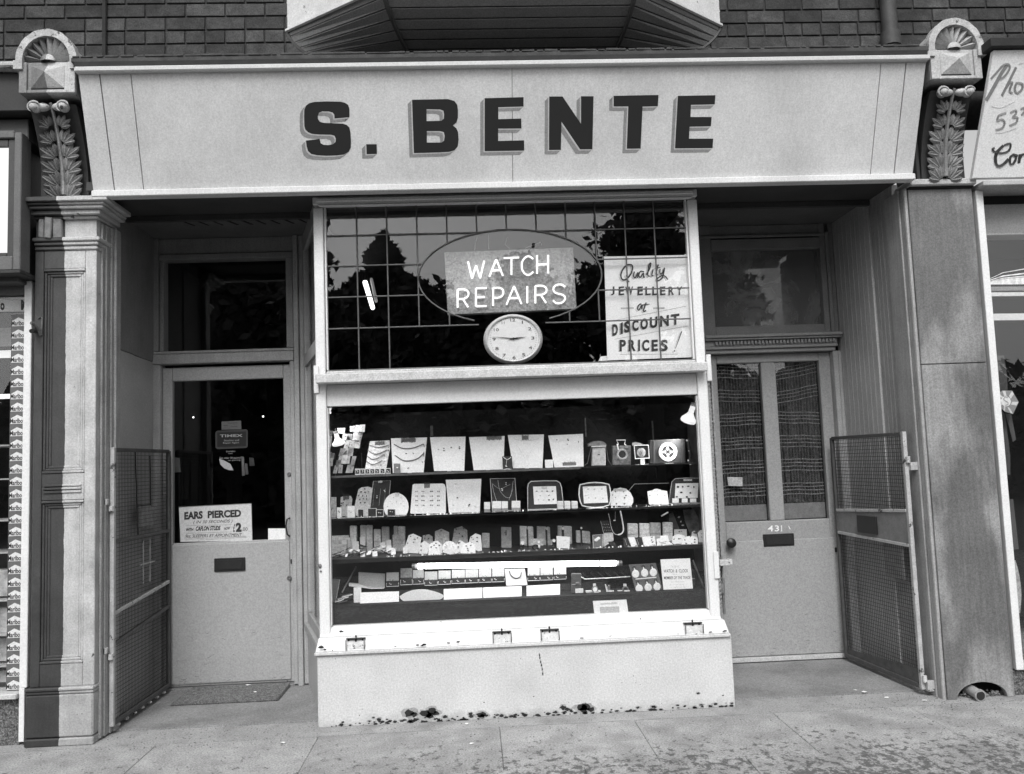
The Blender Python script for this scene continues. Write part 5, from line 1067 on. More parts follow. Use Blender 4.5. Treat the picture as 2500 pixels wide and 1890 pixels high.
for nm_, lb_, zz_, xr_, yr_, n_ in (('trinkets', 'scatter of tiny rings and tickets along the front of the third shelf', ZC, (.35, 2.05), (.108, .15), 190), ('trinkets', 'sprinkling of tiny rings and tickets along the front edge of the second shelf', ZB, (.1, 2.05), (.102, .125), 90)):
    for m_, fr_ in ((M_PEARL, .45), (M_STEEL, .55)):
        b = MB()
        for k in range(int(n_ * fr_)):
            x = tk.uniform(*xr_); y = tk.uniform(*yr_); r = tk.uniform(.0014, .0036)
            if tk.random() < .5: b.ball((x, y, zz_ + r), r, r, r, 5, 4)
            else: w = tk.uniform(.004, .009); h_ = tk.uniform(.003, .010); b.hexa([(x, y, zz_), (x + w, y, zz_), (x + w, y + .004, zz_ + h_), (x, y + .004, zz_ + h_)], (0, .001, 0))
        if m_ is M_PEARL: T0 = b.build(nm_, m_, loc=(1, .12, zz_), label=lb_, cat='trinkets', kind='stuff')
        else: b.build('dull_pieces', m_, T0, kind='stuff')
def watch(c, x, y, Y, r, lab, face=None, strap=60, zs=ZC, band=M_DCARD):
    p = at(*px(c, x, y), Y); T = thing('watch', (p.x, Y, zs), lab, 'watch')
    MB().lathe((p.x, Y, p.z), 'y', [(r, 0), (r, .004), (r * .88, .006), (0, .006)], 16).build('case', face or M_PEARL, T, smooth=True)
    h = strap / CR[c][2] / 430; MB().tube([(p.x, Y + .004, p.z + h * .55), (p.x, Y + .003, p.z), (p.x, Y + .012, max(zs + .002, p.z - h))], r * .5, 6).build('strap', band, T)
    MB().box(p.x - r * .8, p.x + r * .8, Y + .010, Y + .022, zs + .0005, max(zs + .004, p.z - r * .6)).build('cushion', M_DCARD, T)
    return T
watch('5', 1500, 380, .3, .006, 'dark-dialled watch on a stand before the left back box', M_GCARD); watch('5', 1795, 382, .3, .007, 'ring-shaped watch on a stand before the middle back box', M_GCARD); watch('5', 2050, 380, .3, .0085, 'round white watch on a stand before the right back box')
watch('5', 1430, 605, .2, .0115, 'white domed watch lying on its cushion, centre of the third shelf', strap=40); watch('5', 1910, 568, .2, .0095, 'white oval watch lying by the white ticket card', strap=30)
watch('6', 228, 520, .3, .006, 'small pale watch standing on the low pale box', strap=40)
T = thing('bangle', at(*px('5', 1650, 650), .16), 'dark bangle and white watch lying together near the middle of the third shelf', 'bangle'); T.location.z = ZC
pc = at(*px('5', 1625, 660), .16); MB().tube([(pc.x + .016 * cos(t), .16 - .004 * sin(t), ZC + .016 + .013 * sin(t)) for t in [2 * pi * k / 16 for k in range(16)]], .0035, 6, closed=True).build('ring', M_DARKM, T)
MB().ball(at(*px('5', 1680, 600), .155), .010, .004, .007).ball(at(*px('5', 1685, 660), .155), .006, .004, .011).build('watch_head', M_PEARL, T, smooth=True)
T = card('5', [(1952, 498), (2160, 510), (2150, 672), (1955, 668)], ZC, M_PAPERD, 'square white ticket card with speckled print, third shelf right of centre', Y=.17); dots(T, '5', [(2065, 640), (1990, 540), (2080, 560), (2120, 600)], .003, M_GCARD)
T = card('6', [(390, 622), (535, 610), (530, 808), (400, 815)], ZC, mat('open_case_grey', .14, .6, .2, 30), 'grey open case holding a white oval watch', 'case', Y=.15, name='watch_case', edge=M_GCARD); dots(T, '6', [(455, 675), (440, 690), (470, 665)], .009, M_PAPER)
T = card('6', [(545, 598), (680, 590), (688, 710), (560, 805), (540, 800)], ZC, M_GCARD, 'grey leaning card to the left of the bead necklace', Y=.2, ln=.3)
MB().hexa([at(*px('6', x, y), .15) for x, y in ((605, 715), (690, 710), (750, 800), (680, 808))], (0, .004, 0)).build('dark_wallet', M_DCARD, loc=at(*px('6', 680, 805), .15), label='dark open wallet below the bead necklace', cat='wallet')
T = thing('cufflink_tray', at(*px('6', 600, 585), .28), 'small dark tray of three rows of cufflinks beside the bead necklace', 'tray')
MB().prism([at(*px('6', x, y), .28) for x, y in ((505, 420), (612, 418), (665, 582), (545, 592))], (0, .01, 0)).build('tray', M_DCARD, T)
MB().tube([at(*px('6', x, y), .277) for x, y in ((503, 420), (545, 592), (665, 585))], .0014, 4).build('rim', M_GCARD, T)
b = MB()
for j in range(3):
    for k in range(4): b.ball(at(*px('6', 535 + k * 26 + j * 12, 465 + j * 42 + (k % 2) * 4), .276), .0026, .002, .002, 5, 4)
b.build('cufflink', M_GCARD, T, kind='stuff')
T = thing('bead_necklace', at(*px('6', 740, 610), .2), 'white bead necklace hanging in a long U from the second shelf', 'necklace')
path = smooth_path([(785, 285), (800, 360), (815, 440), (826, 520), (825, 560), (800, 598), (755, 615), (700, 600), (665, 545), (645, 470), (632, 390), (615, 320)], 5)
b = MB(); w_ = [(.0045 if k < len(path) * .55 else .0022) for k in range(len(path))]
for (x, y), r in zip(path, w_): b.ball(at(*px('6', x, y), .2), r, r, r, 6, 4)
b.build('bead', M_PEARL, T, kind='stuff')
MB().ball(at(*px('6', 700, 412), .2), .0075, .003, .0035).build('clasp_ticket', M_PEARL, T); MB().tube([at(*px('6', 712, 285), .2), at(*px('6', 708, 405), .2)], .0006, 4).build('thread', M_GCARD, T)
for k, (pts_, mm, lb) in enumerate((([(818, 660), (890, 658), (935, 805), (840, 815)], M_DCARD, 'dark book-like card, left of the row of upright white ones'), ([(892, 655), (985, 652), (1032, 800), (942, 808)], M_PAPER, 'white upright card between two dark ones'), ([(990, 655), (1085, 650), (1115, 780), (1035, 790)], M_DCARD, 'dark patterned card between two white ones'),
                              ([(1093, 648), (1270, 632), (1290, 795), (1120, 802)], M_PAPER, 'wide white card with a column of dark earrings'), ([(1298, 680), (1352, 672), (1350, 630), (1455, 625), (1475, 720), (1530, 770), (1400, 785), (1310, 788)], M_PAPER, 'irregular white card with thin brooches, right of the earring column'))):
    T = card('6', pts_, ZC, mm, lb, Y=.13 + .01 * (k % 2), ln=.2)
    if k == 3: dots(T, '6', [(1228, 650), (1228, 690), (1238, 720), (1245, 760)], .0045); dots(T, '6', [(1185, 775)], .003)
    if k == 4: chain(T, '6', [(1330, 715), (1380, 725), (1440, 705)], .001); chain(T, '6', [(1360, 745), (1430, 735)], .001)
    if k in (0, 2): chain(T, '6', [(pts_[0][0] + 30, 680), (pts_[0][0] + 55, 760)], .0008, M_GCARD)
T = card('6', [(1480, 312), (1530, 300), (1680, 525), (1580, 530), (1470, 410)], ZC, mat('leaning_tray_grey', .09, .7, .2, 30), 'dark tray leaning at an angle with pale oval pieces down its edge', 'tray', Y=.33, name='leaning_tray'); dots(T, '6', [(1612, 365), (1640, 430), (1670, 480)], .006, M_GCARD)
T = card('6', [(1675, 262), (1830, 255), (1975, 480), (1900, 600), (1790, 590), (1700, 390)], ZC, mat('drape_grey', .3, .9, .5, 20, .4), 'crumpled pale cloth draped behind the right end of the third shelf', 'cloth', Y=.4, name='draped_cloth')
p = at(*px('6', 1365, 352), .25); q = at(*px('6', 1462, 295), .25); T = thing('rolled_paper', p, 'short white rolled paper tucked under the second shelf at the right', 'paper'); MB().tube([p, q], .0045, 8).build('roll', M_PEARL, T)

# --- lower display, two steps
T = thing('white_box', at(*px('7', 505, 365), .28), 'plain white open box at the left end of the row of small jewellery boxes', 'box'); T.location.z = ZD
q = [at(*px('7', x, y), .28) for x, y in ((370, 205), (650, 220), (648, 372), (370, 366))]; MB().prism(q, (0, .008, 0)).build('lid', M_PAPERD, T)
q = [at(*px('7', x, y), .22) for x, y in ((268, 322), (370, 330), (500, 372), (645, 368), (640, 378), (510, 382), (268, 352))]; MB().prism(q, (0, .03, 0)).build('base', M_PAPERD, T)
sb = [(665, 210, 795, 357), (815, 165, 938, 340), (946, 182, 1060, 333), (1070, 200, 1205, 346), (1216, 190, 1345, 335), (1358, 180, 1496, 325), (1502, 175, 1636, 320), (1645, 170, 1776, 314), (1786, 165, 1914, 309)]
ordn = ['first', 'second', 'third', 'fourth', 'fifth', 'sixth', 'seventh', 'eighth', 'ninth', 'tenth', 'eleventh', 'twelfth']
sb = [('7',) + s for s in sb] + [('8', -50, 158, 76, 296), ('8', 85, 156, 215, 290), ('8', 228, 150, 357, 282)]
js = random.Random(21)
for i, (c, x0, y0, x1, y1) in enumerate(sb):
    ym = y0 + (y1 - y0) * (.55 if i not in (1, 2) else .52); Y = .22
    o = at(*px(c, (x0 + x1) / 2, y1), Y); T = thing('jewellery_box', (o.x, Y, ZD), ordn[i] + ' small open jewellery box from the left in the row under the fluorescent tube', 'jewellery box', 'small open jewellery boxes under the tube')
    q = [at(*px(c, x, y), Y + .03) for x, y in ((x0, y0), (x1, y0 - 3), (x1, ym + 6), (x0, ym + 10))]; MB().prism(q, (0, .008, 0)).build('lid', M_GCARD if i in (1,) else M_PAPERD, T)
    fr_ = [at(*px(c, x, y), Y) for x, y in ((x0, ym + 12), (x1, ym + 8), (x1, y1 - 8), (x0, y1 - 5))]; MB().prism(fr_, (0, .02, 0)).build('velvet_pad', M_DCARD, T)
    MB().tube([at(*px(c, x, y), Y - .002) for x, y in ((x0, ym + 30), (x0, y1), (x1, y1 - 5), (x1, ym + 24))], .0016, 5).build('rim', M_PAPERD, T)
    b = MB()
    for k in range(9): b.ball(at(*px(c, js.uniform(x0 + 14, x1 - 14), js.uniform(ym - 6, ym + 18)), Y - .002), js.uniform(.001, .003), .002, js.uniform(.001, .0035), 5, 3)
    b.build('dark_piece', M_DARKM, T, kind='stuff')
    xm = js.uniform(x0 + 35, x1 - 35); MB().ball(at(*px(c, xm, (ym + y1) / 2 + 8), Y - .002), .006, .002, .002, 6, 4).ball(at(*px(c, xm - 12, (ym + y1) / 2 - 2), Y - .002), .003, .002, .0025, 6, 4).build('jewel', M_PEARL, T)
T = card('7', [(1918, 170), (2130, 165), (2158, 302), (1932, 310)], ZD, M_PAPERD, 'white square case with a dark curved necklace, between the ninth and tenth boxes', 'necklace case', Y=.22, name='necklace_case', ln=.2); chain(T, '7', [(1965, 190), (1985, 240), (2030, 268), (2080, 255), (2095, 205)], .003)
MB().prism([at(*px('7', x, y), .15) for x, y in ((318, 370), (396, 368), (398, 530), (320, 540))], (0, .02, 0)).build('white_post', M_PAPERD, loc=at(*px('7', 350, 530), .15), label='short white upright block at the left of the lowest trays', cat='block')
def tray(c, x0, y0, x1, y1, lab, slope=-12):
    Y = .10; W0 = [at(*px(c, x, y), Y + o_) for x, y, o_ in ((x0, y0, .04), (x1, y0 + slope, .04), (x1, y1 + slope, 0), (x0, y1, 0))]
    zb = min(W0[2].z, W0[3].z); dz_ = ZE + .001 - zb; T = thing('display_tray', ((W0[2].x + W0[3].x) / 2, Y, ZE), lab, 'tray')
    h = W0[0].z - W0[3].z
    MB().hexa([W0[3], W0[2], W0[1], W0[0]], (0, .006, 0)).build('face', M_PAPERD, T, .001)
    MB().hexa([W0[3] + Vector((0, 0, -.0)), W0[2], W0[2] + Vector((0, -.012, 0)), W0[3] + Vector((0, -.012, 0))], (0, 0, .010)).build('lip', M_PAPERD, T, .001)
    MB().tube([W0[0] + Vector((0, -.001, -.006)), W0[1] + Vector((0, -.001, -.006))], .0012, 4).build('edge_line', M_GCARD, T)
    return T
tray('7', 386, 420, 798, 590, 'leftmost plain white tray on the lowest step'); tray('7', 1272, 385, 1682, 553, 'white tray right of the oval case on the lowest step', -16); tray('7', 1690, 368, 2098, 538, 'middle white tray of the three together on the lowest step', -14); tray('8', -62, 350, 292, 512, 'rightmost white tray of the three together on the lowest step', -20)
T = thing('oval_case', at(*px('7', 1040, 570), .10), 'wide lens-shaped white case lying open between the lowest trays', 'case'); T.location.z = ZE
MB().prism([at(*px('7', x, y), .13) for x, y in smooth_path([(804, 462), (850, 432), (930, 400), (1040, 388), (1140, 402), (1230, 430), (1270, 458), (1235, 492), (1140, 512), (1040, 525), (900, 520), (830, 500), (804, 462)], 3)[:-1]], (0, .01, 0)).build('lid', M_PAPERD, T)
MB().prism([at(*px('7', x, y), .10) for x, y in smooth_path([(802, 540), (900, 528), (1040, 520), (1180, 518), (1275, 522), (1275, 545), (1180, 556), (1040, 562), (900, 568), (802, 565), (802, 540)], 2)[:-1]], (0, .03, 0)).build('base', M_PAPERD, T)
# watches at the right of the lowest step
T = boxy('8', 418, 222, 518, 476, ZE, mat('watch_box_grey', .09, .6, .2, 20), 'tall open watch box with a pale watch inside, left of the wristwatches', 'watch_box', 'watch box', Y=.12, dep=.03)
MB().box(*[v for v in (at(*px('8', 436, 0), .118).x, at(*px('8', 520, 0), .118).x, .112, .119, ZE + .004, at(*px('8', 470, 378), .118).z)]).build('white_insert', M_PAPERD, T, .001); MB().ball(at(*px('8', 478, 322), .116), .0145, .004, .0085).build('watch_head', M_STEEL, T, smooth=True)
T = thing('pen_rail', at(*px('8', 780, 275), .2), 'pale rail holding six dark slanting pens below the tube', 'pen rail'); MB().tube([at(*px('8', x, y), .2) for x, y in ((515, 255), (555, 277), (800, 266), (1035, 250))], .0028, 6).build('rail', M_PEARL, T)
for k in range(6): a_ = at(*px('8', 590 + k * 82, 262 - k * 2), .205); MB().tube([a_, a_ + Vector((-.022, .05, .022))], .004, 6).build('pen', M_DARKM, T)
def wrist(x, y, x0, y0, x1, y1, lab, face):
    p = at(*px('8', x, y), .13); T = thing('wristwatch', (p.x, .13, ZE), lab, 'wristwatch')
    q = [at(*px('8', a_, b_), .14) for a_, b_ in ((x0, y0), (x1, y0 - 2), (x1 + 6, y1 - 3), (x0, y1))]; MB().prism(q, (0, .02, 0)).build('cushion', M_PAPERD, T)
    MB().lathe((p.x, .13, p.z), 'y', [(.0185, -.002), (.0185, .004), (.015, .007), (.013, .005), (0, .005)], 20).build('case', M_STEEL, T, smooth=True); MB().lathe((p.x, .1246, p.z), 'y', [(.0125, 0), (0, .0002)], 16).build('dial', face, T)
    MB().box(p.x - .009, p.x + .007, .128, .138, p.z + .016, p.z + .030).build('strap', M_GCARD, T, .001); MB().box(p.x - .008, p.x + .014, .118, .128, ZE + .002, p.z - .014).build('strap', M_DCARD, T, .001)
    MB().box(p.x - .010, p.x + .020, .112, .116, ZE + .001, ZE + .008).build('ticket', M_GCARD, T)
wrist(661, 385, 567, 402, 722, 456, 'left wristwatch with a pale dial on a white cushion', M_PAPER); wrist(984, 386, 905, 400, 1030, 442, 'right wristwatch with a dark dial on a white cushion', M_DCARD)
T = card('8', [(768, 332), (778, 332), (800, 425), (862, 425), (862, 446), (785, 446)], ZE, M_PAPERD, 'thin white L-shaped stand between the two wristwatches', 'watch stand', Y=.13, name='watch_stand', ln=0); MB().ball(at(*px('8', 810, 352), .132), .0075, .006, .008).ball(at(*px('8', 850, 415), .128), .006).build('watch_part', M_STEEL, T, smooth=True)
T = card('8', [(1020, 125), (1305, 108), (1380, 420), (1095, 440)], ZE, mat('pocket_board', .10, .7, .2, 25), 'grey leaning board of six white pocket watches in two rows', 'pocket watch board', Y=.12, ln=.25, name='pocket_watch_board')
for (x, y) in ((1090, 222), (1186, 212), (1277, 206), (1128, 378), (1223, 366), (1317, 358)):
    p = P3(T, '8', x, y, .003); w = MB().lathe((p.x, p.y, p.z), 'y', [(.0195, 0), (.0205, .002), (.018, .005), (0, .005)], 18, sz=1.12).build('pocket_watch', M_PEARL, T, smooth=True)
    k0 = P3(T, '8', x - 16, y - 62, .004); MB().tube([k0, P3(T, '8', x - 8, y - 42, .004)], .0038, 6).build('winder', M_PEARL, w); MB().tube([k0 + Vector((.007 * cos(t), 0, .004 + .007 * sin(t))) for t in [2 * pi * k / 10 for k in range(10)]], .0028, 5, closed=True).build('bow', M_DARKM, w)
chain(T, '8', [(1090, 278), (1200, 268), (1310, 258)], .0028, M_PAPERD, 'ledge'); MB().prism([P3(T, '8', x, y, .003) for x, y in ((1225, 424), (1298, 420), (1300, 448), (1228, 452))], (0, .001, 0)).build('ticket', M_GCARD, T)
T = card('8', [(1355, 70), (1668, 57), (1702, 427), (1390, 440)], ZE, M_PAPER, 'white notice reading WATCH and CLOCK, MEMBER OF THE TRADE beside the pocket watch board', 'notice', Y=.12, ln=.08, name='notice')
for s_, x0, y0, x1, y1, sh_, bo in (('The Guild', 1460, 132, 1550, 155, .4, 0), ('WATCH  &  CLOCK', 1388, 174, 1648, 210, 0, .004), ('House is', 1475, 218, 1560, 232, .4, 0), ('MEMBER OF THE TRADE', 1392, 248, 1672, 280, 0, .004), ('qualified here', 1466, 298, 1604, 318, .4, 0), ('recommended by', 1450, 328, 1610, 346, .4, 0), ('the watch trade', 1462, 355, 1612, 372, .4, 0)):
    text_on(MB(), s_, [P3(T, '8', x, y, .001) for x, y in ((x0, y0), (x1, y0 - 4), (x1, y1 - 4), (x0, y1))], (0, -.001, 0), bo, sh_).build('lettering', M_GRID if bo else M_GCARD, T)
T = card('8', [(640, 510), (995, 495), (1015, 640), (655, 656)], .500, M_PAPER, 'white printed card lying against the dark base panel at the foot of the window', 'card', Y=.045, ln=.04, name='printed_card'); MB().prism([P3(T, '8', x, y, .001) for x, y in ((712, 572), (915, 566), (922, 640), (716, 646))], (0, .0005, 0)).build('printed_block', mat('print_block_grey', .5, .8, .25, 220), T); strip(T, '8', 720, 540, 900, 530, 5, M_GCARD)
boxy('8', 1692, 182, 1732, 420, ZE, M_DCARD, 'narrow dark box behind the right edge of the white notice', 'dark_box', Y=.2); MB().tube([at(*px('8', 1695, 75), .16), at(*px('8', 1830, 405), .13)], .006, 6).build('rod', mat('rod_wood', .08, .6), loc=at(*px('8', 1830, 405), .13), label='dark rod leaning in the right corner of the lower display', cat='rod')
for k, (x0, y0, x1, y1) in enumerate(((1760, 180, 1830, 205), (1770, 228, 1840, 254))): a_ = at(*px('8', x0, y0), .3); b_ = at(*px('8', x1, y1), .3); MB().box(a_.x, b_.x, .3, .31, b_.z, a_.z).build('dark_clip', M_DCARD, loc=a_, label=['upper', 'lower'][k] + ' dark clip on the grey right side of the lower display', cat='clip')
T = card('7', [(80, 275), (172, 282), (128, 500), (95, 500)], ZE, mat('frame_card_grey', .14, .6, .3, 30), 'grey framed picture leaning at the left end of the lower display', 'picture', Y=.2, name='framed_picture', edge=M_GCARD)
MB().tube([at(*px('7', 345, 145), .3), at(*px('7', 195, 420), .2)], .004, 6).build('stick', mat('stick_grey', .2, .6), loc=at(*px('7', 195, 420), .2), label='thin pale stick leaning at the left of the lower display', cat='stick')
for k in range(16):
    x = hp.uniform(120, 370); y = hp.uniform(455, 590); p = at(*px('7', x, y), .11 + (590 - y) / 135 * .08); L_ = hp.uniform(.03, .07); an = radians(hp.uniform(5, 35)); z = ZE + .004 + (590 - y) / 135 * .028
    MB().hexa([(p.x - L_ / 2 * cos(an), p.y, z), (p.x + L_ / 2 * cos(an), p.y - .004, z + L_ * sin(an) * .4), (p.x + L_ / 2 * cos(an), p.y + .012, z + L_ * sin(an) * .4), (p.x - L_ / 2 * cos(an), p.y + .012, z)], (0, 0, .004)).build('loose_strap', hp.choice([M_DCARD, M_DCARD, M_STEEL, M_PAPERD]), loc=p, label=heapword((x - 120) * 3.4 + 190, (y - 455) * 1.4 + 1290) + ' loose strap in the dark pile at the left of the lower display', cat='strap', group='loose straps piled at the left of the lower display')

# ------------------------------------------------------------------ upper window: neon sign, clock, poster
T = thing('neon_sign', at(1250, 765, .10), 'grey rectangular sign with glowing tube letters WATCH REPAIRS hanging in the upper window', 'neon sign')
q = [at(u, v, .10) for u, v in ((1084.5, 616), (1399, 604), (1408, 754), (1093, 768.5))]; MB().prism(q, (0, .05, 0)).build('board', M_NEONB, T, .002)
def neon(strokes, ox, oy, sc):
    for s in strokes: MB().tube([at(ox + x * sc[0], oy + y * sc[1] - x * sc[0] * .032, .085) for x, y in smooth_path(s, 3) if True] if len(s) > 2 and not s[0] == 'L' else [at(ox + x * sc[0], oy + y * sc[1] - x * sc[0] * .032, .085) for x, y in s], .0058, 6).build('letter_tube', E_NEON, T, smooth=True)
G = {'W': [[(0, 0), (.25, 1)], [(.25, 1), (.5, .25)], [(.5, .25), (.75, 1)], [(.75, 1), (1, 0)]], 'A': [[(0, 1), (.5, 0)], [(.5, 0), (1, 1)], [(.2, .66), (.8, .66)]], 'T': [[(0, 0), (1, 0)], [(.5, 0), (.5, 1)]],
     'C': [[(1, .15), (.7, 0), (.35, .03), (.05, .3), (.05, .7), (.35, .97), (.7, 1), (1, .85)]], 'H': [[(0, 0), (0, 1)], [(1, 0), (1, 1)], [(0, .5), (1, .5)]], 'R': [[(0, 1), (0, 0)], [(0, 0), (.6, 0), (1, .13), (1, .38), (.6, .52), (0, .52)], [(.5, .52), (1, 1)]],
     'E': [[(1, 0), (0, 0)], [(0, 0), (0, 1)], [(0, 1), (1, 1)], [(0, .5), (.8, .5)]], 'P': [[(0, 1), (0, 0)], [(0, 0), (.6, 0), (1, .13), (1, .4), (.6, .55), (0, .55)]], 'I': [[(0, 0), (0, 1)]], 'S': [[(1, .12), (.7, 0), (.3, 0), (.03, .18), (.15, .42), (.85, .58), (1, .8), (.7, 1), (.25, 1), (0, .85)]]}
def px2(c, x, y): return px(c, x, y)
for word in ([('W', 'f', 1480, 628, 1612, 768), ('A', 'f', 1655, 612, 1765, 750), ('T', 'g', 100, 600, 225, 740), ('C', 'g', 245, 590, 340, 738), ('H', 'g', 372, 580, 462, 728)],
             [('R', 'f', 1395, 858, 1480, 1005), ('E', 'f', 1545, 848, 1632, 995), ('P', 'f', 1685, 845, 1765, 990), ('A', 'g', 122, 832, 245, 980), ('I', 'g', 292, 832, 293, 970), ('R', 'g', 358, 828, 445, 970), ('S', 'g', 503, 820, 600, 968)]):
    for ch, c, x0, y0, x1, y1 in word:
        for s in G[ch]:
            pp_ = smooth_path(s, 3) if len(s) > 2 else s
            MB().tube([at(*px(c, x0 + (x1 - x0) * x, y0 + (y1 - y0) * y - (x1 - x0) * (x - .5) * .04), .085) for x, y in pp_], .0052, 6).build('letter_tube', E_NEON, T, smooth=True)
wr = MB()
for pts_ in ([('f', 1535, 540), ('f', 1540, 480), ('f', 1555, 435)], [('f', 1650, 530), ('f', 1648, 420)], [('g', 150, 525), ('g', 110, 490), ('g', 130, 430)], [('g', 275, 522), ('g', 400, 472), ('g', 412, 500)]): wr.tube([at(*px(*p_), .12) for p_ in pts_], .0012, 4)
wr.build('hanging_wire', M_GCARD, T)
T = thing('wall_clock', (at(1253, 828, .09).x, .09, 1.873), 'round white electric clock standing on the ledge under the neon sign, showing quarter to three', 'clock')
cc = at(1253, 828, .08); ra, rb_ = .167, .142
MB().lathe((cc.x, .12, cc.z), 'y', [(ra * .9, 0), (ra, .02), (ra * .98, .05), (ra * .9, .065), (ra * .86, .062)], 40, sz=rb_ / ra).build('case', mat('clock_case_white', .72, .35, .03, 4, 0), T, smooth=True)
MB().lathe((cc.x, .066, cc.z), 'y', [(.143, -.01), (.143, 0), (.0, .0004)], 40, sz=.90).build('face', M_FACE, T)
for k in range(1, 13):
    t = pi / 2 - k * pi / 6; x, z = cc.x + .108 * cos(t), cc.z + .106 * sin(t); w_ = {1: .0028, 11: .0075}.get(k, .009 if k < 10 else .0135)
    text_on(MB(), str(k), [(x - w_, .0648, z + .0085), (x + w_, .0648, z + .0085), (x + w_, .0648, z - .0085), (x - w_, .0648, z - .0085)], (0, -.0006, 0)).build('numeral', M_GRID, T)
b = MB()
for k in range(60):
    t = 2 * pi * k / 60; r0_, r1_ = (.126, .132); ribbon(b, [(cc.x + r0_ * cos(t), .065, cc.z + r0_ * sin(t) * .92), (cc.x + r1_ * cos(t), .065, cc.z + r1_ * sin(t) * .92)], .0012)
b.build('minute_marks', M_GRID, T, kind='stuff')
def hand(a_deg, L, w, tail): t = radians(90 - a_deg); d_ = Vector((cos(t), 0, sin(t))); n_ = Vector((-sin(t), 0, cos(t))); c_ = Vector((cc.x, .060, cc.z)); MB().prism([c_ - d_ * tail, c_ - d_ * tail * .3 + n_ * w, c_ + d_ * L * .3 + n_ * w, c_ + d_ * L, c_ + d_ * L * .3 - n_ * w, c_ - d_ * tail * .3 - n_ * w], (0, .001, 0)).build('hand', M_DARKM, T)
hand(277, .122, .0022, .03); hand(84, .078, .0036, .02); hand(250, .04, .001, .03)
MB().lathe((cc.x, .060, cc.z), 'y', [(.007, 0), (.006, .004), (0, .005)], 12).build('hub', M_DARKM, T)
T = thing('poster', at(1590, 876, .06), 'white poster reading Quality JEWELLERY at DISCOUNT PRICES! in the right of the upper window', 'poster')
PYY = .062
q = [at(u, v, PYY) for u, v in ((1475, 626.5), (1680, 622.5), (1693.6, 872), (1482.7, 880))]; MB().prism(q, (0, .006, 0)).build('board', M_PAPER, T)
MB().prism([at(*px('g', x, y), .075) for x, y in ((895, 1405), (945, 1400), (950, 1440), (875, 1442))], (0, .03, 0)).build('foot', M_PAPERD, T); MB().prism([at(*px('g', x, y), .07) for x, y in ((1575, 570), (1603, 568), (1605, 585), (1578, 587))], (0, .004, 0)).build('tape', M_PAPER, T)
pq = lambda x, y: at(*px('g', x, y), PYY)
def ptext(s, x0, y0, x1, y1, rise, m, bo=0., sh_=0.): text_on(MB(), s, [pq(x0, y0), pq(x1, y0 - rise), pq(x1, y1 - rise), pq(x0, y1)], (0, -.0014, 0), bo, sh_).build('lettering', m, T)
for dx, dy, m_ in ((-12, 8, M_GCARD), (0, 0, M_GRID)):
    o_ = (0, -.0008 if dx else -.0016, 0)
    def sc_(pts_, w, n=5): ribbon(MB(), [pq(x + dx, y + dy) for x, y in smooth_path(pts_, n)], w, o_).build('lettering', m_, T)
    K = .0072
    sc_([(1148, 660), (1110, 658), (1075, 690), (1055, 740), (1068, 778), (1100, 775), (1135, 735), (1150, 690), (1148, 660)], .0085); sc_([(1100, 740), (1115, 790), (1125, 795)], .006)
    sc_([(1165, 712), (1160, 755), (1175, 762), (1195, 720), (1192, 765)], K); sc_([(1245, 715), (1215, 712), (1202, 745), (1215, 760), (1240, 725), (1240, 758), (1252, 755)], K)
    sc_([(1262, 740), (1290, 690), (1300, 645), (1285, 660), (1275, 740), (1290, 750)], K); sc_([(1318, 695), (1308, 745), (1322, 745)], K); sc_([(1360, 655), (1342, 735), (1358, 738)], K); sc_([(1335, 685), (1378, 678)], .004)
    sc_([(1375, 690), (1375, 730), (1395, 725), (1410, 685)], K); sc_([(1412, 682), (1395, 760), (1365, 785), (1350, 775), (1390, 745), (1420, 755), (1438, 780)], K)
    sc_([(1222, 975), (1200, 990), (1192, 1020), (1205, 1025), (1228, 985), (1225, 1022)], K); sc_([(1262, 965), (1240, 1035), (1262, 1030)], K); sc_([(1228, 985), (1290, 978)], .004)
    for k, (ch, x) in enumerate(zip('JEWELLERY', (975, 1038, 1093, 1192, 1255, 1312, 1375, 1445, 1512))):
        w_ = 62 if ch == 'W' else (28 if ch in 'J' else 44); bo_ = .02
        text_on(MB(), ch, [pq(x + dx * .5, 836 + dy * .3), pq(x + w_ + dx * .5, 834 + dy * .3), pq(x + w_ + dx * .5, 903 + dy * .3), pq(x + dx * .5, 907 + dy * .3)], o_, bo_).build('lettering', m_, T)
    for k, ch in enumerate('DISCOUNT'):
        xs_ = (985, 1052, 1082, 1148, 1215, 1292, 1375, 1465)[k]; w_ = (46, 20, 50, 52, 62, 62, 72, 68)[k]; t_ = k / 7
        ya, yb = 1145 - 82 * t_, 1240 - 88 * t_
        text_on(MB(), ch, [pq(xs_ + dx * .7, ya + dy * .5), pq(xs_ + w_ + dx * .7, ya - 8 + dy * .5), pq(xs_ + w_ + dx * .7, yb - 8 + dy * .5), pq(xs_ + dx * .7, yb + dy * .5)], o_, .045 if not dx else .03).build('lettering', m_, T)
    for ch, x, w_ in (('P', 1045, 52), ('R', 1118, 58), ('I', 1196, 16), ('C', 1228, 60), ('E', 1305, 52), ('S', 1375, 64)):
        text_on(MB(), ch, [pq(x + dx * .7, 1270 + dy * .5), pq(x + w_ + dx * .7, 1268 + dy * .5), pq(x + w_ + dx * .7, 1360 + dy * .5), pq(x + dx * .7, 1365 + dy * .5)], o_, .04 if not dx else .02).build('lettering', m_, T)
    ribbon(MB(), [pq(1552 + dx, 1200 + dy), pq(1500 + dx, 1340 + dy)], [.006, .0025], o_).build('lettering', m_, T)
    p_ = pq(1493 + dx, 1360 + dy); MB().lathe((p_.x, PYY + o_[1] - .0002, p_.z), 'y', [(.0042, 0), (0, .0002)], 10).build('lettering', m_, T)
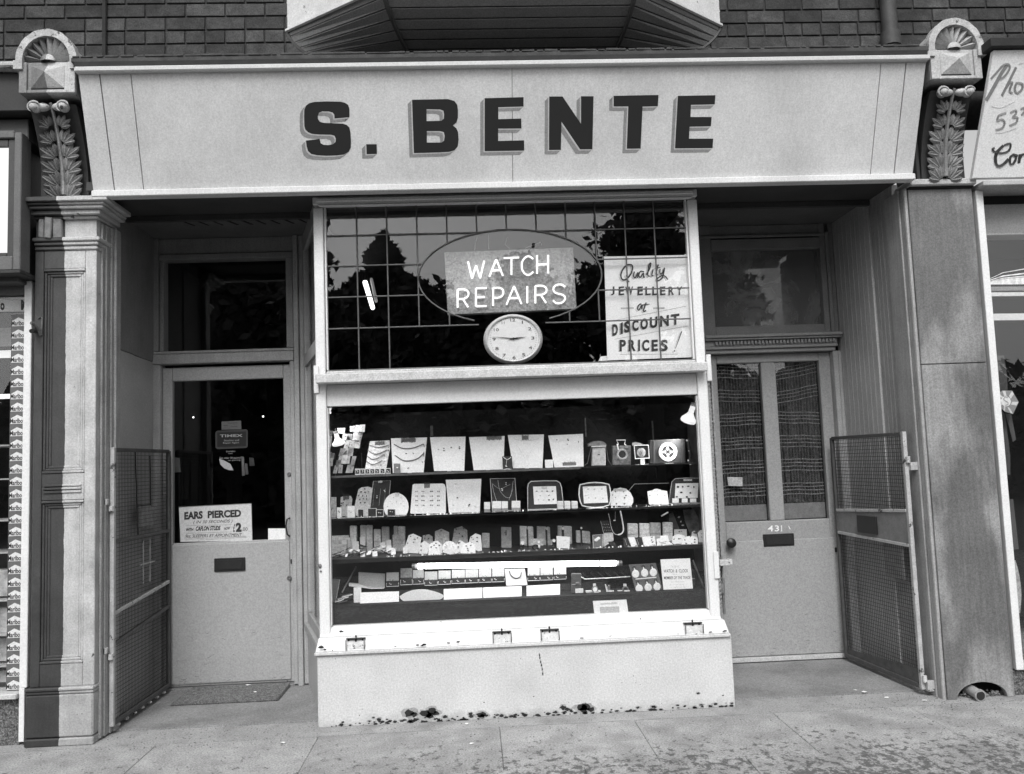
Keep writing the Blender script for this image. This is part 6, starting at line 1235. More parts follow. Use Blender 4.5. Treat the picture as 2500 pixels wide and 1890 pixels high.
for (x0, y0, x1, y1, w_) in ((970, 1118, 1590, 995, .0012), (1005, 1265, 1600, 1157, .0012), (1048, 1388, 1520, 1386, .0012)): ribbon(MB(), [pq(x0, y0), pq(x1, y1)], w_).build('ruled_line', M_GRID, T)
for (x0, x1) in ((1055, 1160), (1320, 1412)): ribbon(MB(), [pq(x0, 1012), pq(x1, 1010)], .009).build('ruled_bar', M_GCARD, T)

# ------------------------------------------------------------------ things on the shop door
T = thing('ears_pierced_sign', at(465, 1325, .861), 'white hand-lettered card EARS PIERCED for two pounds in the foot of the shop door glass', 'sign')
EY = .856; iq = lambda x, y: at(*px('i', x, y), EY)
MB().prism([iq(190, 1298), iq(782, 1268), iq(790, 1574), iq(202, 1582)], (0, .004, 0)).build('card', mat('door_card', .6, .7, .04, 9), T)
MB().tube([iq(190, 1298), iq(782, 1268), iq(790, 1574), iq(202, 1582)], .0022, 5, closed=True).build('edge', mat('door_card_edge', .2, .7), T)
def itext(s, x0, y0, x1, y1, rise, m, bo=0., sh_=0.): text_on(MB(), s, [iq(x0, y0), iq(x1, y0 - rise), iq(x1, y1 - rise), iq(x0, y1)], (0, -.0014, 0), bo, sh_).build('lettering', m, T)
itext('EARS', 234, 1338, 385, 1402, 10, M_GRID, .05); itext('PIERCED', 425, 1328, 698, 1390, 12, M_GRID, .05); itext('( IN 30 SECONDS )', 308, 1408, 628, 1440, 10, M_GRID, 0, .3)
itext('WITH', 248, 1470, 310, 1495, 2, M_GRID, .03, .3); itext('CAFLON STUDS', 328, 1455, 530, 1492, 6, M_GRID, .04, .3); itext('NOW', 560, 1462, 608, 1485, 5, M_GRID, .02, .3); itext('£', 632, 1435, 650, 1500, 0, M_GRID, .02, .2); itext('2', 655, 1425, 702, 1500, 0, M_GRID, .06); itext('.00', 705, 1462, 750, 1492, 0, M_GRID, 0)
itext('9ct. SLEEPERS BY APPOINTMENT', 245, 1522, 705, 1548, 12, M_GRID, 0, .3)
for (x0, y0, x1, y1) in ((245, 1448, 615, 1442), (248, 1512, 620, 1500), (245, 1560, 740, 1535), (345, 1568, 745, 1542)): ribbon(MB(), [iq(x0, y0), iq(x1, y1)], .001).build('ruled_line', M_GRID, T)
MB().prism([iq(918, 1472), iq(1058, 1472), iq(1060, 1572), iq(918, 1574)], (0, .002, 0)).build('white_card', M_PAPERD, loc=iq(990, 1572), label='small blank white card in the lower right corner of the shop door glass', cat='card')
T = thing('door_sticker', iq(618, 665), 'small pale rectangular sticker at the top of the column on the shop door glass', 'sticker')
MB().prism([iq(538, 600), iq(697, 592), iq(699, 662), iq(538, 666)], (0, .001, 0)).build('label', mat('sticker_grey', .10, .6), T)
for (x0, y, x1) in ((590, 612, 668), (555, 632, 592), (618, 642, 668)): ribbon(MB(), [iq(x0, y), iq(x1, y - 2)], .003).build('print', M_DCARD, T)
T = thing('timex_sticker', iq(620, 820), 'dark sticker with a grey border lettered TIMEX Stockist and Repair Agent on the shop door', 'sticker')
MB().prism([iq(x, y) for x, y in ((487, 690), (500, 675), (740, 662), (752, 675), (752, 800), (738, 815), (505, 825), (488, 812))], (0, .001, 0)).build('border', mat('sticker_border', .035, .6), T)
MB().prism([iq(x, y) + Vector((0, -.0006, 0)) for x, y in ((503, 688), (738, 680), (738, 800), (503, 808))], (0, .0005, 0)).build('field', mat('sticker_black', .006, .5), T)
itext('TIMEX', 525, 706, 710, 728, 4, mat('sticker_print', .32, .7), .02); itext('Stockist and', 558, 746, 680, 762, 3, MATS['sticker_print']); itext('Repair Agent', 552, 768, 682, 784, 3, MATS['sticker_print'])
T = thing('leaf_sticker', iq(600, 1000), 'pale leaf-shaped sticker with small print, below the dark bordered sticker on the shop door', 'sticker')
MB().prism([iq(x, y) for x, y in ((518, 903), (560, 918), (610, 945), (635, 998), (600, 996), (560, 982), (528, 950))], (0, .001, 0)).build('leaf', mat('leaf_pale', .36, .7), T)
for s_, x0, y0, x1, y1 in (('Available', 575, 838, 650, 850), ('here', 595, 856, 628, 866), ('See older 30 second', 522, 888, 694, 905), ('ear piercing', 590, 910, 692, 925)): itext(s_, x0, y0, x1, y1, 3, MATS['sticker_print'])
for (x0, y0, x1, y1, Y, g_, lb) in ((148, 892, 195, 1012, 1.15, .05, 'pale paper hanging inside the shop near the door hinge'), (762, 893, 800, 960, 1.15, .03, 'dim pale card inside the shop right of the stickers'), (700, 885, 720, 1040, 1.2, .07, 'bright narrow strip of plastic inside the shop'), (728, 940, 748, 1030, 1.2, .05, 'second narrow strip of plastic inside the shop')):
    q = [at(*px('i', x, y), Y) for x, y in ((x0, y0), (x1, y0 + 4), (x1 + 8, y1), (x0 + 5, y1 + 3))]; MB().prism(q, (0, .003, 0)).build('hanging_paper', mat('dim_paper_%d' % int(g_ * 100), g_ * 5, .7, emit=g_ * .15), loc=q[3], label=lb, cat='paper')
# door mat
T = thing('door_mat', (-.64, .655, .012), 'rectangular braided coir mat lying in front of the shop door', 'door mat')
mb_ = MB().box(-.93, -.335, .478, .825, .0125, .024); mb_.build('mat_body', M_MAT, T, .004)
b = MB()
for k in range(30): y = .486 + k * .0115; b.tube([(-.925 + s * .0495, y + .0025 * (s % 2), .0235 + .002 * ((s + k) % 2)) for s in range(13)], .0052, 5)
b.build('coir_rows', M_MAT, T, kind='stuff')
b = MB()
for k in range(46): x = -.935 + k * .0133; b.ball((x, .475, .018), .0088, .006, .006, 6, 4); b.ball((x, .828, .018), .0088, .006, .006, 6, 4)
for k in range(26): y = .478 + k * .0138; b.ball((-.935, y, .018), .006, .0088, .006, 6, 4); b.ball((-.331, y, .018), .006, .0088, .006, 6, 4)
b.build('braided_edge', M_MAT, T, kind='stuff')
for k, (u, v, z, r) in enumerate(((605, 1673, .028, .014), (623, 1690, .028, .009), (611, 1709, .013, .010), (2089, 1686, .013, .010), (2110, 1690, .013, .014), (2164, 1704, .002, .010), (2257, 1711, .002, .010), (690, 1814, .002, .013), (1140, 1768, .002, .011), (1152, 1816, .002, .009))):
    p = atz(u, v, z); nm = ['crumpled white scrap at the back edge of the door mat', 'small pale scrap on the middle of the door mat', 'pale scrap against the front edge of the door mat', 'left one of two white scraps on the right-hand entrance floor', 'right one of two white scraps on the right-hand entrance floor', 'white scrap on the pavement in front of the right-hand entrance', 'white scrap on the pavement beside the pier foot', 'small leaf-like scrap on the pavement left of the window riser', 'pale scrap on the pavement just below the riser', 'pale scrap further out on the pavement'][k]
    rr_ = random.Random(k); b = MB(); n_ = 8; b.add([(p.x + r * 1.5 * cos(2 * pi * i / n_) * rr_.uniform(.6, 1.1), p.y + r * sin(2 * pi * i / n_) * rr_.uniform(.6, 1.1), z + rr_.uniform(.001, .005)) for i in range(n_)] + [(p.x, p.y, z + .006)], [(i, (i + 1) % n_, n_) for i in range(n_)])
    b.build('paper_scrap', M_PAPERD, loc=p, label=nm, cat='litter')

# ------------------------------------------------------------------ folding security gates in the two entrances
def gate(xn, yn, xf, yf, z0, z1, lab, rails, panel=None, side=1):
    T = thing('security_gate', (xn, yn, z0), lab, 'gate'); A_ = Vector((xn, yn, 0)); D_ = Vector((xf - xn, yf - yn, 0)); n = D_.cross(Vector((0, 0, 1))).normalized() * .008
    pt = lambda s, z: A_ + D_ * s + Vector((0, 0, z))
    MB().bar(pt(.012, z0), pt(.012, z1), .022, .026).build('near_stile', M_GATEP, T, .002); MB().bar(pt(.985, z0), pt(.985, z1 - .01), .022, .026).build('far_stile', M_GATED, T, .002)
    MB().bar(pt(.03, z1 - .012), pt(.97, z1 - .012), .024, .02).build('top_rail', M_GATED, T, .002); MB().bar(pt(.03, z0 + .014), pt(.97, z0 + .014), .024, .024).build('bottom_rail', M_GATED, T, .002)
    for (za, zb_, m) in rails: MB().bar(pt(.03, za), pt(.97, zb_), .024, .018).build('cross_rail', m, T, .002)
    wv = MB(); wd = .0014; k = 0
    s = .04
    while s < .965: a_ = pt(s, z0 + .02); wv.add([a_ - D_.normalized() * wd, a_ + D_.normalized() * wd, a_ + D_.normalized() * wd + Vector((0, 0, z1 - z0 - .035)), a_ - D_.normalized() * wd + Vector((0, 0, z1 - z0 - .035)), a_ + n * .25, a_ + n * .25 + Vector((0, 0, z1 - z0 - .035))], [(0, 1, 2, 3), (1, 4, 5, 2), (4, 0, 3, 5)]); s += .024
    z = z0 + .03
    while z < z1 - .02:
        wv.add([pt(.03, z - wd), pt(.97, z - wd), pt(.97, z + wd), pt(.03, z + wd), pt(.03, z) + n * .3, pt(.97, z) + n * .3], [(0, 1, 2, 3), (3, 2, 5, 4), (0, 4, 5, 1)]); z += .0215
    wv.build('wire_mesh', M_WIRE, T, kind='stuff')
    return T, pt, n
T, pt, n = gate(-1.078, .0, -1.058, .80, .045, 1.492, 'rusty wire-mesh gate folded back against the left wall of the shop entrance', [(.995, .990, M_GATED), (.62, .68, M_GATEP), (.46, .53, M_GATED)])
MB().hexa([pt(.47, 1.16), pt(.70, 1.16), pt(.70, 1.035), pt(.47, 1.035)], -n * 2.5).build('lock_plate', mat('gate_lock_pale', .3, .6, .2, 30), T, .002, label='pale lock plate on the left gate'); MB().hexa([pt(.52, 1.165) - n * 2.6, pt(.70, 1.165) - n * 2.6, pt(.70, 1.06) - n * 2.6, pt(.52, 1.06) - n * 2.6], -n * 2).build('lock_box', M_DARKM, T, .002)
for s in (.50, .62): MB().bar(pt(s, .97), pt(s, .72), .008, .006).build('latch_bar', M_GATEP, T)
MB().bar(pt(.45, .83), pt(.70, .83), .012, .006).build('latch_cross', M_GATEP, T); MB().bar(pt(.36, 1.47), pt(.42, 1.0), .006).build('brace_rod', M_DARKM, T); MB().bar(pt(.62, 1.45), pt(.64, 1.15), .006).build('brace_rod', M_DARKM, T)
for z in (1.20, .42):
    p = at(250, 1226 if z > 1 else 1588, -.02); MB().box(-1.125, -1.085, -.045, -.02, p.z - .016, p.z + .016).build('hinge_arm', M_GATEP, T, .003); MB().tube([(-1.078, -.012, p.z - .05), (-1.078, -.012, p.z - .022)], .013, 8).build('hinge_pin', M_CATCH, T)
b = MB()
for k in range(7): b.ball(pt(.1 + k * .13, .035), .014, .02, .008, 6, 4)
b.build('rust_lump', M_CATCH, T, kind='stuff')
T, pt, n = gate(3.225, -.03, 3.150, .77, .035, 1.425, 'grey wire-mesh gate with a letter slot folded against the right wall of the house entrance', [(.99, .955, M_GATEP), (.80, .815, M_GATEP)])
n = -n
zs_ = lambda s, a_, b_: a_ + (b_ - a_) * s
MB().hexa([pt(.03, .81), pt(.97, .825), pt(.97, .945), pt(.03, .978)], n * .6).build('mid_panel', mat('gate_panel_grey', .2, .5, .15, 20), T, .001, label='solid pale band across the right gate')
MB().hexa([pt(.40, .835) + n, pt(.66, .835) + n, pt(.66, .94) + n, pt(.40, .94) + n], n * 1.2).build('letter_slot', M_DARKM, T, .002)
MB().hexa([pt(.15, .60) - n * .5, pt(.37, .60) - n * .5, pt(.37, .80) - n * .5, pt(.15, .80) - n * .5], -n * 2).build('letter_cage', mat('cage_pale', .22, .6, .2, 20), T, .002)
MB().hexa([pt(.03, .035), pt(.97, .035), pt(.97, .09), pt(.03, .14)], n * .4).build('kick_strip', mat('kick_strip_dark', .07, .6, .4, 20), T)
for (z, h) in ((at(2228, 1138, -.03).z, .022), (at(2262, 1673, -.03).z, .028)): MB().box(3.236, 3.292, -.055, -.03, z - h, z + h).build('hinge_arm', M_GATEP, T, .002); MB().tube([(3.228, -.045, z + .02), (3.228, -.045, z + .055)], .011, 8).build('hinge_pin', M_CATCH, T)

# ------------------------------------------------------------------ neighbouring shop on the left
N1 = thing('tobacconist_shop', (-1.75, 0, 0), 'edge of the neighbouring tobacconist\'s shopfront left of the split-colour pilaster', 'shop')
def ex(u, v, Y): return at(u, v, Y)
xb_ = -1.455
part('upper_board', mat('neighbour_fascia_dark', .03, .6, .2, 6), N1, [(-3.2, xb_ + .06, -.28, .1, 3.235, 3.44)], .004)
part('cornice', M_ARCH, N1, [(-3.2, -1.42, -.34, .1, 3.445, 3.475)], .008)
part('fascia_band', mat('neighbour_band', .07, .6, .15, 8, .2), N1, [(-3.2, xb_ + .02, -.2, .1, 3.11, 3.225), (-3.2, xb_ - .03, -.185, .1, 2.36, 3.10)], .004)
sg = thing('box_sign', (-1.75, -.25, 2.4), 'white illuminated box sign in a grey frame over the tobacconist\'s window', 'sign')
part('frame', M_NSIGN, sg, [(-1.475, -1.438, -.26, -.16, 2.405, 3.13), (-3.2, -1.476, -.26, -.16, 2.405, 2.478), (-3.2, -1.476, -.26, -.16, 3.10, 3.14)], .004)
part('inner_frame', mat('box_sign_bead', .05, .5), sg, [(-1.512, -1.477, -.245, -.17, 2.479, 3.099), (-3.2, -1.513, -.245, -.17, 2.479, 2.500), (-3.2, -1.513, -.245, -.17, 3.06, 3.098)], .003)
a = at(*px('e', 125, 605), -.235); MB().box(-3.2, -1.513, -.236, -.18, 2.501, 3.055).build('panel', E_BOX, sg)
text_on(MB(), 'more', [at(*px('o', x, y), -.236) for x, y in ((55, 150), (148, 148), (148, 168), (55, 170))], (0, -.002, 0), .02).build('lettering', M_GRID, sg)
for k in range(3): a_ = at(*px('o', 2 + k * 16, 140), -.238); c_ = at(*px('o', 12 + k * 16, 175), -.238); MB().tube([Vector((a_.x, -.238, a_.z)), Vector((c_.x, -.238, a_.z)), Vector((c_.x, -.238, c_.z)), Vector((a_.x, -.238, c_.z))], .0008, 4, closed=True).build('emblem', M_GRID, sg)
part('bottom_lip', mat('sign_lip_dark', .03, .6, .3, 20), sg, [(-3.2, -1.43, -.275, -.02, 2.385, 2.402)], .003)
part('window_head', M_NSIGN, N1, [(-3.2, -1.50, -.08, .02, 2.315, 2.383)], .004)
part('window_stile', M_WHITE, N1, [(-1.497, -1.458, -.10, .0, .285, 2.384)], .003)
part('stile_foot', M_WHITE, N1, [(-1.497, -1.470, -.10, .0, .02, .284)], .002)
part('window_sill', M_CREAM, N1, [(-3.2, -1.50, -.12, .05, .235, .262)], .004)
part('plinth', M_GRANITE, N1, [(-3.2, -1.50, -.08, .05, .0, .234)], .003)
part('window_glass', GL, N1, [(-3.2, -1.50, -.045, -.04, .263, 2.314)], 0)
part('interior', M_INT, N1, [(-3.2, -1.44, 1.5, 1.55, .0, 2.9), (-3.2, -1.44, .0, 1.5, 2.6, 2.7), (-1.45, -1.44, .11, 1.5, 0, 2.7)], 0)
b = MB()
for z in (.36, .52, .70, .95, 1.12, 1.34, 1.52): b.box(-3.2, -1.56, .06, .30, z, z + .008)
b.build('shelf', mat('neighbour_shelf', .5, .3, .2, 9), N1)
for (z0, z1, g_) in ((.27, .33, .45), (.38, .50, .5), (.53, .66, .55), (.72, .86, .6)):
    MB().box(-2.6, -1.585, .12, .2, z0, z1).build('goods', mat('neighbour_goods_%d' % int(g_ * 100), g_ * .8, .6, .5, 14, 0), N1)
part('light_panel', mat('neighbour_light', .8, .5, emit=.5), N1, [(-2.6, -1.56, .2, .22, 2.02, 2.06), (-2.6, -1.56, .2, .22, 1.79, 1.815)], 0)
part('header_strip', M_LGREY, N1, [(-2.6, -1.56, .10, .12, 2.07, 2.17)], 0)
# cigarette-brand banner and the column of stickers on the glass
bn = thing('window_banner', at(20, 762, -.05), 'zig-zag edged white banner with bold letters across the top of the tobacconist\'s window', 'banner')
oq = lambda x, y, Y=-.052: at(*px('o', x, y), Y)
MB().prism([oq(-160, 640), oq(0, 612), oq(150, 642), oq(305, 605), oq(306, 768), oq(-160, 770)], (0, .002, 0)).build('strip', mat('banner_white', .62, .6), bn)
text_on(MB(), 'o', [oq(5, 665), oq(55, 665), oq(55, 752), oq(5, 752)], (0, -.001, 0), .05).build('lettering', M_GRID, bn); text_on(MB(), 'M', [oq(245, 630), oq(335, 625), oq(335, 750), oq(245, 750)], (0, -.001, 0), .04).build('lettering', M_GRID, bn)
ssp = thing('sticker_column', at(45, 1690, -.05), 'vertical column of repeated Marlboro stickers down the tobacconist\'s window glass', 'stickers')
zt_, zb__ = at(45, 768, -.052).z, at(45, 1684, -.052).z
NS = 30; ph = (zt_ - zb__) / NS; x0_, x1_ = at(26, 900, -.052).x, -1.503
M_STW = mat('sticker_white', .66, .6, .03, 9)
m1 = MB().box(x0_, x1_, -.053, -.0515, 0, ph).build('sticker', M_RED); me1 = m1.data; bpy.data.objects.remove(m1)
w_ = x1_ - x0_
m2 = MB().add([(x0_ + .003, -.0535, .0022), (x1_, -.0535, .0022), (x1_, -.0535, ph * .46), (x0_ + w_ * .45, -.0535, ph * .76), (x0_ + .003, -.0535, ph * .46)], [(0, 1, 2, 3, 4)]).build('white_chevron', M_STW); me2 = m2.data; bpy.data.objects.remove(m2)
b = MB(); wt_ = (at(63.5, 900, -.052).x - x0_) * 1.1; text_on(b, 'Marlboro', [(x0_ + .002, -.054, ph * .47), (x0_ + .002 + wt_, -.054, ph * .47), (x0_ + .002 + wt_, -.054, ph * .08), (x0_ + .002, -.054, ph * .08)], (0, 0, 0), .025)
b.f = [f for f in b.f if all(b.v[i].x <= x1_ + .0005 for i in f)]; m3 = b.build('lettering', M_BLACK); me3 = m3.data; bpy.data.objects.remove(m3)
for k in range(NS):
    z = zb__ + k * ph; o = bpy.data.objects.new('sticker', me1); o.parent = ssp; o.location = Vector((0, 0, z)) - ssp.location; COL.objects.link(o)
    for nm, me in (('white_chevron', me2), ('lettering', me3)): c_ = bpy.data.objects.new(nm, me); c_.parent = o; COL.objects.link(c_)

# ------------------------------------------------------------------ neighbouring shop on the right
N2 = thing('photo_shop', (4.1, 0, 0), 'edge of the neighbouring shopfront right of the stone-clad pier, with dark window', 'shop')
s2 = thing('painted_sign', (4.0, -.3, 2.8), 'white sign board with grey and black script at the right edge of the photo', 'sign')
sy = lambda z: -.19 - (z - 2.80) / .62 * .24
sp0 = Vector((0, -.19, 2.80)); sn = Vector((0, -.62, -.24)).normalized()
spt = lambda u, v, o=.0: onp(u, v, sp0, sn) + sn * o
MB().hexa([(3.635, sy(2.80), 2.80), (5.2, sy(2.80), 2.80), (5.2, sy(3.415), 3.415), (3.662, sy(3.415), 3.415)], (0, .03, 0)).build('board', mat('white_sign_board', .78, .45, .03, 4), s2, .002)
dq = lambda x, y: spt(*px('d', x, y), .0015)
def dsc(pts_, w, m, nm='lettering'): ribbon(MB(), [dq(x, y) for x, y in smooth_path(pts_, 5)], w * (1.35 if w > .005 else 1), (0, 0, 0)).build(nm, m, s2)
M_SG = mat('sign_grey_paint', .2, .5)
dsc([(2080, 500), (2040, 560), (1985, 660), (1940, 740), (1918, 775)], .014, M_SG); dsc([(1955, 610), (2000, 560), (2050, 505), (2090, 495), (2100, 530), (2060, 590), (2020, 610)], .008, M_SG)
dsc([(2150, 520), (2110, 600), (2070, 680), (2040, 740)], .010, M_SG); dsc([(2060, 700), (2100, 640), (2120, 640), (2100, 700), (2125, 715)], .009, M_SG); dsc([(2185, 640), (2155, 640), (2140, 690), (2160, 715), (2195, 690), (2200, 650), (2185, 640)], .009, M_SG)
dsc([(1965, 820), (2030, 830), (2100, 800), (2140, 780)], .003, M_GCARD); dsc([(2170, 495), (2230, 480)], .003, M_GCARD)
dsc([(2075, 868), (2025, 885), (2010, 905), (2005, 930), (2040, 920), (2062, 945), (2045, 985), (1992, 1002)], .008, M_SG); dsc([(2105, 870), (2145, 850), (2150, 875), (2125, 905), (2160, 905), (2150, 945), (2100, 968)], .008, M_SG); dsc([(2185, 840), (2215, 830), (2215, 860), (2190, 890)], .008, M_SG)
dsc([(1990, 1030), (2060, 1020), (2150, 990)], .0025, M_GCARD)
dsc([(2055, 1120), (2105, 1108), (2095, 1160), (2040, 1180), (1985, 1170), (1968, 1150), (1985, 1140)], .009, M_GRID); dsc([(2050, 1120), (2005, 1170), (1990, 1230), (2010, 1275), (2050, 1265), (2090, 1225)], .014, M_GRID)
dsc([(2130, 1190), (2105, 1215), (2105, 1260), (2130, 1260), (2150, 1215), (2130, 1190), (2165, 1200)], .010, M_GRID); dsc([(2180, 1190), (2172, 1260)], .012, M_GRID); dsc([(2176, 1230), (2200, 1190), (2225, 1195)], .010, M_GRID)
part('sign_top', M_LEAD, N2, [(3.63, 5.2, -.46, .1, 3.42, 3.47)], .004)
part('sign_ledge', M_SLABTRIM, N2, [(3.69, 5.2, -.20, .1, 2.755, 2.783)], .004)
part('window_head', M_LGREY, N2, [(3.735, 5.2, -.02, .1, 2.52, 2.70)], .003)
part('head_shadow', M_SEAM, N2, [(3.70, 5.2, .0, .1, 2.701, 2.754)], 0)
part('window_stile', M_WHITE, N2, [(3.692, 3.733, -.12, -.02, .135, 2.754)], .003)
part('window_sill', M_WHITE, N2, [(3.735, 5.2, -.12, -.02, .13, .165)], .003)
part('plinth', M_GRANITE, N2, [(3.675, 5.2, -.10, .05, 0, .128)], .003)
part('window_glass', GL, N2, [(3.735, 5.2, -.075, -.07, .166, 2.519)], 0)
part('interior', M_INT, N2, [(3.68, 5.2, 1.5, 1.55, 0, 2.9), (3.68, 5.2, .1, 1.5, 2.72, 2.75), (3.672, 3.69, .11, 1.5, 0, 2.75)], 0)
hq = lambda x, y, Y=.02: at(*px('n', x, y), Y)
for (x0, y0, x1, y1, nm, m_) in ((205, 305, 700, 335, 'rail', M_LGREY), (238, 347, 700, 375, 'light_tube', M_WHITE), (205, 505, 700, 555, 'rail', M_WHITE), (228, 375, 236, 500, 'rail', M_LGREY)):
    a_ = hq(x0, y0); c_ = hq(x1, y1); MB().hexa([hq(x0, y1), hq(x1, y1 - 5), hq(x1, y0 - 5), hq(x0, y0)], (0, .02, 0)).build(nm, m_, N2, .001)
bl = thing('blind', hq(200, 290, .06), 'shiny fan-folded plastic sheet catching the light in the right neighbour\'s window', 'plastic sheet')
M_BL = mat('glowing_plastic', .7, .2, .4, 30, 0, emit=.1)  # weak emission stands in for the shine on the folds
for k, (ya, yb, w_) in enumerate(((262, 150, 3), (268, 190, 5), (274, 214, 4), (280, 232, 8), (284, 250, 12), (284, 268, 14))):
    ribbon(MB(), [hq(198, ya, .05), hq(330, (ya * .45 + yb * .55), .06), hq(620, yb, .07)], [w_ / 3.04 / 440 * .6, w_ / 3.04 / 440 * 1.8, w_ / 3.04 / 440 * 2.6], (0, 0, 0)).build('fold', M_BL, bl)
for k, (pts_, g_, lb) in enumerate((([(262, 820), (338, 812), (360, 960), (366, 1070), (290, 1100)], .06, 'tall grey paper panel inside the right neighbour\'s window, upper piece'), ([(300, 1200), (345, 1250), (385, 1560), (385, 1700), (330, 1700)], .07, 'tall grey paper panel below the octagonal sticker'), ([(350, 1245), (392, 1250), (428, 1440), (405, 1455)], .09, 'narrow torn paper hanging below the octagonal sticker'))):
    q = [hq(x, y, .0) for x, y in pts_]; MB().prism(q, (0, .003, 0)).build('window_paper', mat('grey_paper_%d' % int(g_ * 100), g_, .7), loc=q[-1], label=lb, cat='paper')
q = [at(2340 + x / 2.933, 1150 + y / 2.933, .0) for x, y in ((345, 205), (392, 202), (432, 560), (372, 565))]; MB().prism(q, (0, .003, 0)).build('window_paper', mat('grey_paper_9', .09, .7), loc=q[-1], label='lowest grey paper panel beside the white stile of the right window', cat='paper')
pl = thing('dried_fronds', at(2480, 1500, .02), 'pale feathery dried frond standing in the right neighbour\'s window', 'plant')
b = MB(); rr_ = random.Random(3)
st0 = [at(2340 + x / 2.933, 1150 + y / 2.933, .03) for x, y in ((395, 640), (410, 760), (425, 890), (430, 1010))]
for i in range(40):
    t = i / 39 * 2.99; k = min(2, int(t)); p = st0[k].lerp(st0[k + 1], t - k); L_ = .016 * sin(pi * (.12 + .8 * i / 39)) + .004
    b.add([p, p + Vector((L_ * 1.2, 0, L_ * .9 - .01)), p + Vector((L_ * 1.1, 0, L_ * .5 - .012)), p + Vector((0, 0, -.006))], [(0, 1, 2, 3)]); b.add([p, p + Vector((-L_ * .6, .01, -.006)), p + Vector((-L_ * .6, .01, -.012)), p + Vector((0, 0, -.006))], [(0, 1, 2, 3)])
b.build('leaflets', mat('frond_pale', .4, .7, .3, 40, emit=.03), pl, kind='stuff'); MB().tube(st0, .0025, 5).build('stem', M_GCARD, pl)
oc = thing('octagon_sticker', at(2457, 976, -.077), 'eight-sided sun-like sticker with a curved S emblem on the right neighbour\'s window', 'sticker')
q = [hq(x, y, -.078) for x, y in ((290, 1105), (325, 1075), (398, 1075), (447, 1160), (405, 1250), (345, 1232), (305, 1195), (290, 1150))]; cx_ = sum(q, Vector()) / 8
MB().prism(q, (0, .001, 0)).build('field', mat('octagon_grey', .2, .6), oc)
for k in range(8):
    a_, c_ = q[k], q[(k + 1) % 8]; m_ = (a_ + c_) / 2; MB().add([cx_.lerp(a_, .97), cx_.lerp(a_.lerp(c_, .3), .96), cx_.lerp(m_, .5), cx_.lerp(a_, .5)], [(0, 1, 2, 3)]).build('ray', mat('octagon_ray', .5, .6), oc); oc.children[-1].location += Vector((0, -.001, 0))
MB().lathe((cx_.x, -.0795, cx_.z), 'y', [(.028, 0), (0, .0002)], 18).build('disc', mat('octagon_disc', .6, .6), oc); ribbon(MB(), [cx_ + Vector((x, -.002, z)) for x, z in ((.012, .02), (-.004, .024), (-.014, .012), (-.004, .002), (.010, -.006), (.010, -.018), (-.006, -.022))], .006).build('emblem', mat('emblem_grey', .28, .6), oc)

# ------------------------------------------------------------------ trees across the road (seen mirrored in the upper window)
def mir(u, v, D): p = at(u, v, .033 + D); return Vector((p.x, .033 - D, p.z))
def tree(name, lab, base, H, R, cr0, n, leaf, seed, conifer=False, squash=1.):
    rr = random.Random(seed); T = thing(name, (base.x, base.y, -.15), lab, 'tree', None); b0 = Vector((base.x, base.y, -.2))
    b = MB(); b.tube([b0, b0 + Vector((.1, 0, H * .4)), b0 + Vector((0, 0, H * .9))], [H * .028, H * .018, .03], 8); b.build('trunk', M_BARK, T, smooth=True)
    lf = MB(); cl = []
    if conifer:
        for k in range(n): t = rr.random() ** .7; z = H * (cr0 + (1 - cr0) * (1 - t)); r = R * t * (.55 + .5 * rr.random()) * (.8 + .25 * sin(z * 5)); a_ = rr.random() * 2 * pi; cl.append((b0 + Vector((r * cos(a_), r * sin(a_), z - r * .25)), leaf))
    else:
        bl_ = MB()
        for k in range(26):
            a_ = rr.random() * 2 * pi; ph_ = rr.random() ** .8 * pi / 2; d_ = Vector((cos(a_) * cos(ph_), sin(a_) * cos(ph_), sin(ph_) * squash - .12)) * rr.uniform(.45, .95)
            c_ = b0 + Vector((0, 0, H * cr0 + (H * (1 - cr0)) * .30)) + Vector((d_.x * R, d_.y * R, d_.z * H * (1 - cr0) * .7)); bl_.tube([b0 + Vector((0, 0, H * cr0 * rr.uniform(.7, 1.2))), (b0 + c_) / 2 + Vector((0, 0, H * .28)), c_], [.10, .05, .02], 5)
            for j in range(n // 26): s_ = R * .36; cl.append((c_ + Vector((rr.gauss(0, s_ * .55), rr.gauss(0, s_ * .55), rr.gauss(0, s_ * .34))), leaf * rr.uniform(.6, 1.2)))
        bl_.build('branch', M_BARK, T, kind='stuff')
    for c_, s_ in cl:
        u_ = Vector((rr.gauss(0, 1), rr.gauss(0, 1), rr.gauss(0, 1))).normalized(); v_ = u_.cross(Vector((rr.gauss(0, 1), rr.gauss(0, 1), rr.gauss(0, 1)))).normalized(); lf.add([c_ - u_ * s_ * .7, c_ + v_ * s_ * .35, c_ + u_ * s_ * .7, c_ - v_ * s_ * .35], [(0, 1, 2, 3)])
    lf.build('crown', M_TREE, T, kind='stuff')
def tree_px(name, lab, utop, vtop, D, Rp, cr0, n, leaf, seed, conifer=False, squash=1.):
    p = mir(utop, vtop, D); R = Rp / F * (D + 4.7); tree(name, lab, Vector((p.x, p.y, 0)), p.z + .15, R, cr0, n, leaf, seed, conifer, squash)
tree_px('conifer_tree', 'tall pointed conifer across the road, mirrored at the left of the upper window', 935, 568, 30, 560, .05, 15000, .42, 1, True)
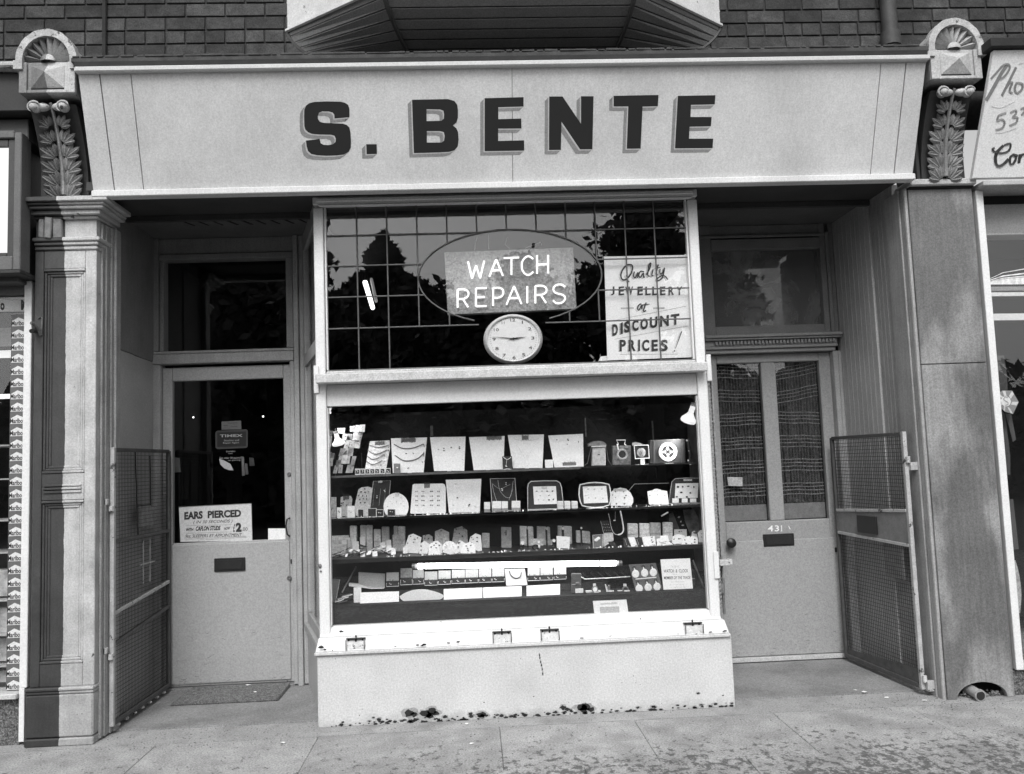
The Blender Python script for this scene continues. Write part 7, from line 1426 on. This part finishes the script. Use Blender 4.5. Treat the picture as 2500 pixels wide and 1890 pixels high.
tree_px('broadleaf_tree', 'big spreading broadleaf tree across the road, mirrored at the upper right of the window', 1560, 400, 11, 150, .42, 7000, .16, 2)
tree_px('broadleaf_tree', 'leafy tree across the road, mirrored at the left edge of the upper window', 728, 470, 11, 88, .38, 6000, .15, 3)
tree_px('broadleaf_tree', 'rounded tree across the road beside the pointed conifer', 1040, 650, 26, 120, .2, 4200, .3, 4)
tree_px('broadleaf_tree', 'dark rounded tree across the road behind the hanging neon sign', 1275, 575, 28, 130, .15, 5200, .3, 5)
tree_px('broadleaf_tree', 'broad dark tree across the road, second from the right', 1480, 560, 26, 150, .15, 5200, .3, 6)
tree_px('broadleaf_tree', 'low bushy tree across the road at the far left', 840, 670, 24, 130, .12, 4200, .3, 7)
tree_px('broadleaf_tree', 'low bushy tree across the road at the far right', 1760, 540, 24, 170, .12, 4200, .3, 8)
tree_px('broadleaf_tree', 'low bushy tree across the road left of everything in the mirror image', 560, 640, 24, 190, .12, 4200, .3, 9)
tree_px('broadleaf_tree', 'dense tall tree across the road, mirrored in the glass over the shop door', 520, 500, 17, 210, .1, 9000, .3, 11)
tree_px('broadleaf_tree', 'dark rounded tree across the road, filling the gap under the mirrored sign', 1150, 690, 23, 150, .1, 6000, .3, 12)
hg = MB(); rr_ = random.Random(77)
for k in range(16000):
    p = Vector((rr_.uniform(-34, 34), -19.5 + rr_.gauss(0, .7), rr_.uniform(-.1, 3.6 + sin(k) * .3))); s_ = rr_.uniform(.15, .4); u_ = Vector((rr_.gauss(0, 1), rr_.gauss(0, 1), rr_.gauss(0, 1))).normalized(); v_ = u_.cross(Vector((0, .3, 1))).normalized(); hg.add([p - u_ * s_, p + v_ * s_ * .6, p + u_ * s_, p - v_ * s_ * .6], [(0, 1, 2, 3)])
hg.build('hedge', M_TREE, label='thick dark hedge along the far side of the road', cat='hedge', kind='stuff', loc=(0, -19.5, -.15))
setp(MB().box(-40, 40, -23, -20.4, -.15, 3.0).build('park_bank', mat('bank_earth', .04, .9)), kind='structure')
for o in bpy.data.objects:
    for k in ('_y', '_z', '_l'):
        if k in o: del o[k]
